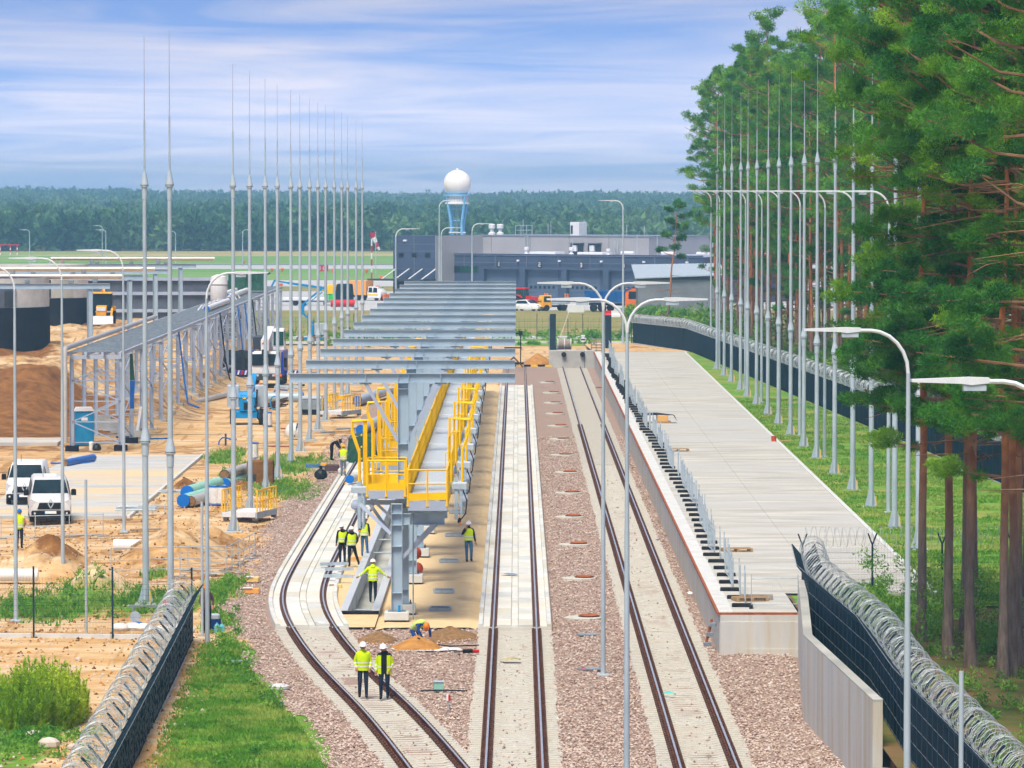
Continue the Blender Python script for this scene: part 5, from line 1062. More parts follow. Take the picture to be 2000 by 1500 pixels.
# white hatchback
def hatchback(loc, rz):
    t = thing('car', 'silvery white hatchback parked beside the red tractor', 'car', loc, rz)
    shell('body', [(-2.15, .35, .55, .68, .6, .74, .66), (-2.05, .22, .6, .78, .78, .86, .8), (-1.3, .2, .68, .93, .84, .91, .82), (-.9, .2, .72, .99, .85, .91, .78), (-.15, .2, .8, 1.42, .85, .91, .60), (.5, .2, .8, 1.48, .85, .91, .60), (1.3, .2, .8, 1.40, .85, .91, .60), (1.85, .22, .8, 1.05, .84, .88, .66), (2.1, .35, .7, .9, .74, .8, .7)], 'white', t)
    patch('windscreen', [(-.72, -.88, 1.02), (.72, -.88, 1.02), (.55, -.22, 1.40), (-.55, -.22, 1.40)], 'glass', t)
    for s in (-1, 1):
        pts = [(s * .85, -.6, 1.0), (s * .86, 1.35, 1.0), (s * .64, 1.15, 1.36), (s * .64, -.1, 1.38)]; patch('side_window', pts if s > 0 else pts[::-1], 'glass', t)
        MB().prism([(s * .5, .62), (s * .82, .66), (s * .84, .8), (s * .6, .75)], -2.12, -1.9, 'y').build('headlight', 'headlight', t); MB().cbx(s * .93 - .08, s * .93 + .08, -.62, -.5, .98, 1.1, .03).build('mirror', 'white', t)
        for y in (-1.35, 1.25): wheel(t, s * .78, y, .31, .2)
    MB().bx(-.5, .5, -2.17, -2.1, .35, .5).build('grille', 'black', t); return t
hatchback((*at(1030, 607, 0)[:2], 0), R(62))
# dump truck with blue tipper and orange cab
dt = thing('dump_truck', 'dump truck with blue tipper body and orange cab by the shed', 'truck', (*at(1200, 609, 0)[:2], 0), R(58))
MB().bx(-.5, .5, -4.2, 3.6, .85, 1.15).build('chassis', 'black', dt)
cb = shell('cab', [(-4.4, .7, 1.6, 2.95, 1.1, 1.22, 1.12), (-4.3, .6, 1.6, 3.1, 1.15, 1.24, 1.15), (-2.5, .6, 1.6, 3.15, 1.15, 1.24, 1.15), (-2.35, .7, 1.6, 3.1, 1.1, 1.2, 1.12)], 'orange', dt, False)
patch('windscreen', [(-1.08, -4.42, 1.75), (1.08, -4.42, 1.75), (1.0, -4.38, 2.8), (-1.0, -4.38, 2.8)], 'glass', cb); MB().bx(-.7, .7, -4.46, -4.4, 1.0, 1.55).build('grille', 'joint_dark', cb); MB().cbx(-1.2, 1.2, -4.6, -4.3, .45, .85, .05).build('bumper', 'black', cb)
for s in (-1, 1):
    pts = [(s * 1.245, -4.1, 1.75), (s * 1.245, -2.9, 1.75), (s * 1.2, -2.9, 2.75), (s * 1.2, -4.0, 2.75)]; patch('side_window', pts if s > 0 else pts[::-1], 'glass', cb); MB().cbx(s * 1.4 - .1, s * 1.4 + .1, -4.35, -4.25, 1.9, 2.7, .03).build('mirror', 'black', cb)
    MB().cbx(s * .95 - .2, s * .95 + .2, -4.63, -4.58, .55, .75, .03).build('headlight', 'headlight', cb)
    for y in (-3.5, 1.2, 2.6): wheel(dt, s * 1.0, y, .52, .36, 'galv_dark')
for k in range(5): MB().cbx(-1.0 + k * .42, -.8 + k * .42, -4.2, -4.0, 3.12, 3.25, .03).build('beacon', 'amber', cb)
tp = MB().add([(-1.2, -2.2, 1.3), (1.2, -2.2, 1.3), (1.2, 3.7, 1.3), (-1.2, 3.7, 1.3), (-1.3, -2.3, 2.75), (1.3, -2.3, 2.75), (1.3, 3.9, 2.75), (-1.3, 3.9, 2.75), (-1.2, -2.2, 2.7), (1.2, -2.2, 2.7), (1.2, 3.8, 2.7), (-1.2, 3.8, 2.7), (-1.1, -2.1, 1.45), (1.1, -2.1, 1.45), (1.1, 3.6, 1.45), (-1.1, 3.6, 1.45)],
              [(0,3,2,1),(0,1,5,4),(1,2,6,5),(2,3,7,6),(3,0,4,7),(4,5,9,8),(5,6,10,9),(6,7,11,10),(7,4,8,11),(8,9,13,12),(9,10,14,13),(10,11,15,14),(11,8,12,15),(12,13,14,15)]).build('tipper_body', 'dump_blue', dt)
for s in (-1, 1):
    for k in range(6): MB().bar((s * 1.24, -1.9 + k * 1.05, 1.35), (s * 1.33, -1.9 + k * 1.05, 2.7), .12, .08).build('side_rib', 'dump_blue', tp)
MB().prism([(-3.3, 3.25), (-2.2, 3.0), (-2.2, 2.7), (-2.3, 2.7), (-3.3, 3.15)], -1.25, 1.25, 'x').build('cab_shield', 'dump_blue', tp)
# red tractor
tt = thing('tractor', 'red tractor with dark cab standing in front of the garage doors', 'tractor', (*at(1022, 603, 0)[:2], 0), R(65))
MB().prism([(-2.2, .9), (-2.2, 1.5), (-2.0, 1.65), (-.5, 1.75), (-.5, .9)], -.4, .4, 'x').build('bonnet', 'red', tt); MB().bx(-.3, .3, -2.0, 1.2, .55, .95).build('chassis', 'black', tt)
cb = MB().prism([(-.5, 1.2), (-.35, 2.65), (1.0, 2.65), (1.25, 1.2)], -.75, .75, 'x').build('cab', 'glass_green', tt)
for s in (-1, 1):
    for y0, y1 in ((-.5, -.35), (1.25, 1.0), (.4, .4)): MB().bar((s * .76, y0, 1.2), (s * .76, y1, 2.65), .08, .08).build('cab_post', 'joint_dark', cb)
    wheel(tt, s * .85, .75, .9, .5, 'red'); wheel(tt, s * .8, -1.7, .62, .36, 'red')
    MB().prism([(-.3, 1.55), (.1, 1.9), (1.3, 1.95), (1.75, 1.5), (1.6, 1.5), (1.2, 1.8), (.2, 1.75), (-.15, 1.5)], s * .85 - .3, s * .85 + .3, 'x').build('mudguard', 'red', tt)
MB().cbx(-.85, .85, -.6, 1.2, 2.66, 2.85, .06).build('cab_roof', 'red', tt)
# yellow utility carrier
uc = thing('utility_carrier', 'small yellow and grey flatbed carrier with beacon boards beside the hatchback', 'utility vehicle', (*at(1080, 607, 0)[:2], 0), R(-68))
MB().bx(-.4, .4, -1.9, 2.2, .5, .75).build('chassis', 'black', uc); cb = shell('cab', [(-1.9, .5, 1.1, 1.6, .6, .72, .6), (-1.7, .45, 1.2, 2.05, .68, .78, .66), (-.5, .45, 1.2, 2.1, .68, .78, .66)], 'jcb_yellow', uc, False)
patch('windscreen', [(-.62, -1.92, 1.2), (.62, -1.92, 1.2), (.55, -1.72, 1.98), (-.55, -1.72, 1.98)], 'glass_green', cb)
for s in (-1, 1):
    pts = [(s * .785, -1.65, 1.2), (s * .785, -.65, 1.2), (s * .72, -.65, 1.95), (s * .72, -1.55, 1.95)]; patch('side_window', pts if s > 0 else pts[::-1], 'glass_green', cb)
    for y in (-1.2, 1.3): wheel(uc, s * .65, y, .42, .3, 'galv_dark')
    for k in range(4): MB().cbx(s * .4 - .22, s * .4 + .22, 1.9, 2.0, 1.35 + k * .24, 1.55 + k * .24, .03).build('beacon_board', 'amber', uc)
MB().bx(-.8, .8, -.4, 2.1, .85, 1.15).build('bed', 'galv', uc); MB().lathe([(.1, 2.1), (.12, 2.3), (.03, 2.36)], c=(-.4, -1.0, 0), n=8).build('beacon', 'amber', cb); MB().lathe([(.1, 2.1), (.12, 2.3), (.03, 2.36)], c=(.4, -1.0, 0), n=8).build('beacon', 'amber', cb)
# white crew-cab pickup with orange box
pk = thing('box_truck', 'white crew cab truck with orange box body and orange plough on the apron', 'truck', (*at(722, 587, 0)[:2], 0), R(58))
shell('cab', [(-2.5, .4, .95, 1.15, .7, .84, .74), (-2.35, .35, 1.1, 1.4, .8, .88, .8), (-1.8, .35, 1.15, 1.95, .82, .88, .68), (-1.4, .35, 1.15, 2.05, .82, .88, .68), (-.2, .35, 1.15, 2.05, .82, .88, .68)], 'white', pk)
patch('windscreen', [(-.76, -2.3, 1.25), (.76, -2.3, 1.25), (.62, -1.86, 1.92), (-.62, -1.86, 1.92)], 'glass', pk)
for s in (-1, 1):
    for y0, y1 in ((-1.9, -1.15), (-1.05, -.35)): pts = [(s * .875, y0, 1.2), (s * .875, y1, 1.2), (s * .72, y1, 1.9), (s * .72, y0 + .15, 1.9)]; patch('side_window', pts if s > 0 else pts[::-1], 'glass', pk)
    MB().bx(s * .885 - .01, s * .885 + .01, -2.0, -.3, .75, .98).build('stripe', 'yellow', pk)
    for y in (-1.7, 1.4): wheel(pk, s * .76, y, .34, .22)
    MB().cbx(s * .62 - .14, s * .62 + .14, -2.53, -2.4, .75, .95, .03).build('headlight', 'headlight', pk)
MB().cbx(-1.0, 1.0, 0, 3.0, .8, 2.9, .04).build('box_body', 'orange_box', pk); MB().bx(-.45, .45, -2.2, 3, .45, .8).build('chassis', 'black', pk); MB().cbx(-.8, .8, -2.58, -2.42, .35, .65, .04).build('bumper', 'black', pk)
MB().prism([(-3.3, .1), (-3.1, .1), (-2.95, .5), (-3.05, .95), (-3.2, .95)], -1.1, 1.1, 'x').build('plough', 'orange', pk); MB().cbx(-.5, .5, -1.5, -1.3, 2.05, 2.18, .03).build('beacon_bar', 'amber', pk)
# flatbed trailer, green spray tank, dark van and white van beyond the fence
fl = thing('flatbed_trailer', 'low white flatbed trailer on the apron left of the spray tank', 'trailer', (*at(590, 597, 0)[:2], 0), R(90)); MB().cbx(-1.1, 1.1, -3.2, 3.2, .75, 1.15, .05).build('bed', 'white', fl); MB().bx(-.4, .4, -4.4, 3, .5, .75).build('drawbar', 'galv_dark', fl)
for s in (-1, 1):
    for y in (-.2, .9): wheel(fl, s * .85, y, .36, .24)
st_ = thing('spray_tank', 'bright green and yellow tank trailer beside the dark van', 'tank trailer', (*at(646, 596, 0)[:2], 0)); MB().cyl((0, -1.4, 1.5), (0, 1.4, 1.5), .95, n=18).build('tank', 'lime', st_, True); MB().cbx(-.5, .9, -1.5, 0, 1.6, 2.9, .1).build('hopper', 'yellow', st_); MB().bx(-.5, .5, -1.5, 1.5, .4, .7).build('chassis', 'joint_dark', st_); MB().cbx(.2, 1.2, -1.6, -1.2, .7, 1.7, .05).build('cabinet', 'lime', st_)
for s in (-1, 1): wheel(st_, s * .9, .2, .42, .26)
for x in (-.3, .6): MB().cyl((x, -1.55, .5), (x, -1.55, 1.5), .04, n=6).build('ladder_rail', 'paint_white', st_)
dv = thing('dark_truck', 'dark green box truck with a red tank at its foot on the apron', 'truck', (*at(673, 596, 0)[:2], 0)); shell('body', [(-2.5, .5, 1.4, 2.5, .95, 1.1, .95), (-2.3, .45, 1.5, 2.95, 1.05, 1.18, 1.05), (2.5, .45, 1.5, 2.95, 1.05, 1.18, 1.05)], 'fence_dark', dv, False); MB().bx(-.9, .9, -2.58, -2.5, 1.6, 2.5).build('windscreen', 'glass', dv)
for s in (-1, 1):
    for y in (-1.6, 1.6): wheel(dv, s * .95, y, .42, .28)
rt = thing('red_tank', 'small red horizontal tank lying in front of the dark truck', 'tank', (*at(673, 600, 0)[:2], 0)); MB().cyl((-1.9, 0, .55), (1.6, 0, .55), .5, n=14).build('barrel', 'red', rt, True); MB().bx(-1.5, -1.2, -.4, .4, 0, .4).build('leg', 'joint_dark', rt); MB().bx(1, 1.3, -.4, .4, 0, .4).build('leg', 'joint_dark', rt)
# water-filled barriers
for i, (u, c) in enumerate(((1185, 'red'), (1203, 'white'), (1221, 'red'), (1239, 'white'))):
    t = thing('road_barrier', ('red' if c == 'red' else 'white') + ' plastic road barrier, ' + ['leftmost of the row below the dump truck', 'second of the row below the dump truck', 'third of the row below the dump truck', 'rightmost of the row below the dump truck'][i], 'barrier', (*at(u, 619, 0)[:2], 0), 0, 'plastic road barriers'); MB().prism([(-.3, 0), (.3, 0), (.28, .25), (.12, .45), (.1, .8), (-.1, .8), (-.12, .45), (-.28, .25)], -.58, .58, 'x').build('block', c, t)
pl = thing('block_wall', 'pale concrete block wall standing near the dump truck wheels', 'block', (*at(1125, 610, 0)[:2], 0)); MB().cbx(-1.1, 1.1, -.1, .1, 0, 1.05, .03).build('slab', 'white', pl)

# articulated boom lift far behind the masts
bl = thing('boom_lift', 'blue articulated boom lift on big wheels behind the left masts', 'boom lift', (*at(612, 671, -.2)[:2], -.15))
cs = MB().cbx(-2.5, 2.5, -.9, .9, .55, 1.05, .08).build('chassis', 'lift_blue', bl)
for s in (-1, 1):
    for x in (-2.3, -.1, 2.3):
        if x == -.1 and s > 0: continue
        w_ = MB().lathe([(.35, -.2), (.62, -.2), (.68, -.12), (.68, .12), (.62, .2), (.35, .2)], n=18).build('wheel', 'pile_gravel', bl); w_.matrix_local = Matrix.Translation((x, s * 1.0, .68)) @ Matrix.Rotation(R(90), 4, 'X'); MB().lathe([(.02, -.22), (.36, -.2), (.36, .2), (.02, .22)], n=12).build('rim', 'galv', w_)
MB().cbx(-.6, .6, -.8, .8, 1.1, 3.2, .06).build('turret', 'lift_blue', bl); MB().cbx(.1, 2.2, -.95, .95, 1.5, 3.5, .08).build('engine_cover', 'galv', bl)
def boom(pts, w): m = MB(); [m.bar(pts[i], pts[i + 1], w, w, up=(0, 1, 0)) for i in range(len(pts) - 1)]; return m
MB().bar((.2, 0, 3.2), (-1.9, 0, 5.4), .34, .34, up=(0, 1, 0)).build('lower_boom', 'lift_blue', bl); MB().bar((.6, 0, 3.1), (-1.6, 0, 5.0), .16, .16, up=(0, 1, 0)).build('lower_rod', 'joint_dark', bl); MB().cbx(-2.2, -1.6, -.3, .3, 5.0, 7.0, .06).build('knuckle', 'lift_blue', bl)
MB().bar((-1.9, 0, 6.8), (1.5, 0, 9.6), .34, .34, up=(0, 1, 0)).build('upper_riser', 'lift_blue', bl); MB().bar((-1.7, 0, 6.4), (1.6, 0, 9.0), .18, .18, up=(0, 1, 0)).build('upper_rod', 'lift_blue', bl); MB().bar((2.0, 0, 9.7), (-4.5, 0, 10.6), .4, .4, up=(0, 1, 0)).build('main_boom', 'lift_blue', bl)
MB().bar((-4.4, 0, 10.6), (-6.8, 0, 11.0), .28, .28, up=(0, 1, 0)).build('inner_boom', 'lift_blue', bl); MB().bar((-6.8, 0, 11.1), (-8.2, 0, 8.4), .3, .3, up=(0, 1, 0)).build('jib', 'lift_blue', bl)
m = MB()
for x in (-10.2, -8.5):
    for y in (-.5, .5): m.bar((x, y, 8.3), (x, y, 9.4), .05, .05)
for z in (8.3, 8.9, 9.4): m.bar((-10.2, -.5, z), (-8.5, -.5, z), .05, .05); m.bar((-10.2, .5, z), (-8.5, .5, z), .05, .05)
m.bx(-10.2, -8.5, -.5, .5, 8.22, 8.3).build('basket', 'lift_blue', bl); MB().cbx(-9.3, -8.7, -.55, -.3, 9.0, 9.5, .04).build('control_box', 'joint_dark', bl)
bl.scale = (.6, .6, .6)
# telescopic lift in the yard (rear towards the camera)
tl = thing('telescopic_lift', 'blue compact lift with grey side covers standing on the sand', 'lift', (*at(482, 828, -.2)[:2], -.2), R(4))
MB().cbx(-.95, .95, -1.2, 1.6, .45, .95, .06).build('chassis', 'lift_blue', tl); eb = MB().cbx(-.55, .55, -1.3, .2, .95, 2.1, .07).build('engine_box', 'lift_blue', tl)
MB().prism([(-1.35, 1.9), (-1.1, 2.25), (.1, 2.3), (.1, 1.9)], -.6, .6, 'x').build('hood', 'lift_blue', eb); MB().bx(-.25, .25, -1.33, -1.29, 1.05, 1.55).build('grille', 'black', eb)
for x, z in ((-.2, 1.85), (.1, 1.7)): MB().bx(x - .12, x + .12, -1.34, -1.3, z - .06, z + .06).build('sticker', 'yellow' if x < 0 else 'paint_white', eb)
for s in (-1, 1): MB().cbx(s * .95 - .42, s * .95 + .42, -.3, 1.5, 1.2, 2.7, .07).build('side_cover', 'galv', tl)
MB().bar((.3, -.4, 2.2), (.55, 1.6, 3.3), .3, .34).build('boom', 'lift_blue', tl); MB().bar((.62, -1.2, 1.2), (.7, -.6, 2.4), .12, .12).build('ram', 'black', tl); MB().lathe([(.08, 2.7), (.08, 2.85), (.03, 2.9)], c=(.9, .2, 0), n=8).build('beacon', 'amber', tl)
MB().tube([(.5, -1.3, 1.3), (.75, -1.45, .9), (.7, -1.4, .5), (.9, -1.5, .2)], .05, 6).build('hose', 'black', tl)
for s in (-1, 1):
    for y in (-.95, 1.3): wheel(tl, s * 1.0, y, .5, .36, 'galv_dark')
# mobile crane, facing the camera
mc = thing('mobile_crane', 'white and blue mobile crane on outriggers facing the camera', 'crane', (*at(523, 752, -.2)[:2], -.2))
cr = shell('carrier_cab', [(-3.6, .75, 1.5, 2.75, 1.05, 1.22, 1.08), (-3.5, .7, 1.5, 2.9, 1.1, 1.25, 1.1), (-1.9, .7, 1.5, 2.9, 1.1, 1.25, 1.1)], 'white', mc, False)
for x0, x1 in ((-1.12, -.22), (.22, 1.12)): MB().bx(x0, x1, -3.68, -3.6, 1.75, 2.7).build('windscreen', 'glass', cr)
MB().bx(-1.45, -1.26, -3.4, 4.5, .9, 2.85).build('side_panel', 'crane_blue', mc); MB().bx(1.26, 1.45, -3.4, 4.5, .9, 2.85).build('side_panel', 'crane_blue', mc); MB().bx(-1.25, 1.25, -1.9, 5.5, .9, 1.5).build('deck', 'crane_blue', mc)
bm_ = MB().cbx(-1.35, 1.35, -3.85, -3.45, .55, 1.1, .06).build('bumper', 'joint_dark', mc)
for s in (-1, 1):
    MB().cbx(s * 1.05 - .3, s * 1.05 + .3, -3.9, -3.82, .85, 1.05, .03).build('headlight', 'orange', bm_); MB().cbx(s * .65 - .1, s * .65 + .1, -3.9, -3.82, .87, 1.03, .03).build('indicator', 'headlight', bm_)
    for y in (-2.6, -1.2, 2.6, 4.0): wheel(mc, s * 1.15, y, .62, .45, 'galv_dark')
    MB().cbx(s * 1.62 - .12, s * 1.62 + .12, -3.5, -3.35, 1.6, 2.4, .03).build('mirror', 'black', mc)
    og = MB().bx(min(s * 1.3, s * 2.9), max(s * 1.3, s * 2.9), -2.2, -1.9, .95, 1.3).build('outrigger', 'crane_blue', mc)
    for k in range(4): x = s * (1.75 + k * .3); MB().add([(x - .1, -2.23, .95), (x + .05, -2.23, .95), (x + .15, -2.23, 1.3), (x, -2.23, 1.3)], [(0, 1, 2, 3)]).build('warning_stripe', 'red' if k % 2 else 'paint_white', og)
    MB().cyl((s * 2.8, -2.05, .15), (s * 2.8, -2.05, 1.6), .1, n=8).build('jack', 'galv_dark', og); MB().cbx(s * 2.8 - .35, s * 2.8 + .35, -2.4, -1.7, 0, .14, .03).build('pad', 'black', og)
MB().cbx(-.5, .15, -1.5, 4, 2.9, 3.4, .05).build('turntable', 'white', mc); cc = shell('crane_cab', [(-1.4, 2.95, 3.6, 4.5, .42, .48, .42), (-1.2, 2.9, 3.6, 4.75, .46, .5, .44), (.6, 2.9, 3.6, 4.75, .46, .5, .44)], 'white', mc, False); cc.location = (.95, 0, 0); MB().bx(-.42, .42, -1.46, -1.4, 3.35, 4.5).build('window', 'glass_green', cc); MB().bx(.49, .52, -1.1, .4, 3.4, 4.5).build('window', 'glass_green', cc)
bo = MB().bar((-.05, -3.6, 3.5), (-.05, 5.5, 4.4), .62, .7).build('boom', 'white', mc); MB().cbx(-.38, .28, -4.0, -3.5, 3.0, 3.95, .05).build('boom_head', 'white', bo)
for s in (-1, 1): MB().bar((-.05, -4.02, 3.75), (-.05 + s * .2, -4.02, 3.55), .09, .03, up=(0, 1, 0)).build('chevron', 'red', bo)
MB().cbx(-.3, .12, -4.05, -3.75, 2.2, 3.1, .05).build('hook_block', 'black', bo); MB().tube([(-.1, -3.95, 2.2), (-.12, -3.95, 1.3), (-.08, -3.95, .9)], .07, 6).build('hook_rope', 'black', bo); MB().cyl((-.1, -3.98, .9), (-.1, -3.98, .35), .06, n=6).build('sling', 'orange', bo)
MB().cbx(-1.3, -.55, 1.0, 4.6, 2.95, 4.0, .05).build('winch_housing', 'joint_dark', mc); MB().cyl((-.05, -3.8, 3.6), (-.05, -3.9, 8.2), .05, n=6).build('antenna', 'joint_dark', mc)
# backhoe loader on the raised ground
jl = thing('backhoe_loader', 'yellow digger with a white front bucket on the raised ground', 'digger', (-40.0, 462, 3.1), R(2))
MB().bx(-.5, .5, -2.2, 2.0, .6, 1.1).build('chassis', 'black', jl); MB().prism([(-2.3, .9), (-2.3, 1.5), (-2.1, 1.75), (-.5, 1.85), (-.5, .9)], -.48, .48, 'x').build('bonnet', 'jcb_yellow', jl); MB().bx(-.42, .42, -2.35, -2.3, 1.35, 1.7).build('grille', 'white', jl)
cb = MB().prism([(-.5, 1.3), (-.35, 2.95), (1.3, 2.95), (1.4, 1.3)], -.85, .85, 'x').build('cab', 'glass', jl)
for s in (-1, 1):
    for y0, y1 in ((-.5, -.35), (1.4, 1.3)): MB().bar((s * .86, y0, 1.3), (s * .86, y1, 2.95), .1, .1).build('cab_post', 'black', cb)
    wheel(jl, s * 1.0, 1.3, .8, .45, 'white'); wheel(jl, s * .95, -1.7, .55, .35, 'white'); MB().bar((s * .95, -.2, 1.5), (s * 1.0, -3.2, .6), .18, .3).build('loader_arm', 'jcb_yellow', jl)
    MB().cbx(s * .95 - .28, s * .95 + .28, .4, 1.9, 1.3, 1.75, .08).build('mudguard', 'jcb_yellow', jl)
MB().cbx(-.95, .95, -.55, 1.5, 2.96, 3.1, .05).build('cab_roof', 'jcb_yellow', jl); MB().lathe([(.1, 3.1), (.1, 3.28), (.04, 3.34)], n=8).build('beacon', 'orange', jl)
MB().prism([(-3.2, .85), (-3.3, .1), (-4.0, .05), (-4.05, .12), (-3.5, .25), (-3.35, .9)], -1.2, 1.2, 'x').build('bucket', 'white', jl)
MB().bar((0, 1.9, 1.4), (0, 2.9, 3.3), .25, .3).build('backhoe_boom', 'jcb_yellow', jl)
# portable toilet
po = thing('portable_toilet', 'blue portable toilet with white roof under the near end of the trestle', 'toilet', (*at(163, 868, -.2)[:2], -.2), R(8)); MB().cbx(-.58, .58, -.6, .6, .0, 2.15, .04).build('cabin', 'toilet_blue', po)
MB().bx(-.46, .46, -.63, -.6, .12, 2.0).build('door', 'toilet_blue', po); MB().bx(-.2, .2, -.645, -.63, 1.55, 1.75).build('sign', 'paint_white', po); MB().prism([(-.64, 2.15), (.64, 2.15), (.5, 2.38), (-.5, 2.38)], -.66, .66, 'y').build('roof', 'white', po)
for s in (-1, 1): MB().bx(s * .58 - .03, s * .58 + .03, -.62, -.56, .05, 2.1).build('corner_post', 'toilet_blue', po)
# ---------------------------------------------------------------- people: one continuous skinned body each; helmet and vest are children
def lerp(a, b, t): return Vector(a) * (1 - t) + Vector(b) * t
def person(label, loc, rz, J, cols, helmet='helmet_white', vest=None, vest_len=.0, stripes=True, group='site workers', hood=None, head_fwd=(0, -1, 0), held=None):
    """J overrides joints (local frame, front = -y); cols: torso, arm, leg material names."""
    t = thing('person', label, 'person', loc, rz, group)
    D = dict(pelvis=(0, 0, .95), spine=(0, .0, 1.14), chest=(0, 0, 1.36), neck=(0, 0, 1.50), head=(0, -.015, 1.64), top=(0, -.01, 1.74))
    for s, n in ((-1, 'l'), (1, 'r')):
        D['sh' + n] = (s * .175, 0, 1.42); D['el' + n] = (s * .24, .02, 1.15); D['wr' + n] = (s * .25, -.05, .91); D['hip' + n] = (s * .095, 0, .9); D['kn' + n] = (s * .10, -.02, .5); D['an' + n] = (s * .10, .02, .09)
    D.update(J)
    for n in 'lr':
        if 'ha' + n not in D: D['ha' + n] = tuple(Vector(D['wr' + n]) + (Vector(D['wr' + n]) - Vector(D['el' + n])).normalized() * .085)
        if 'to' + n not in D: D['to' + n] = tuple(Vector(D['an' + n]) + Vector((0, -.17, -.045)))
    rad = dict(pelvis=.135, spine=.128, chest=.15, neck=.058, head=.088, top=.075, sh=.078, el=.056, wr=.042, ha=.036, hip=.10, kn=.072, an=.052, to=.045)
    names = list(D); idx = {n: i for i, n in enumerate(names)}
    E = [('pelvis', 'spine'), ('spine', 'chest'), ('chest', 'neck'), ('neck', 'head'), ('head', 'top')]
    for n in 'lr': E += [('chest', 'sh' + n), ('sh' + n, 'el' + n), ('el' + n, 'wr' + n), ('wr' + n, 'ha' + n), ('pelvis', 'hip' + n), ('hip' + n, 'kn' + n), ('kn' + n, 'an' + n), ('an' + n, 'to' + n)]
    me = bpy.data.meshes.new('body'); me.from_pydata([D[n] for n in names], [(idx[a], idx[b]) for a, b in E], []); o = bpy.data.objects.new('body', me); C.objects.link(o)
    md = o.modifiers.new('skin', 'SKIN'); md.use_smooth_shade = True
    for n in names:
        sv = me.skin_vertices[0].data[idx[n]]; base = n if n in rad else n[:-1]; r = rad[base]
        sv.radius = (r * 1.12, r * .82) if n in ('pelvis', 'spine', 'chest') else (r, r); sv.use_root = (n == 'pelvis')
    o.modifiers.new('sub', 'SUBSURF').levels = 1
    dg = bpy.context.evaluated_depsgraph_get(); ev = o.evaluated_get(dg); m2 = bpy.data.meshes.new_from_object(ev); bpy.data.objects.remove(o)
    mats = ['skin', cols[0], cols[1], cols[2], 'rubber', 'hair']; m2.materials.clear()
    for m in mats: m2.materials.append(M[m])
    seg = [('neck', 'top', 0), ('pelvis', 'spine', 1), ('spine', 'chest', 1), ('chest', 'neck', 1)]
    for n in 'lr': seg += [('chest', 'sh' + n, 1), ('sh' + n, 'el' + n, 2), ('el' + n, 'wr' + n, 2), ('wr' + n, 'ha' + n, 0), ('hip' + n, 'kn' + n, 3), ('kn' + n, 'an' + n, 3), ('an' + n, 'to' + n, 4), ('pelvis', 'hip' + n, 3)]
    for p in m2.polygons:
        c = Vector(p.center); best = 9; k = 1
        for a, b, mi in seg:
            A, B = Vector(D[a]), Vector(D[b]); ab = B - A; tt = max(0, min(1, (c - A).dot(ab) / max(ab.length_squared, 1e-9))); d = (c - (A + ab * tt)).length - .02 * (mi == 1)
            if d < best: best = d; k = mi
        p.material_index = k; p.use_smooth = True
    # fingers, face: added to the same body mesh
    x = MB(); ex = []
    for n, s in (('l', -1), ('r', 1)):
        w, h = Vector(D['wr' + n]), Vector(D['ha' + n]); d = (h - w).normalized(); side = d.cross(Vector((0, 1, 0)) if abs(d.y) < .8 else Vector((0, 0, 1))).normalized(); nrm = d.cross(side)
        for f, (off, ln) in enumerate(((-.027, .062), (-.009, .078), (.009, .074), (.026, .058))): a = h + side * off; b = a + d * ln * .6 + nrm * .008; x.tube([a - d * .02, b, b + d * ln * .35 + nrm * .03], [.010, .009, .007], 5)
        a = w + d * .03 - side * .02 * s; x.tube([a, a - side * .035 * s + d * .03, a - side * .04 * s + d * .065 + nrm * .015], [.012, .010, .008], 5)
    hd, fw = Vector(D['head']), Vector(head_fwd).normalized(); up = (Vector(D['top']) - Vector(D['neck'])).normalized(); rt = fw.cross(up).normalized()
    x.tube([hd + fw * .082 + up * .03, hd + fw * .118 - up * .012, hd + fw * .085 - up * .022], [.008, .016, .008], 5)
    for s in (-1, 1): e = hd + rt * (.085 * s) - up * .0; x.sph(tuple(e), .014, .022, .03, 6, 4)
    for s in (-1, 1): e = hd + rt * (.034 * s) + fw * .083 + up * .03; x.sph(tuple(e), .010, .008, .008, 6, 4, mi=5)
    e = hd + fw * .088 - up * .05; x.bar(e - rt * .022, e + rt * .022, .008, .008, mi=5)
    xm = x.mesh('x', mats); bm = bmesh.new(); bm.from_mesh(m2); bm.from_mesh(xm); bm.to_mesh(m2); bm.free()
    b = put('body', m2, t)
    # hair or helmet
    rot = Matrix((rt, -fw, up)).transposed().to_4x4()
    if helmet:
        h = MB().sph((0, 0, 0), .118, .142, .125, 16, 7, z0=-.05).build('helmet', helmet, t, True); h.matrix_local = Matrix.Translation(hd + up * .045 - fw * .005) @ rot
        MB().lathe([(.11, -.012), (.136, -.014), (.136, -.004), (.11, 0)], n=18).prism([(-.085, -.11), (.085, -.11), (.07, -.185), (0, -.205), (-.07, -.185)], -.016, -.004, 'z').build('brim', helmet, h); MB().bx(-.016, .016, -.12, .12, .085, .132).build('ridge', helmet, h)
    else: MB().sph((0, .01, 0), .098, .112, .112, 12, 6, z0=-.2).build('hair', 'hair', t, True).matrix_local = Matrix.Translation(hd + up * .02) @ rot
    if hood: MB().sph((0, 0, 0), .12, .085, .09, 12, 6).build('hood', hood, t, True).matrix_local = Matrix.Translation(Vector(D['neck']) - fw * .09 - up * .02) @ rot
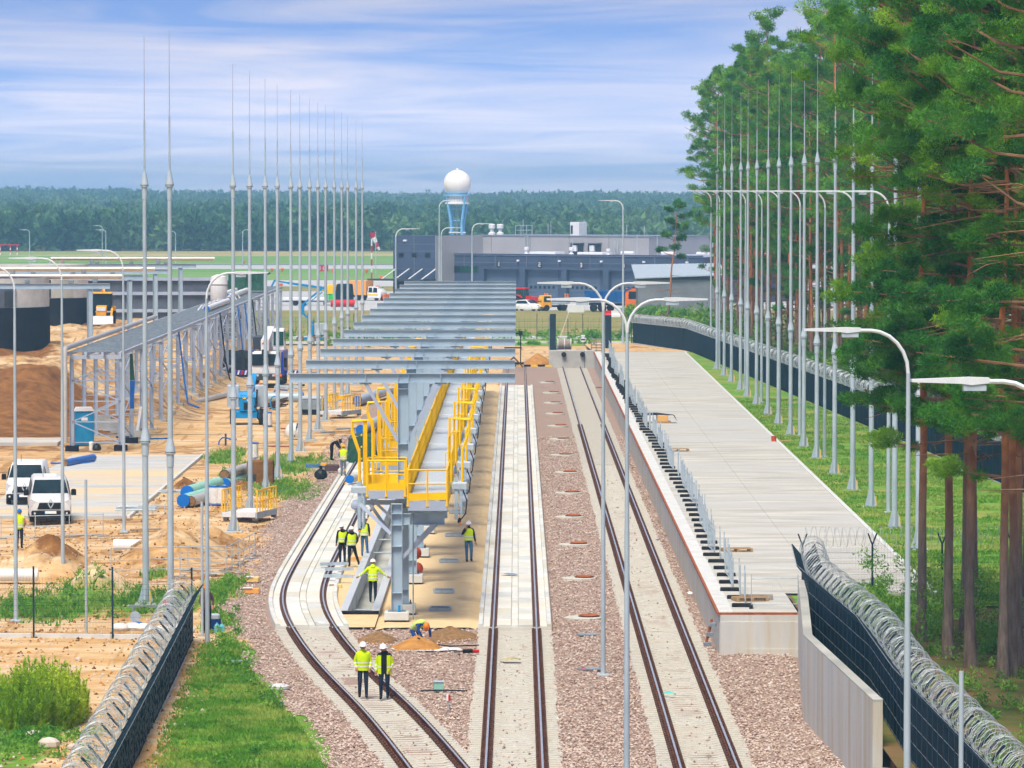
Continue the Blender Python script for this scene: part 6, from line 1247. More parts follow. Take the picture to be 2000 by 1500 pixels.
    if vest:
        axis = (Vector(D['shr']) - Vector(D['shl'])).normalized(); rings = []; P = [Vector(D['pelvis']) - (Vector(D['spine']) - Vector(D['pelvis'])) * vest_len, Vector(D['pelvis']), Vector(D['spine']), Vector(D['chest']), lerp(D['chest'], D['neck'], .55), lerp(D['chest'], D['neck'], .92)]
        W = [(.205, .155), (.20, .155), (.195, .15), (.215, .155), (.185, .13), (.085, .085)]; cen = []
        for i, p in enumerate(P):
            d = (P[min(i + 1, 5)] - P[max(i - 1, 0)]).normalized(); f = axis.cross(d).normalized(); cen.append((p, f, W[i])); rings.append([p + axis * (W[i][0] * math.cos(a)) + f * (W[i][1] * math.sin(a)) for a in [2 * math.pi * k / 16 for k in range(16)]])
        v = MB().loft(rings).build('vest', vest, t, True)
        if stripes:
            for k in (.30, .95, 1.55)[:2 if stripes is True else 3]:
                i = int(k); fr = k - i; pr = []
                for q in (fr - .11, fr + .11):
                    p = lerp(cen[i + 1][0], cen[i + 2][0], q) if i + 2 < 6 else cen[i + 1][0]; f = cen[i + 1][1]; w = (cen[i + 1][2][0] + .006, cen[i + 1][2][1] + .006); pr.append([p + axis * (w[0] * math.cos(a)) + f * (w[1] * math.sin(a)) for a in [2 * math.pi * z / 16 for z in range(16)]])
                MB().loft(pr, cap=False).build('reflective_band', 'reflective', v)
    if cols[1].startswith('hivis'):                            # bands on the sleeves of hi-vis jackets
        for n in 'lr':
            for tt in (.3, .75): a, c = Vector(D['el' + n]), Vector(D['wr' + n]); p = lerp(a, c, tt); d = (c - a).normalized(); MB().cyl(p - d * .02, p + d * .02, .062 - .012 * tt, n=10).build('reflective_band', 'reflective', t)
    return t
def P_(u, v, z=-.15): return at(u, v, z)
# two men walking on the left track
person('man in closed yellow hi-vis jacket and white helmet walking on the left track', P_(708, 1363, -.19), R(3), dict(knl=(-.10, -.06, .5), anl=(-.11, .06, .09), knr=(.10, -.10, .52), anr=(.11, -.10, .09), ell=(-.26, .04, 1.16), wrl=(-.22, -.08, .95), elr=(.26, .04, 1.16), wrr=(.22, -.08, .95), head=(0, -.03, 1.63)), ('hivis', 'hivis', 'cloth_navy'), vest='hivis', vest_len=.35, hood='hivis')
person('man in open hi-vis jacket over black shirt and white helmet walking on the left track', P_(750, 1366, -.19), R(-4), dict(head=(-.03, -.04, 1.62), top=(-.02, -.04, 1.73), knl=(-.10, -.10, .52), anl=(-.10, -.10, .09), knr=(.10, -.02, .5), anr=(.10, .08, .09), ell=(-.27, .05, 1.15), wrl=(-.27, -.03, .9), elr=(.26, .06, 1.15), wrr=(.19, -.06, .98)), ('cloth_black', 'hivis', 'cloth_navy'), hood='cloth_black')
m_ = [o for o in bpy.data.objects if o.name.startswith('person') and 'open hi-vis' in o.get('label', '')][0]
for s in (-1, 1):                                              # the open jacket: two front flaps and a back
    MB().loft([[(s * .09, -.15, z), (s * .20, -.10, z), (s * .235 if z < 1.3 else s * .22, .02, z), (s * .19, .14, z), (0, .165, z), (0, .15, z), (s * .17, .12, z), (s * .20, .01, z), (s * .17, -.09, z), (s * .09, -.135, z)] for z in (.82, 1.0, 1.2, 1.42)]).build('jacket_side', 'hivis', m_)
    MB().loft([[(s * .09, -.156, z), (s * .205, -.106, z), (s * .24, .02, z), (s * .195, .145, z), (0, .17, z)] for z in (1.02, 1.07)], cap=False, closed=False).build('reflective_band', 'reflective', m_)
# the group of three beside the trench
person('woman in hi-vis vest and white helmet, leftmost of the group by the trench', P_(668, 1102, -.1), R(195), dict(head=(.02, -.06, 1.58), top=(.02, -.05, 1.69), neck=(0, -.01, 1.46)), ('cloth_black', 'cloth_black', 'cloth_black'), vest='hivis', hood='cloth_black')
person('man in hi-vis vest with one foot raised, middle of the group by the trench', P_(686, 1108, -.15), R(190), dict(knl=(-.2, -.10, .55), anl=(-.32, .0, .16), hipl=(-.10, 0, .9), head=(0, -.06, 1.60), ell=(-.27, -.02, 1.15), wrl=(-.2, -.18, 1.0), elr=(.27, .02, 1.15), wrr=(.24, -.12, .95)), ('cloth_black', 'cloth_black', 'cloth_black'), vest='hivis', hood='cloth_black')
person('man in hi-vis vest and blue jeans, rightmost of the group by the trench', P_(711, 1088, -.15), R(160), dict(head=(0, -.07, 1.66), top=(0, -.06, 1.76), knl=(-.10, -.05, .5), anl=(-.11, -.14, .1), wrl=(-.15, -.22, 1.0), wrr=(.15, -.22, 1.0)), ('cloth_black', 'cloth_black', 'jeans'), vest='hivis', hood='cloth_black')
person('worker in hi-vis jacket standing in the trench with arms spread to its rims', (-5.9, 195.6, -.86), R(180), dict(ell=(-.38, -.05, 1.22), wrl=(-.58, -.12, 1.08), elr=(.38, -.05, 1.22), wrr=(.58, -.12, 1.08), shl=(-.19, 0, 1.42), shr=(.19, 0, 1.42), spine=(0, -.02, 1.14), chest=(0, -.06, 1.36), neck=(0, -.08, 1.5), head=(0, -.12, 1.63), top=(0, -.14, 1.73)), ('hivis', 'hivis', 'cloth_navy'), vest='hivis', vest_len=.3, hood='hivis')
person('man in hi-vis vest and jeans talking on a phone beside the gantry', P_(915, 1098, -.16), R(8), dict(ell=(-.30, -.06, 1.2), wrl=(-.13, -.16, 1.45), hal=(-.105, -.13, 1.53), elr=(.25, .03, 1.15), wrr=(.30, -.02, .9), knl=(-.09, -.02, .5), anl=(-.08, .02, .09), knr=(.11, -.12, .52), anr=(.12, -.02, .12)), ('cloth_black', 'cloth_black', 'jeans'), vest='hivis', head_fwd=(-.2, -1, -.15))
# kneeling worker at the sand heap
person('kneeling worker in pale hi-vis vest and blue overalls bent over the sand heap', (*P_(812, 1252, -.2)[:2], -.22), R(38), dict(pelvis=(0, .12, .48), spine=(0, -.10, .60), chest=(0, -.34, .68), neck=(0, -.48, .68), head=(0, -.58, .62), top=(0, -.67, .60), shl=(-.19, -.40, .66), shr=(.19, -.40, .66), ell=(-.26, -.48, .40), wrl=(-.20, -.60, .18), elr=(.26, -.48, .40), wrr=(.20, -.60, .18), hipl=(-.11, .12, .45), hipr=(.11, .12, .45), knl=(-.15, -.16, .1), knr=(.15, -.16, .1), anl=(-.14, .28, .08), anr=(.14, .28, .08), tol=(-.14, .42, .04), tor=(.14, .42, .04)), ('cloth_blue', 'cloth_blue', 'cloth_blue'), helmet='helmet_orange', vest='hivis_pale', head_fwd=(0, -.6, -.8))
# two welders under the gantry
person('worker in hi-vis vest and yellow helmet seen from behind under the gantry', P_(670, 930, -.1), R(180), dict(wrl=(-.16, -.22, 1.05), wrr=(.16, -.22, 1.05)), ('hivis', 'trouser_grey', 'trouser_grey'), helmet='helmet_yellow', vest='hivis')
person('worker in black clothes bending forward over the equipment beside the tarp', P_(647, 900, -.15), R(75), dict(pelvis=(0, .1, .92), spine=(0, -.05, 1.05), chest=(0, -.26, 1.16), neck=(0, -.38, 1.2), head=(0, -.47, 1.18), top=(0, -.56, 1.2), shl=(-.18, -.3, 1.14), shr=(.18, -.3, 1.14), ell=(-.2, -.42, .9), wrl=(-.12, -.55, .75), elr=(.2, -.42, .9), wrr=(.12, -.55, .75)), ('cloth_black', 'cloth_black', 'cloth_black'), helmet='black', head_fwd=(0, -.5, -.8))
# men by the vans, man behind the lamp
person('worker in hi-vis vest with his back turned beside the silver van', P_(36, 1072, -.2), R(172), dict(ell=(-.27, -.04, 1.15), wrl=(-.18, -.2, 1.05), elr=(.27, -.04, 1.15), wrr=(.18, -.2, 1.05)), ('hivis', 'skin', 'cloth_navy'), helmet='cap_blue', vest='hivis')
person('worker in hi-vis vest and yellow helmet standing between the two vans', (-23.95, 239, -.2), R(12), dict(ell=(-.28, 0, 1.15)), ('cloth_navy', 'cloth_navy', 'cloth_blue'), helmet='helmet_yellow', vest='hivis', head_fwd=(.1, -1, -.35))
person('worker in plaid shirt and orange helmet half hidden behind the lamp pole', P_(402, 1236, -.3), R(10), dict(wrl=(-.2, -.2, 1.0), wrr=(.2, -.2, 1.0)), ('plaid', 'plaid', 'cloth_black'), helmet='helmet_orange', head_fwd=(.1, -1, -.3))
# ---------------------------------------------------------------- small things on the site
# manhole covers between the tracks
for i, (u, v) in enumerate(((1140, 1207), (1131, 1130), (1121, 1064), (1112, 1010), (1110, 963), (1106, 923), (1098, 889), (1094, 858), (1089, 832), (1084, 808), (1080, 787), (1077, 767), (1069, 747))):
    x, y, z = at(u, v, -.2); t = thing('manhole', f'{["nearest", "second", "third", "fourth", "fifth", "sixth", "seventh", "eighth", "ninth", "tenth", "eleventh", "twelfth", "farthest"][i]} rusty-lidded manhole in the row between middle and right track', 'manhole', (x, y, -.2), R(random.uniform(-3, 3)), 'manholes in the ballast')
    MB().lathe([(.72, -.1), (.72, .03), (.66, .05), (.5, .05)], n=24).build('concrete_ring', 'sleeper', t); MB().lathe([(.34, .05), (.36, .10), (.33, .13), (.05, .13)], c=(.22, .1, 0), n=20).build('lid', 'rust', t); MB().lathe([(.40, .04), (.42, .075), (.36, .075)], c=(.22, .1, 0), n=20).build('lid_frame', 'rail_rust', t)
# drain gratings on the sand
for i, v in enumerate((1192, 1157, 1098, 1047, 1002, 962, 929, 899, 872, 848, 825, 806, 787, 771, 754)):
    y = at(0, v, -.16)[1]; t = thing('drain_grate', 'nearest galvanised drain grate on the sand by the gantry foot' if i == 0 else f'{ORD[i]} galvanised drain grate on the sand right of the gantry, from the nearest', 'drain grate', (-2.95 + random.uniform(-.03, .03), y, -.15), R(random.uniform(-3, 3)), 'drain grates on the sand')
    MB().bx(-.42, .42, -.44, -.38, 0, .12).bx(-.42, .42, .38, .44, 0, .12).bx(-.42, -.36, -.38, .38, 0, .12).bx(.36, .42, -.38, .38, 0, .12).build('frame', 'galv', t)
    m = MB(); [m.bx(-.34 + k * .083, -.31 + k * .083, -.38, .38, .05, .10) for k in range(9)]; stuff(m.build('bars', 'galv_dark', t)); MB().bx(-.36, .36, -.38, .38, -.06, .03).build('pan', 'joint_dark', t)
for i, (u, v) in enumerate(((1148, 1240), (1152, 1307), (470, 1293))):
    t = thing('cover_plate', ['grey steel cover plate beside the lamp foot in the ballast', 'grey steel cover plate half buried in ballast by the lamp', 'grey steel cover plate in the grass left of the ballast'][i], 'cover plate', at(u, v, -.2), R(4)); MB().cbx(-.36, .36, -.3, .3, 0, .05, .012).build('plate', 'galv_dark', t); MB().bx(-.3, .3, -.02, .02, .05, .065).build('rib', 'galv', t)
t = thing('concrete_pad', 'round white concrete pad lying in the ballast at the lower left', 'concrete pad', at(543, 1345, -.2)); MB().lathe([(.34, 0), (.34, .09), (.28, .12), (.1, .12)], n=18).build('ring', 'concrete_light', t); MB().lathe([(.2, .12), (.2, .15)], n=14).build('cap', 'white', t)
# heaps by the kneeling worker
def heap(label, loc, rx, ry, h, m, seed, cat='heap', name='sand_heap', n=22):
    r = np.random.default_rng(seed); v = [(0, 0, h)]; f = []; rings = 7
    for i in range(1, rings + 1):
        for j in range(n): a = 2 * math.pi * j / n; q = i / rings; w = 1 + .14 * math.sin(3 * a + seed) + r.normal(0, .05); v.append((rx * q * w * math.cos(a), ry * q * w * math.sin(a), h * (1 - q) ** .95 * (1 + r.normal(0, .06)) - (.06 if i == rings else 0)))
    for j in range(n): f.append((0, 1 + j, 1 + (j + 1) % n))
    o = MB(); o.v = v; o.f = f; o.m = [0] * len(f)
    for i in range(rings - 1):
        for j in range(n): a = 1 + i * n + j; b = 1 + i * n + (j + 1) % n; o.f.append((a, a + n, b + n, b)); o.m.append(0)
    t = o.build(name, m, None, True); t.location = loc; return tag(t, label, cat)
heap('orange sand heap on white sheeting in front of the kneeling worker', at(815, 1264, -.22), .95, 1.6, .42, 'pile_sand', 3)
heap('brown gravel heap left of the kneeling worker', at(738, 1252, -.24), .75, 1.4, .38, 'pile_gravel', 5, name='gravel_heap')
heap('large brown gravel heap right of the kneeling worker', at(880, 1245, -.24), 1.05, 2.0, .42, 'pile_gravel', 8, name='gravel_heap')
t = thing('ground_sheet', 'white plastic sheet under the orange sand heap', 'plastic sheet', at(835, 1268, -.22)); rr = random.Random(3); MB().add([(math.cos(a) * 1.35 * rr.uniform(.8, 1.05), math.sin(a) * .9 * rr.uniform(.8, 1.05), .02) for a in np.linspace(0, 6.28, 15)[:-1]] + [(0, 0, .03)], [(i, (i + 1) % 14, 14) for i in range(14)]).build('sheet', 'sack_white', t)
t = thing('jackhammer', 'dark and red breaker tool lying beside the middle track', 'tool', at(920, 1276, -.16), R(10)); MB().cyl((-.3, 0, .08), (.05, 0, .08), .07, n=8).build('body', 'cloth_black', t); MB().cyl((.05, 0, .08), (.28, 0, .07), .06, n=8).build('grip', 'red', t); MB().cyl((-.62, 0, .06), (-.3, 0, .08), .03, n=6).build('bit', 'joint_dark', t)
t = thing('cable', 'black cable running from the sand heap to the middle track', 'cable', (0, 0, 0)); MB().tube([at(815, 1246, .15), at(845, 1258, -.12), at(880, 1262, -.16), at(935, 1260, -.16)], .025, 6).build('line', 'black', t)
t = thing('junction_box', 'pale grey box on the ballast between left and middle track', 'junction box', at(856, 1350, -.2), R(8)); MB().cbx(-.15, .15, -.13, .13, 0, .3, .02).build('case', 'mint', t); MB().cbx(-.17, .17, -.15, .15, .3, .34, .012).build('lid', 'galv', t); MB().tube([(-.6, -.1, .03), (-.2, -.16, .05), (.2, -.2, .05), (.9, -.3, .03)], .025, 5).build('cable', 'black', t)
t = thing('marker_post', 'short white and red marker post in the ballast at the bottom', 'marker', at(875, 1386, -.22)); MB().cyl((0, 0, 0), (0, 0, .28), .025, n=8).build('stem', 'galv', t); MB().cbx(-.06, .005, -.05, .05, .27, .47, .012).build('white_half', 'paint_white', t); MB().cbx(.005, .07, -.05, .05, .27, .47, .012).build('red_half', 'red', t)
# things on and beside the left track
for i, (du, dv, rz) in enumerate(((0, 0, -14), (2, -14, 5), (-8, -24, 18))):
    t = thing('steel_section', ['nearest grey steel channel lying across the left rail', 'middle grey steel channel lying across the left rail', 'farthest grey steel channel lying across the left rail'][i], 'steel section', at(660 + du, 1128 + dv, .06), R(rz), 'steel sections on the rail'); MB().bx(-.6, .6, -.1, .1, 0, .03).bx(-.6, .6, -.12, -.1, 0, .12).bx(-.6, .6, .1, .12, 0, .12).build('channel', 'galv', t)
for u, v, w, d, m, lbl in ((492, 1136, .55, .5, 'insul', 'pale yellow insulation block on the ballast left of the track, farther one'), (490, 1158, .62, .45, 'orange_box', 'orange insulation block on the ballast left of the track, nearer one'), (655, 1150, .5, .4, 'insul', 'torn piece of insulation between slab and trench')):
    t = thing('insulation_block', lbl, 'insulation', at(u, v, -.2), R(random.uniform(-8, 8))); MB().cbx(-w / 2, w / 2, -d / 2, d / 2, 0, .2, .03).build('slab', m, t); MB().bx(-w / 2 - .05, .05, -d / 2 - .04, d / 2, .2, .215).build('cover_sheet', 'sack_white', t)
t = thing('timber_beam', 'light timber beam by the feet of the group beside the trench', 'timber', at(700, 1094, -.12), R(8)); MB().cbx(-.45, .45, -.12, .12, 0, .14, .01).build('beam', 'wood_new', t)
for k, (u, v) in enumerate(((815, 1112), (812, 1100))):
    t = thing('red_float', ['lower red ball float leaning at the gantry column', 'upper red ball float leaning at the gantry column'][k], 'float', (*at(u, v, .1)[:2], -.15 if k == 0 else .25)); MB().sph((0, 0, .28), .24, .24, .27, 14, 10).build('ball', 'clay', t, True)
t = thing('step_ladder', 'aluminium step ladder standing on the sand under the walkway', 'ladder', at(908, 903, -.15), R(15)); m = MB()
for s in (-1, 1): m.bar((s * .25, -.3, 0), (s * .16, 0, 1.7), .05, .03); m.bar((s * .28, .45, 0), (s * .16, .05, 1.7), .04, .03)
m.build('rails', 'lamp_white', t); [MB().bx(-.23 + k * .015, .23 - k * .015, -.27 + k * .045, -.17 + k * .045, .25 + k * .27, .28 + k * .27).build('tread', 'galv', t) for k in range(6)]
# clutter around the welders
t = thing('tarp_shelter', 'green tarpaulin shelter under the raised gangways beside the left track', 'tarpaulin', at(700, 905, -.1)); rr = random.Random(9); MB().loft([[(-.9 + rr.uniform(-.1, .1), y, 0), (-.75, y + rr.uniform(-.1, .1), 1.9), (-.2, y, 2.15 + rr.uniform(-.1, .1)), (1.1, y, 2.05), (1.3, y, .2)] for y in (0, 1.2, 2.6, 4)], cap=False, closed=False).build('sheet', 'green_tarp', t); t.scale = (.8, .8, .78); MB().loft([[(-.85 + k * .27, -.05 + .1 * math.sin(k * 2.1), .05), (-.8 + k * .26, .05 * math.cos(k * 1.7), 1.0), (-.72 + k * .25, 0, 1.85 + .2 * min(1, k * .4))] for k in range(8)], cap=False, closed=False).build('front_sheet', 'green_tarp', t)
t = thing('rubbish_bag', 'knotted black rubbish bag on the ballast left of the welders', 'bag', at(626, 936, -.2)); MB().lathe([(.2, 0), (.36, .12), (.38, .3), (.28, .48), (.1, .58), (.06, .64), (.16, .74), (.08, .76)], n=14).build('sack', 'bag_black', t, True)
t = thing('tool_bag', 'dark red tool bag with yellow case on top behind the rubbish bag', 'bag', at(648, 920, -.15)); MB().cbx(-.42, .42, -.25, .25, 0, .38, .06).build('bag', 'plaid', t); MB().cbx(-.65, -.3, -.2, .1, .32, .48, .03).build('case', 'jcb_yellow', t)
t = thing('jacket_pile', 'blue jacket draped over a rail beside the tool bag', 'clothing', at(620, 917, -.1)); MB().loft([[(x, -.15, .1), (x, .15, .1), (x + .02, .1, .34 + .12 * math.sin(x * 5)), (x, -.1, .3)] for x in (-.7, -.3, 0, .4)]).build('cloth', 'jeans', t)
t = thing('wheel_hub', 'white plastic drum beside the left rail near the welder', 'drum', at(667, 926, .0)); MB().lathe([(.12, 0), (.22, .1), (.23, .25), (.12, .36)], n=12).build('drum', 'sack_white', t, True)
t = thing('pipe_piece', 'short pipe with blue cap lying on the left track slab', 'pipe', at(683, 944, .05)); MB().cyl((0, 0, .22), (.25, 1.4, .22), .21, n=16).build('pipe', 'pipe_grey', t, True); MB().cyl((-.02, -.06, .22), (0, .02, .22), .23, n=16).build('cap', 'cap_blue', t)
# pipes in the yard
def pipe(label, u, v, L_, r, rz, m, cap, z=-.2, lift=0, n=16, open_end=False):
    t = thing('steel_pipe', label, 'pipe', at(u, v, z), R(rz)); MB().cyl((0, 0, r + lift), (0, L_, r + lift), r, n=n, cap=not open_end).build('pipe', m, t, True)
    if open_end: MB().cyl((0, .02, r + lift), (0, L_, r + lift), r * .88, n=n).build('bore', 'pile_gravel', t)
    if cap: MB().lathe([(r * 1.04, -.1), (r * 1.06, .12)], n=n).build('cap', 'cap_blue', t).matrix_local = Matrix.Translation((0, 0, r + lift)) @ Matrix.Rotation(R(-90), 4, 'X')
    return t
pipe('lower mint-wrapped pipe with blue cap in the near pipe pile', 357, 990, 8, .32, -8, 'mint', True)
pipe('upper mint-wrapped pipe with blue cap in the near pipe pile', 364, 984, 8, .32, -8, 'mint', True, lift=.28)
pipe('open grey pipe lying in front of the near pipe pile', 371, 990, 8, .28, -9, 'pipe_grey', False, open_end=True)
pipe('left mint-wrapped pipe with blue cap in the far pipe pile', 425, 956, 8, .3, -7, 'mint', True)
pipe('right mint-wrapped pipe with blue cap in the far pipe pile', 438, 956, 8, .3, -7, 'mint', True)
pipe('open grey pipe resting on top of the far pipe pile', 437, 955, 8, .28, -8, 'pipe_grey', False, lift=.5, open_end=True)
pipe('thick grey pipe with blue cap lying beside the gantry on the left', 697, 792, 20, .36, -6, 'gantry2', True)
pipe('second thick grey pipe leaning towards the left gangways', 705, 850, 22, .34, -3.5, 'gantry2', True)
pipe('short grey pipe with blue cap lying behind the lift', 590, 785, 3.2, .36, 86, 'gantry', True)
pipe('white pipe with blue wrapping lying in front of the mounds', 316, 1078, 2.2, .28, 86, 'white', True)
pipe('pale pipe lying at the left edge behind the mesh fence', 72, 1135, 6, .26, 90, 'white', False)
pipe('grey pipe lying below the trestle slope', 345, 800, 26, .2, -6, 'pipe_grey', False)
pipe('blue corrugated pipe bundle lying beside the trestle foot', 125, 912, 6, .22, -11, 'weld_blue', False, open_end=True)
for k, (u, v) in enumerate(((418, 985), (432, 985), (522, 832), (494, 895))):
    t = thing('steel_drum', ['left white drum with blue rims behind the yellow ramp', 'right white drum with blue rims behind the yellow ramp', 'white drum with blue rims beside the lift', 'white drum with blue rims standing in the weeds'][k], 'drum', at(u, v, -.2)); MB().lathe([(.3, .06), (.31, .3), (.3, .6), (.31, .86), (.3, .9)], n=18).build('body', 'sack_white', t, True); [MB().lathe([(.325, z), (.325, z + .06)], n=18).build('rim', 'cap_blue', t) for z in (0, .9)]
# loading ramps with yellow rails
def ramp(label, u, v, rz, s=1.0):
    t = thing('access_ramp', label, 'ramp', at(u, v, -.2), R(rz), 'yellow-railed ramps'); MB().bx(-.85, .85, 0, 3.4, .34, .42).build('deck', 'white', t); [MB().bx(s_ * .85 - .06, s_ * .85 + .06, 0, 3.4, .14, .44).build('side_beam', 'galv', t) for s_ in (-1, 1)]; MB().bx(-.85, .85, -.06, 0, .2, .44).build('front_beam', 'lamp_white', t)
    for s_ in (-1, 1):
        for y in (.1, 3.2): MB().bx(s_ * .75 - .1, s_ * .75 + .1, y, y + .3, 0, .34).build('block', 'wood_grey', t)
        MB().bar((s_ * .9, .05, 1.5), (s_ * .9, 3.3, 1.55), .065, .065).build('top_rail', 'yellow', t); MB().bar((s_ * .9, .05, .95), (s_ * .9, 3.3, 1.0), .04, .04).build('mid_rail', 'yellow', t)
        for k in range(8): MB().bar((s_ * .9, .08 + k * .45, .42), (s_ * .9, .08 + k * .45, 1.52), .06, .06).build('baluster', 'yellow', t)
    return t
ramp('yellow-railed white ramp standing on blocks behind the near lightning mast', 466, 1018, -14); ramp('yellow-railed white ramp farther back beside the masts', 645, 815, -22)
t = thing('yellow_bracket', 'stack of yellow steel brackets behind the grey generator', 'bracket', at(632, 795, -.2)); [MB().bar((-1.2 + k * .5, k * .8, .3 + .25 * (k % 2)), (.9 + k * .3, k * .9 + .4, .7), .3, .22).build('arm', 'yellow', t) for k in range(4)]
t = thing('generator', 'low grey generator on skids beside the far yellow ramp', 'generator', at(607, 808, -.2), R(-8)); MB().cbx(-.95, .95, 0, 1.5, .3, 1.05, .08).build('housing', 'galv_dark', t); MB().cbx(-.9, .9, 0, 1.4, 1.05, 1.25, .08).build('lid', 'galv', t); MB().bx(-.8, .8, .1, 1.3, .0, .3).build('skid', 'black', t); MB().cyl((-.7, .2, 1.2), (-.7, .2, 1.7), .04, n=6).build('exhaust', 'galv', t)
t = thing('concrete_block', 'weathered brown concrete block standing among the weeds', 'block', at(515, 948, -.2)); MB().cbx(-.95, .5, 0, 1.4, 0, 1.35, .04).build('block', 'earth', t); MB().bx(-.95, -.45, -.02, 0, .1, .6).build('recess', 'joint_dark', t)
for k, (u, v) in enumerate(((541, 925),)): t = thing('gas_cylinder', 'dark blue gas cylinder with green neck standing in the weeds', 'gas cylinder', at(u, v, -.2)); MB().lathe([(.12, 0), (.12, 1.25), (.06, 1.4)], n=14).build('bottle', 'cloth_blue', t, True); MB().lathe([(.065, 1.38), (.04, 1.5), (.04, 1.6)], n=10).build('neck', 'lime', t)
for k, (u, v, rz) in enumerate(((440, 870, 0), (545, 772, 20))): t = thing('hose_stand', ['blue hose coiled over a stub standing on the sand', 'blue hose loop on a stub behind the lift'][k], 'hose', at(u, v, -.2), R(rz)); MB().cyl((0, 0, 0), (0, 0, .75), .06, n=8).build('stub', 'joint_dark', t); MB().tube([(-.45, 0, .05), (-.4, 0, .3), (-.2, 0, .5), (0, -.05, .5), (.3, 0, .4), (.7, .1, .38)], .05, 6).build('hose', 'weld_blue', t)
for k, (u, v, L_) in enumerate(((395, 745, 2.2), (290, 858, 2.6), (350, 800, 2.0), (420, 760, 1.6), (140, 905, 2.4))): t = thing('loose_hose', ['blue hose lying on the sand by the crane', 'blue hose lying by the broken frame', 'blue hose lying below the slope', 'blue tangled hose left of the crane', 'blue strap lying by the trestle foot'][k], 'hose', at(u, v, -.18)); r_ = random.Random(k); MB().tube([(L_ * (q / 6 - .5), r_.uniform(-1.2, 1.2), .05) for q in range(7)], .06, 5).build('line', 'weld_blue', t)
t = thing('bulk_bag', 'crumpled white bulk bag with dark strap beside a mast', 'bag', at(572, 855, -.2)); rr = random.Random(6); MB().lathe([(.4, 0), (.55, .25), (.5, .6), (.35, .85), (.15, .95)], n=14).build('sack', 'sack_white', t, True); MB().bar((.1, -.5, .1), (.3, -.35, .95), .08, .04).build('strap', 'black', t)
t = thing('black_bag', 'small black bag with white bucket beside the trestle foot', 'bag', at(188, 880, -.2)); MB().lathe([(.2, 0), (.3, .12), (.22, .35), (.06, .45)], n=12).build('sack', 'bag_black', t, True); MB().lathe([(.13, 0), (.15, .5), (.1, .55)], c=(-.35, .1, 0), n=12).build('bucket', 'sack_white', t)
t = thing('tent_frame', 'white broken metal frame lying at the foot of the sand slope', 'frame', at(265, 855, -.2)); [MB().bar(a, b, .16, .1).build('bar', 'lamp_white', t) for a, b in (((0, 0, 0), (.3, .2, 2.0)), ((.3, .2, 2.0), (.7, 1.5, .1)), ((-.9, .4, .2), (.2, .1, .5)))]; MB().cbx(-1.3, -.3, -.6, -.1, 0, .14, .03).build('foot', 'joint_dark', t)
for k in range(6): t = thing('kerb_block', f'{ORD[k]} grey angle block from the left in the stepped row below the trestle slope', 'block', at(205 + k * 14, 838 + k * 3.5, -.2), R(-20), 'stepped kerb blocks'); MB().prism([(-.35, 0), (.35, 0), (.35, .25), (-.1, .3), (-.12, .85 - k * .08), (-.35, .9 - k * .08)], -.55, .55, 'x').build('block', 'concrete', t)
t = thing('dark_tent', 'dark tarpaulin windbreak left of the mobile crane', 'tarpaulin', at(465, 740, -.2)); rr = random.Random(12); MB().loft([[(-1.5 + k * .55, rr.uniform(-.2, .3), .15), (-1.4 + k * .55, rr.uniform(-.1, .3), 1.2), (-1.2 + k * .5, .5, 2.4 + .1 * (k % 2))] for k in range(6)], cap=False, closed=False).build('sheet', 'dark_tarp', t); MB().cyl((-1.3, -.4, .8), (-.5, .1, 1.15), .14, n=10).build('pipe_end', 'gantry2', t)
t = thing('log_pile', 'heap of dark timber offcuts with a blue hoop behind the lift', 'timber', at(530, 800, -.2)); rr = random.Random(5); [MB().bar((rr.uniform(-.9, .2), rr.uniform(0, 1), rr.uniform(.05, .3)), (rr.uniform(.2, 1.2), rr.uniform(0, 1.5), rr.uniform(.1, .9)), .1, .1).build('timber', 'bark', t) for k in range(14)]; MB().tube([(.2 + .28 * math.cos(a), -.1, .5 + .5 * math.sin(a)) for a in np.linspace(0, 6.28, 13)], .045, 5).build('hoop', 'lift_blue', t)
# scaffold barriers round the mounds
def yard_barrier(label, a, b, h=1.05, z=-.2):
    t = thing('site_barrier', label, 'barrier', (0, 0, 0), 0, 'tube barriers round the mounds'); a, b = Vector((*a[:2], z)), Vector((*b[:2], z)); n = max(2, int((b - a).length / 1.6))
    for zz in (.12, .55, h): MB().cyl(a + Vector((0, 0, zz)), b + Vector((0, 0, zz)), .02, n=5).build('rail', 'galv', t)
    for i in range(n + 1): p = a + (b - a) * (i / n); MB().cyl(p, p + Vector((0, 0, h + .04)), .022, n=5).build('upright', 'galv', t); MB().bar(p + Vector((-.25, -.2, .03)), p + Vector((.25, .2, .03)), .05, .04).build('foot', 'galv_dark', t)
yard_barrier('long tube barrier running in front of the brown mound', at(0, 1045), at(200, 1040)); yard_barrier('tube barrier in front of the middle sand mound', at(215, 1110), at(440, 1105)); yard_barrier('tube barrier with diagonal brace ending by the ballast', at(440, 1108), at(497, 1078)); yard_barrier('tube barrier nearest the ballast', at(350, 1118), at(467, 1112)); yard_barrier('fallen tube barrier beside the pale paving', at(270, 1000), at(320, 1000), .5)
for k, (u, v) in enumerate(((265, 1000), (350, 965), (400, 960), (560, 760), (600, 745))):
    t = thing('scaffold_stack', ['stack of scaffold tubes beside the pale paving', 'scaffold tubes lying behind the near pipe pile', 'scaffold tubes lying beside the far pipe pile', 'steel offcuts lying right of the crane', 'steel frames lying below the masts'][k], 'scaffold tubes', at(u, v, -.2)); rr = random.Random(k + 20)
    for q in range(9): a = rr.uniform(-.3, .3); y = rr.uniform(-1.5, 1.5); MB().cyl((-1.0, y - a, .04 + .03 * q), (1.0, y + a, .04 + .03 * q), .03, n=5).build('tube', 'galv', t)
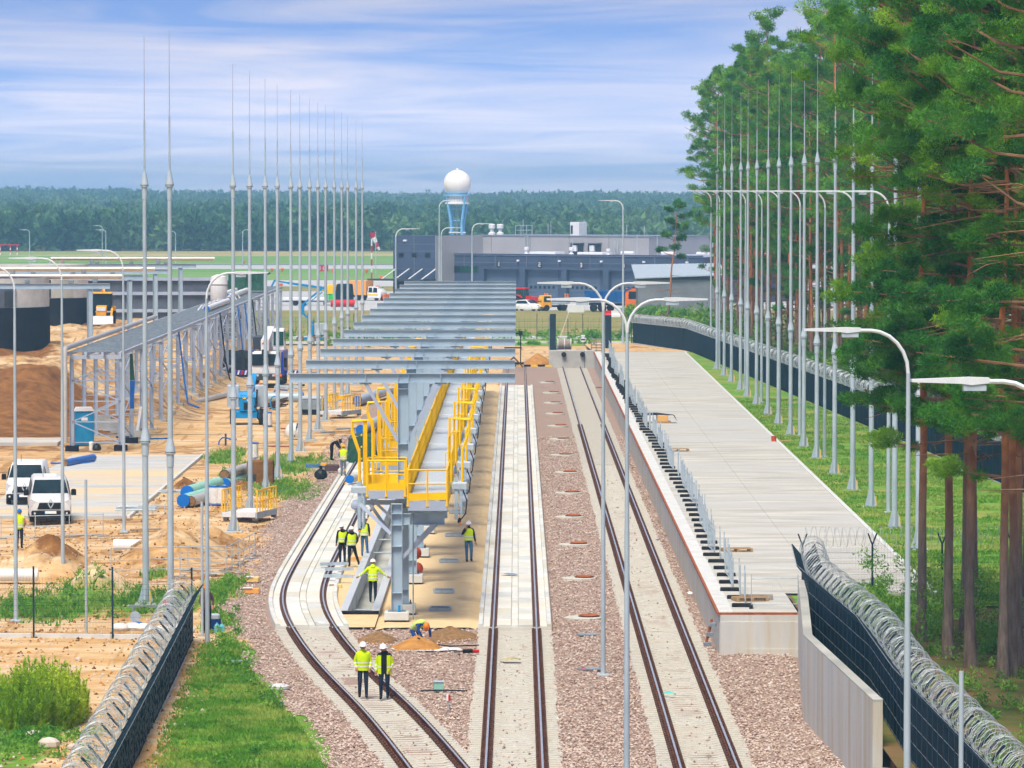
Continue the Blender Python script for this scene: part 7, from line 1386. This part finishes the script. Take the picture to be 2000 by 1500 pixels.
for k, (u, v, m) in enumerate(((150, 1180, 0), (250, 1232, 1), (320, 1236, 1), (270, 970, 0))):
    if m: t = thing('white_sack', ['white sacks crumpled behind the fence plinth, left group', 'white sacks crumpled behind the fence plinth, right group'][k - 1], 'sack', at(u - 30 + 12 * k, v, -.25)); [MB().sph((q * .45, (q % 2) * .3, .1), .34, .3, .2, 9, 6).build('sack', 'sack_white', t, True) for q in range(3)]
t = thing('chop_saw', 'blue cut-off saw with orange guard on trestle bars behind the mesh fence', 'saw', at(262, 1225, -.25)); MB().cbx(-.15, .25, -.15, .15, .0, .2, .03).build('base', 'cap_blue', t); MB().lathe([(.2, -.03), (.2, .03)], c=(0, 0, .35), n=16).build('disc', 'galv', t).matrix_local = Matrix.Translation((0, 0, .4)) @ Matrix.Rotation(R(90), 4, 'X') @ Matrix.Translation((0, 0, -.35)); MB().cbx(.25, .6, -.1, .12, 0, .15, .03).build('case', 'jcb_yellow', t)
t = thing('work_trestle', 'steel bars on trestles behind the mesh fence with a red clamp', 'trestle', at(290, 1200, -.25)); MB().bx(-.8, 1.2, -.1, .1, .3, .36).build('bar', 'galv_dark', t); MB().cbx(.5, .75, -.1, .1, .36, .55, .03).build('clamp', 'red', t); [MB().bx(x - .04, x + .04, -.2, .2, 0, .3).build('leg', 'galv_dark', t) for x in (-.6, 1.0)]
for k, (u, v) in enumerate(((422, 1238), (432, 1239))):
    t = thing('water_bottle', ['left blue water bottle beside the lamp foot', 'right blue water bottle beside the lamp foot'][k], 'bottle', at(u, v, -.28)); MB().lathe([(.09, 0), (.1, .05), (.1, .28), (.06, .36), (.025, .38), (.025, .42)], n=12).build('bottle', 'bottle', t, True)
t = thing('tool_box', 'dark tool box behind the lamp foot beside the water bottles', 'box', at(416, 1230, -.28)); MB().cbx(-.2, .25, -.2, .2, 0, .42, .04).build('case', 'cloth_blue', t); MB().cbx(-.18, .22, -.18, .18, .42, .6, .05).build('lid', 'galv', t)
# on the platform: pallets, crate, clay pipe
def pallet(label, u, v, rz, m='wood'):
    t = thing('pallet', label, 'pallet', at(u, v, 1.205), R(rz), 'pallets on the platform'); [MB().bx(-.6, .6, -.4 + k * .17, -.3 + k * .17, .12, .145).build('board', m, t) for k in range(5)]; [MB().bx(x - .05, x + .05, -.4, .4, .02, .12).build('bearer', m, t) for x in (-.55, 0, .55)]; [MB().bx(-.6, .6, y - .05, y + .05, 0, .02).build('skid', m, t) for y in (-.35, 0, .35)]; return t
pallet('wooden pallet on the platform beside the barriers, middle one', 1325, 881, 3); pallet('wooden pallet on the platform near the razor wire', 1440, 1077, 8); pallet('grey wooden pallet at the near corner of the platform', 1478, 1170, -4, 'wood_grey'); pallet('loose pallet lying under the near platform barrier', 1466, 1173, 12, 'wood')
t = thing('crate', 'pallet of boxes under black film on the platform', 'crate', at(1283, 826, 1.205), R(2)); [MB().bx(-.9, .9, y - .06, y + .06, 0, .12).build('skid', 'wood', t) for y in (-.5, .5)]; MB().cbx(-.75, -.05, -.55, .5, .12, .5, .03).build('box', 'sack_white', t); MB().cbx(0, .7, -.5, .5, .12, .52, .03).build('box', 'wood_new', t); MB().add([(-1.0, -.5, .42), (1.0, -.5, .52), (1.3, -.3, .1), (1.15, .6, .5), (-.95, .6, .62), (0, .1, .66)], [(0, 1, 5), (1, 2, 3), (1, 3, 5), (3, 4, 5), (4, 0, 5)]).build('film', 'bag_black', t)
t = thing('clay_pipe', 'short orange clay pipe standing at the platform edge', 'pipe', at(1512, 862, 1.2)); MB().lathe([(.15, 0), (.15, .32), (.11, .32), (.11, .05)], n=14).build('pipe', 'clay', t, True); MB().cbx(.3, .9, -.1, .3, 0, .06, .02).build('tile', 'wood', t)
# near the buffer wall
t = thing('cable_drum', 'grey wooden slat bundle strapped on the buffer wall', 'crate', (4.35, 441, 1.36)); MB().cyl((-.65, 0, .5), (.65, 0, .5), .5, n=18).build('slats', 'wood_grey', t); [MB().lathe([(.52, -.03), (.52, .03)], n=18).build('strap', 'white', t).__setattr__('matrix_local', Matrix.Translation((x, 0, .5)) @ Matrix.Rotation(R(90), 4, 'Y')) for x in (-.6, 0, .6)]
t = thing('stop_signal', 'white disc signal with a dark bar on a thin post by the buffer wall', 'signal', (6.05, 440.4, 1.3)); MB().cyl((0, 0, 0), (0, 0, .9), .02, n=6).build('post', 'galv', t); d = MB().lathe([(.24, -.02), (.24, .02)], n=20).build('disc', 'paint_white', t); d.matrix_local = Matrix.Translation((0, 0, 1.0)) @ Matrix.Rotation(R(90), 4, 'X'); MB().bx(-.2, .2, -.05, -.03, .95, 1.07).build('bar', 'joint_dark', t); MB().bx(-.2, .2, -.03, .03, 1.28, 1.42).build('top_plate', 'paint_white', t)
t = thing('standing_pallets', 'grey pallets standing on edge behind the buffer wall', 'pallet', (7.3, 441.5, 1.1)); [MB().bx(-.5 + x, -.42 + x, 0, .12, 0, 1.25).build('post', 'wood_grey', t) for x in (0, .45, .95)]; [MB().bx(-.5, .55, -.03, 0, .1 + k * .26, .22 + k * .26).build('board', 'wood_grey', t) for k in range(5)]
for k, (x, y) in enumerate(((3.5, 470), (8.85, 465))): t = thing('dark_pillar', ['dark steel gate pillar left of the buffer signal', 'dark steel gate pillar behind the lamp pole'][k], 'pillar', (x, y, 0)); MB().bx(-.3, .3, -.2, .2, 0, 3.9).build('post', 'fence_post', t); MB().bx(-.4, -.32, -.1, .1, 0, 3.7).build('track', 'galv_dark', t)
t = thing('boom_gate', 'thin white lifting arm rising beside the dark gate pillar', 'barrier', (3.95, 470, 0)); MB().bar((0, 0, .8), (1.4, 0, 4.9), .07, .05).build('arm', 'lamp_white', t); MB().cbx(-.15, .15, -.15, .15, 0, .9, .03).build('base', 'galv_dark', t)
t = thing('derailer', 'yellow and black track stop across the far end of the middle track', 'track stop', (-.1, 434, 0)); [MB().bx(-1.9 + k * .65, -1.3 + k * .65, -.1, .1, .05, .22).build('bar', 'yellow' if k % 2 else 'black', t) for k in range(8)]; MB().bar((-1.2, -2, .1), (-.2, 0, .9), .1, .1).build('strut', 'rail_rust', t); MB().bar((.6, -1.5, .1), (-.2, 0, .9), .1, .1).build('strut', 'rail_rust', t)
t = thing('rail_brace', 'dark steel strut frame at the end of the middle rails with two lamp arms', 'signal frame', (.32, 437, 0)); MB().bx(-.05, .05, -.05, .05, 0, 3.2).build('post', 'black', t); [MB().bx(-1.5, .1, -.06, .06, z, z + .12).build('arm', 'black', t) for z in (1.6, 2.9)]; MB().cbx(-.18, .18, -.12, .12, 2.8, 3.2, .03).build('lamp_box', 'black', t)
heap('small sand heap beside the buffer wall', (.9 + 1.0, 446, -.05), 1.5, 2.5, .9, 'pile_sand', 14); heap('long low sand heap behind the platform end', (11.6, 470, .3), 2.9, 4, .45, 'pile_sand', 15)
# litter
for k, (u, v, z, m, lbl) in enumerate(((1306, 1358, -.15, 'teal', 'torn teal plastic sheet caught at the right track'), (998, 1290, -.14, 'straw', 'clump of dry straw and rag between the middle rails'), (993, 1123, 0, 'galv_dark', 'grey rag lying on the middle slab'), (1285, 1056, -.2, 'cap_blue', 'blue cap lying on the ballast beside the right track'), (1348, 1160, -.2, 'sack_white', 'white paper scrap on the ballast by the platform wall'), (625, 1218, -.05, 'sack_white', 'crumpled clear film at the slab edge of the left track'), (1140, 1308, -.2, 'crimson', 'red plastic scrap on ballast beside the lamp foot'))):
    rr = random.Random(k + 40); t = thing('litter', lbl, 'litter', at(u, v, z)); n = 9; m_ = MB(); s = (.3, .42, .42, .12, .14, .32, .13)[k]
    m_.add([(s * math.cos(a) * rr.uniform(.6, 1.1), s * .8 * math.sin(a) * rr.uniform(.6, 1.1), rr.uniform(0, .08)) for a in np.linspace(0, 6.28, n + 1)[:-1]] + [(0, 0, rr.uniform(.08, .16))], [(i, (i + 1) % n, n) for i in range(n)]).build('sheet', m, t)
t = thing('track_jack', 'rusty rail clamp leaning at the platform corner', 'tool', at(1385, 1262, -.2)); MB().bar((-.1, 0, .05), (.12, .1, .95), .09, .07).build('bar', 'rust', t); [MB().cbx(-.18 + k * .1, .08 + k * .1, -.06, .08, .0 + k * .35, .14 + k * .35, .02).build('clamp', 'galv_dark', t) for k in range(3)]
struct(MB().bx(10.02, 10.5, 95, 128.5, -.6, 1.075).build('soil_bank', 'earth'))
rr = random.Random(77)
for k, (u, v) in enumerate(((665, 772), (640, 845), (668, 812), (690, 765), (650, 742), (612, 728), (700, 742), (560, 838), (632, 868), (600, 762), (680, 838), (540, 872), (505, 1002), (545, 960), (470, 1062), (455, 1048), (300, 1062), (285, 1035), (330, 1100), (240, 1015), (625, 700), (660, 705), (690, 720), (575, 715))):
    t = thing('loose_board', 'loose weathered board lying on the sand left of the gantry', 'board', at(u, v, -.2), R(rr.uniform(50, 130)), 'loose boards on the sand')
    w, L_ = rr.uniform(.12, .3), rr.uniform(.7, 2.0); mt = rr.choice(('wood', 'wood_grey', 'wood_new', 'rust', 'galv_dark', 'sack_white'))
    MB().cbx(-w / 2, w / 2, -L_ / 2, L_ / 2, -.01, rr.uniform(.05, .1), .01).build('plank', mt, t); MB().bx(-w / 2 - .05, w / 2 + .05, -L_ * .3, -L_ * .3 + .08, -.03, .0).build('batten', 'wood', t)
# ---------------------------------------------------------------- vegetation
def leaf_cloud(r, cen, rad, n, size, flat=.6, up=.35, asp=.45):
    """n leaf-sized triangles spread through each of the ellipsoidal clumps; returns vertices (k,3,3)."""
    cen = np.asarray(cen); k = len(cen); rad = np.asarray(rad)
    d = r.normal(size=(k, n, 3)); d /= np.linalg.norm(d, axis=2, keepdims=True); q = r.random((k, n, 1)) ** .42
    p = cen[:, None] + d * q * rad[:, None, None] * np.array([1, 1, flat])
    a = d * .6 + r.normal(size=(k, n, 3)) * .8; a[..., 2] += up; a /= np.linalg.norm(a, axis=2, keepdims=True) + 1e-9
    b = np.cross(a, r.normal(size=(k, n, 3))); b /= np.linalg.norm(b, axis=2, keepdims=True) + 1e-9
    s = size * r.uniform(.6, 1.3, (k, n, 1)); return np.stack([p - b * s * asp, p + b * s * asp, p + a * s * 1.5], 2).reshape(-1, 3, 3)
def tri_obj(name, T, m, parent=None, mi=None): v = T.reshape(-1, 3); return npmesh(name, v, np.arange(len(v)).reshape(-1, 3), m, parent, mi=mi)
def pine(seed, H, base, cr, nl, per, leaf, m, dead=14, lean=.0, low=0):
    r = np.random.default_rng(seed); rr = random.Random(seed); t = thing('pine_tree', '', 'pine tree', (0, 0, 0))
    zs = np.linspace(0, H, 12); sway = np.cumsum(r.normal(0, .10, 12)) * .6; sway2 = np.cumsum(r.normal(0, .10, 12)) * .6; sway -= sway[0]; sway2 -= sway2[0]; sway = sway + lean * zs
    pt = lambda z: (float(np.interp(z, zs, sway)), float(np.interp(z, zs, sway2)), z)
    tm = MB().tube([pt(z) if z > 0 else (0, 0, -.4) for z in zs], [.17 * (1 - .86 * (z / H) ** .9) + (.07 if z == 0 else 0) for z in zs], 9); cen, rad = [], []; lm = MB()
    for k in range(nl):
        q = (k + .5) / nl; z = base + (H - base) * q ** .9 - rr.uniform(0, .4); shape = math.sin(min(1, .22 + .95 * (1 - q)) * math.pi * .62) if q > .25 else .6 + 1.5 * q
        Ln = cr * max(.22, min(1, shape)) * rr.uniform(.7, 1.15); az = k * 2.39996 + rr.uniform(-.5, .5); rise = rr.uniform(-.12, .35) + .5 * q; o = Vector(pt(z)); d = Vector((math.cos(az), math.sin(az), rise)).normalized()
        mid = o + d * Ln * .5 + Vector((0, 0, -.12 * Ln * .3)); e = o + d * Ln + Vector((0, 0, .10 * Ln)); lm.tube([o, mid, e], [.07 - .035 * q, .045 - .02 * q, .015], 5)
        for j in range(rr.randint(4, 6)):
            tt = rr.uniform(.45, 1.05); c = o + (e - o) * tt + Vector((rr.gauss(0, .25), rr.gauss(0, .25), rr.gauss(0.08, .15))) * (Ln * .32); cen.append(tuple(c)); rad.append(rr.uniform(.30, .62) * (cr / 3.2) ** .5); lm.tube([o + (e - o) * min(1, tt * .8), c], [.02, .008], 3)
    top = pt(H); cen += [(top[0], top[1], H - .2), (top[0], top[1], H + .35)]; rad += [.6, .4]
    for k in range(dead):
        z = rr.uniform(max(2.0, base - 7), base + 2); az = rr.uniform(0, 6.28); o = Vector(pt(z)); Ln = rr.uniform(.8, 3.2); d = Vector((math.cos(az), math.sin(az), rr.uniform(-.25, .25))); e = o + d * Ln; lm.tube([o, o + d * Ln * .5 + Vector((0, 0, rr.uniform(-.1, .15))), e + Vector((0, 0, rr.uniform(-.4, .2)))], [.03, .02, .006], 4)
        for j in range(3): a = o + d * Ln * rr.uniform(.4, .9); lm.tube([a, a + Vector((rr.gauss(0, .4), rr.gauss(0, .4), rr.gauss(0, .25)))], [.011, .004], 3)
    for k in range(low):                                      # a few low live branches
        z = rr.uniform(base - 8.5, base); az = rr.uniform(1.9, 4.6); o = Vector(pt(z)); Ln = rr.uniform(2.5, 4.3); d = Vector((math.cos(az), math.sin(az), rr.uniform(-.1, .15))); e = o + d * Ln; lm.tube([o, o + d * Ln * .5, e], [.05, .035, .012], 5)
        for j in range(7): tt = rr.uniform(.5, 1.05); cen.append(tuple(o + (e - o) * tt + Vector((rr.gauss(0, .3), rr.gauss(0, .3), rr.gauss(0.05, .2))))); rad.append(rr.uniform(.3, .55))
    tm.build('trunk', 'pine_bark', t, True); stuff(lm.build('branches', 'twig', t))
    tri_obj('crown', leaf_cloud(r, cen, np.array(rad) * .92, per, leaf, .55, .5, .2 if leaf < .2 else .3), m, t); return t
NEAR = [pine(31, 25, 14, 4.2, 40, 400, .088, 'needles', 34, low=7), pine(32, 26, 15, 3.9, 38, 400, .088, 'needles_c', 32, low=7), pine(33, 24, 13, 4.3, 40, 400, .088, 'needles_b', 36, low=8)]
FARP = [pine(41, 26, 11, 3.5, 30, 110, .15, 'needles', 10), pine(42, 25, 8, 3.8, 34, 110, .15, 'needles_b', 10), pine(43, 27, 13, 3.2, 28, 110, .15, 'needles_c', 8), pine(44, 24, 6, 3.6, 36, 110, .15, 'needles_b', 8)]
used = set()
def plant(protos, k, loc, s, rz, label, group):
    p = protos[k % len(protos)]; o = p if p.name not in used else copy_tree(p); used.add(p.name); o.location = loc; o.scale = (s, s, s); o.rotation_euler.z = rz; tag(o, label, None, group); return o
near_sp = [(13.35, 158, 1), (13.7, 152, 0), (14.2, 149.5, 2), (14.85, 146.2, 1), (15.2, 147, 0), (15.7, 150, 2), (15.0, 160, 1), (16.6, 156, 0), (17.2, 164, 2), (16.0, 168, 1), (18.2, 160, 1), (18.8, 168, 0), (15.8, 138, 0), (17.6, 148, 2), (14.9, 130, 2), (19.8, 152, 1), (20.6, 165, 2), (17.0, 133, 1)]
NL = ['leftmost near pine trunk rising right of the lamp pole', 'second near pine trunk from the left, darker and slimmer', 'third near pine trunk from the left, leaning slightly', 'fourth near pine trunk, thick and dark', 'fifth near pine trunk, close beside the fourth']
rp = random.Random(3)
for i, (x, y, k) in enumerate(near_sp): plant(NEAR, k, (x, y, 1.05), rp.uniform(.92, 1.08), rp.uniform(-.5, .5) if i < 8 else rp.uniform(0, 6.28), NL[i] if i < 5 else 'tall pine in the dense near stand at the right edge', 'near pines at the right')
sp = []
for i in range(60):                                           # front ranks behind the long fence
    y = 236 + i * 3.7 + rp.uniform(-1, 1); fx = float(np.interp(y, [171, 230, 284, 445, 500], [27, 25.2, 22.9, 15.9, 12.4])); sp.append((fx + rp.uniform(1.5, 4.5), y))
    if i % 2 == 0: sp.append((fx + rp.uniform(6, 10), y + 2)); 
    if i % 2: sp.append((fx + rp.uniform(10, 17), y + 1))
    if i % 3 == 0: sp.append((fx + rp.uniform(17, 28), y + 1))
for x, y in ((28, 215), (27.5, 200), (30, 188), (32, 205), (29, 178), (35, 190), (26, 226), (31, 226)): sp.append((x, y))
for i, (x, y) in enumerate(sp): plant(FARP, rp.randint(0, 3), (x, y, 1.0), rp.uniform(.88, 1.1), rp.uniform(0, 6.28), 'leftmost tall pine standing apart at the far end of the forest edge' if (x, y) == sp[-9] else 'tall pine in the forest behind the long dark fence', 'pines behind the long fence')
bare = pine(51, 14, 8, 1.9, 12, 60, .2, 'needles_b', 16, lean=.10); bare.location = (15.2, 492, .6); tag(bare, 'small half-bare leaning pine at the forest corner by the ribbed shed', None, 'pines behind the long fence')
for p in NEAR + FARP:
    if p.name not in used: tag(p, 'tall pine in the forest behind the long dark fence', None, 'pines behind the long fence'); p.location = (34, 300, 1)
# leafy bushes
def bush(label, loc, r_, h, n, m, leaf, seed, name='bush', group=None):
    r = np.random.default_rng(seed); t = thing(name, label, 'bush', loc, 0, group); k = max(6, int(10 * r_)); c = np.stack([r.normal(0, r_ * .42, k), r.normal(0, r_ * .42, k), r.uniform(.2, .8, k) * h], 1); tri_obj('foliage', leaf_cloud(r, c, r.uniform(.35, .6, k) * min(r_, h), n, leaf, .8), m, t)
    m_ = MB(); [m_.tube([(0, 0, -.1), tuple(q * .6), tuple(q)], [.03, .02, .006], 4) for q in c[:10]]; m_.build('stems', 'twig', t); return t
for i, (x, y, r_, h) in enumerate(((14.2, 520, 2.6, 3.2), (16.8, 512, 2.4, 2.8), (19.5, 480, 2.5, 3.0), (18.0, 497, 2.0, 2.6))): bush('rounded green bush ' + ['left of the shed wall behind the far fence corner', 'in front of the shed behind the far fence corner', 'beneath the farthest pines', 'between the shed and the farthest pines'][i], (x, y, .4), r_, h, 260, 'leaves', .2, 60 + i, group='bushes by the shed')
def undergrowth():
    r = np.random.default_rng(70); c = []; rad = []
    for i in range(150):
        y = r.uniform(232, 470); fx = np.interp(y, [171, 230, 284, 445, 500], [27, 25.2, 22.9, 15.9, 12.4]); c.append((fx + r.uniform(1.2, 9), y, 1.0 + r.uniform(.3, 3.6))); rad.append(r.uniform(.7, 1.5))
    T = leaf_cloud(r, c, rad, 130, .24, .8); stuff(tag(tri_obj('undergrowth', T, 'leaves'), 'dense green undergrowth between the pines behind the long fence', 'undergrowth'))
    c = []; rad = []
    for i in range(260):
        y = r.uniform(100, 168); x = r.uniform(10.9, 20); c.append((x, y, 1.0 + r.uniform(.05, .3))); rad.append(r.uniform(.2, .5))
    for i in range(120): c.append((r.uniform(10.6, 14.5), r.uniform(158, 174), 1.1 + r.uniform(.1, .6))); rad.append(r.uniform(.2, .45))
    for i in range(150): c.append((r.uniform(12.6, 21), r.uniform(150, 176), 1.1 + r.uniform(.1, 1.9))); rad.append(r.uniform(.3, .6))
    for i in range(30): c.append((r.uniform(10.4, 11.4), r.uniform(108, 158), 1.1 + r.uniform(.1, .5))); rad.append(r.uniform(.15, .35))
    T = leaf_cloud(r, c, rad, 110, .07, .8); stuff(tag(tri_obj('forest_weeds', T, 'leaves'), 'green weeds and saplings on the forest floor behind the razor wire', 'weeds'))
undergrowth()
# grass and weeds on the left
def tufts(name, pts, h, w, m, label, seed, nb=3):
    r = np.random.default_rng(seed); n = len(pts); P = np.repeat(pts, nb, 0); a = r.random(len(P)) * 6.28; hh = h * r.uniform(.5, 1.3, len(P)); P = P + np.stack([r.normal(0, w, len(P)), r.normal(0, w, len(P)), np.zeros(len(P))], 1)
    dx = np.stack([np.cos(a), np.sin(a), 0 * a], 1) * (w * .8); tip = P + np.stack([r.normal(0, .5, len(P)) * hh, r.normal(0, .5, len(P)) * hh, hh], 1); stuff(tag(tri_obj(name, np.stack([P - dx, P + dx, tip], 1), m), label, 'grass'))
def field(n, x0, x1, y0, y1, f, seed):
    r = np.random.default_rng(seed); x = r.uniform(x0, x1, n); y = r.uniform(y0, y1, n); k = r.random(n) < f(x, y); x, y = x[k], y[k]; return np.stack([x, y, yard_h(x, y)], 1)
lawn_f = lambda x, y: np.clip((x - (-11.55 + (172 - y) * .029)) * 2, 0, 1) * (x < t1(y) - 3.0) * (.55 + .6 * (vnoise(x, y, .8, 31) > .45)) * (.35 + .65 * (vnoise(x, y, 2.5, 36) > .28)) * (y < 172)
tufts('meadow_grass', field(80000, -12, -2, 108, 173, lawn_f, 1), .11, .03, 'grass', 'short rough grass between the left fence and the ballast', 2)
gm_f = lambda x, y: (grass_mask(x, y) - .25) * (vnoise(x, y, 1.1, 33) > .38) * (y > 172)
tufts('weed_grass', field(60000, -24, -9.8, 172, 330, gm_f, 3), .26, .05, 'grass', 'green weeds growing in patches across the sandy yard', 4)
r_ = np.random.default_rng(55); _x = r_.uniform(15.6, 24, 50000); _y = 171.5 + r_.random(50000) ** 1.4 * 170; _k = (_x < np.interp(_y, [171, 230, 284, 445], [26, 25, 22.9, 15.9]) - .2) & (vnoise(_x, _y, 1.5, 61) > .25)
tufts('lawn_grass', np.stack([_x, _y, np.full(50000, 1.14)], 1)[_k], .09, .035, 'grass', 'mown grass of the lawn beside the platform', 8, 2)
def weeds():
    r = np.random.default_rng(80); c = []; rad = []
    for n, f, h in ((500, gm_f, .3), (120, lambda x, y: lawn_f(x, y) * (vnoise(x, y, 1.2, 37) > .55), .12)):
        P = field(n * 12, -24, -3, 120, 260, f, 81 + n)[:n]
        for p in P: c.append((p[0], p[1], p[2] + h * r.uniform(.3, 1))); rad.append(r.uniform(.14, .38))
    for i in range(70): y = r.uniform(150, 200); c.append((t1(y) - 3.3 + r.normal(0, .25), y, -.15)); rad.append(r.uniform(.15, .35))
    stuff(tag(tri_obj('leafy_weeds', leaf_cloud(r, c, rad, 70, .07, .8), 'leaves'), 'leafy weeds along the ballast edge and behind the mesh fence', 'weeds'))
weeds()
def goldenrod():
    r = np.random.default_rng(90); T = []; st = MB()
    for i in range(560):
        a = r.random() * 6.28; q = math.sqrt(r.random()); x = -14.7 + 1.55 * q * math.cos(a); y = 146 + 4.2 * q * math.sin(a); h = (1.85 - .8 * q * q) * r.uniform(.6, 1.15); bx, by = r.normal(0, .12, 2); z0 = -.3
        n = 64; tt = np.sort(r.uniform(.12, 1, n)); aa = r.random(n) * 6.28; p = np.stack([x + bx * tt ** 2, y + by * tt ** 2, z0 + h * tt], 1); L_ = .22 * (1.15 - .75 * tt) * r.uniform(.7, 1.2, n); d = np.stack([np.cos(aa), np.sin(aa), np.full(n, .7)], 1); s = np.stack([-np.sin(aa), np.cos(aa), 0 * aa], 1) * .026
        T.append(np.stack([p - s, p + s, p + d * L_[:, None]], 1)); st.tube([(x, y, z0 - .1), (x + bx, y + by, z0 + h)], [.012, .005], 3)
    t = thing('tall_weed_clump', 'dense clump of tall yellow-green weeds at the bottom left corner', 'weeds', (0, 0, 0)); tri_obj('foliage', np.concatenate(T), 'weed', t); stuff(st.build('stems', 'weed', t))
    c = [(-14.6 + r.normal(0, 1.3), 140 + r.normal(0, 2.2), -.2 + r.uniform(0, .2)) for i in range(60)]; stuff(tag(tri_obj('low_weeds', leaf_cloud(r, c, r.uniform(.2, .4, 60), 80, .07, .6), 'leaves'), 'low leafy weeds in front of the tall weed clump', 'weeds'))
goldenrod()
for i, (u, v, s) in enumerate(((62, 1445, .3), (92, 1462, .34), (140, 1465, .2), (15, 1440, .25), (570 - 420, 1290, .12))):
    t = MB().sph((0, 0, s * .4), s, s * .8, s * .6, 8, 5).build('boulder', 'stone_c'); t.location = at(u, v, -.28); tag(t, ['pale boulder below the tall weeds, left of the biggest', 'biggest pale boulder below the tall weeds', 'small pale stone right of the boulders', 'boulder at the left edge below the weeds', 'small stone on the sandy track'][i], 'boulder')
def soil_stones():                                           # clods and stones in the yard
    r = np.random.default_rng(95); n = 9000; x = r.uniform(-24, -9.8, n); y = 120 + r.random(n) ** 1.3 * 150; k = (x < t1(y) - 2.8) & ~((x > -27.3) & (x < -19.2) & (y > 237) & (y < 293)); x, y = x[k], y[k]; n = len(x); s = r.uniform(.015, .07, n) ; base = np.array([(1,0,0),(-1,0,0),(0,1,0),(0,-1,0),(0,0,1),(0,0,-1)], float); tri = np.array([(0,2,4),(2,1,4),(1,3,4),(3,0,4),(2,0,5),(1,2,5),(3,1,5),(0,3,5)])
    V = base[None] * (s[:, None] * r.uniform(.6, 1.4, (n, 6)))[..., None]; V[..., 0] += x[:, None]; V[..., 1] += y[:, None]; V[..., 2] += (yard_h(x, y) + .01)[:, None]
    stuff(tag(npmesh('soil_clods', V.reshape(-1, 3), (tri[None] + (np.arange(n) * 6)[:, None, None]).reshape(-1, 3), ['stone_c', 'earth', 'pile_sand'], mi=np.repeat(r.choice(3, n), 8)), 'clods and stones strewn over the sandy yard', 'stones'))
soil_stones()
# weeds along the far boundary fences
def far_weeds():
    r = np.random.default_rng(97); c = []; rad = []
    for i in range(160): c.append((r.uniform(-40, 12), 515 + r.normal(0, 2), r.uniform(.1, .8))); rad.append(r.uniform(.3, .9))
    for i in range(40): c.append((r.uniform(-20, 8), r.uniform(495, 506), .1)); rad.append(r.uniform(.2, .5))
    stuff(tag(tri_obj('fence_weeds', leaf_cloud(r, c, rad, 50, .2, .7), 'leaves'), 'weeds along the foot of the far boundary fences', 'weeds'))
far_weeds()
# distant forest
def forest():
    r = np.random.default_rng(99); C_, R_, = [], []
    def add(n, x0, x1, y0, y1, hmin, hmax, kc, wid):
        x = r.uniform(-1, 1, n); y = r.uniform(y0, y1, n); x = x * (170 * y / 1300) ; z = hill_z(x, y); h = r.uniform(hmin, hmax, n) * (.55 + .6 * vnoise(x, y, 45, 41) + .25 * r.random(n))
        for k in range(kc): q = (k + .6) / kc; w = wid * (1.15 - .75 * q); C_.append(np.stack([x + r.normal(0, w * .35, n), y + r.normal(0, w * .35, n), z + h * (.15 + .8 * q)], 1)); R_.append(np.full(n, w) * r.uniform(.75, 1.2, n))
    add(1500, 0, 0, 1268, 1390, 5.5, 9.5, 5, 1.9); add(2600, 0, 0, 1390, 1750, 7, 10.5, 3, 2.3); add(3000, 0, 0, 1750, 2600, 7.5, 10, 2, 2.9); add(3600, 0, 0, 2600, 3500, 8, 9.8, 2, 3.4)
    c = np.concatenate(C_); w = np.concatenate(R_); T = leaf_cloud(r, c, w, 16, 1.25, .95, .3, .5); stuff(tag(tri_obj('distant_forest', T, 'far_forest'), 'distant mixed forest covering the hill behind the airfield', 'forest'))
m_ = leafmat('far_forest', '#33613e', '#518650', '#7ba064')
for n_ in m_.node_tree.nodes:
    if n_.type == 'TEX_NOISE': n_.inputs['Scale'].default_value = .06 if n_.inputs['Scale'].default_value > .6 else .012
forest()
# ---------------------------------------------------------------- the air: pale blue haze
hz = MB().bx(-900, 900, -60, 3640, -3.8, 32.5).build('haze', 'white'); hz['kind'] = 'stuff'
hm = bpy.data.materials.new('haze'); hm.use_nodes = True; hn = hm.node_tree.nodes; hn.remove(hn['Principled BSDF']); pv = hn.new('ShaderNodeVolumePrincipled'); pv.inputs['Color'].default_value = (.36, .72, 1.0, 1); pv.inputs['Density'].default_value = .00031; pv.inputs['Anisotropy'].default_value = 0
hm.node_tree.links.new(pv.outputs[0], hn['Material Output'].inputs['Volume']); hz.data.materials.clear(); hz.data.materials.append(hm)
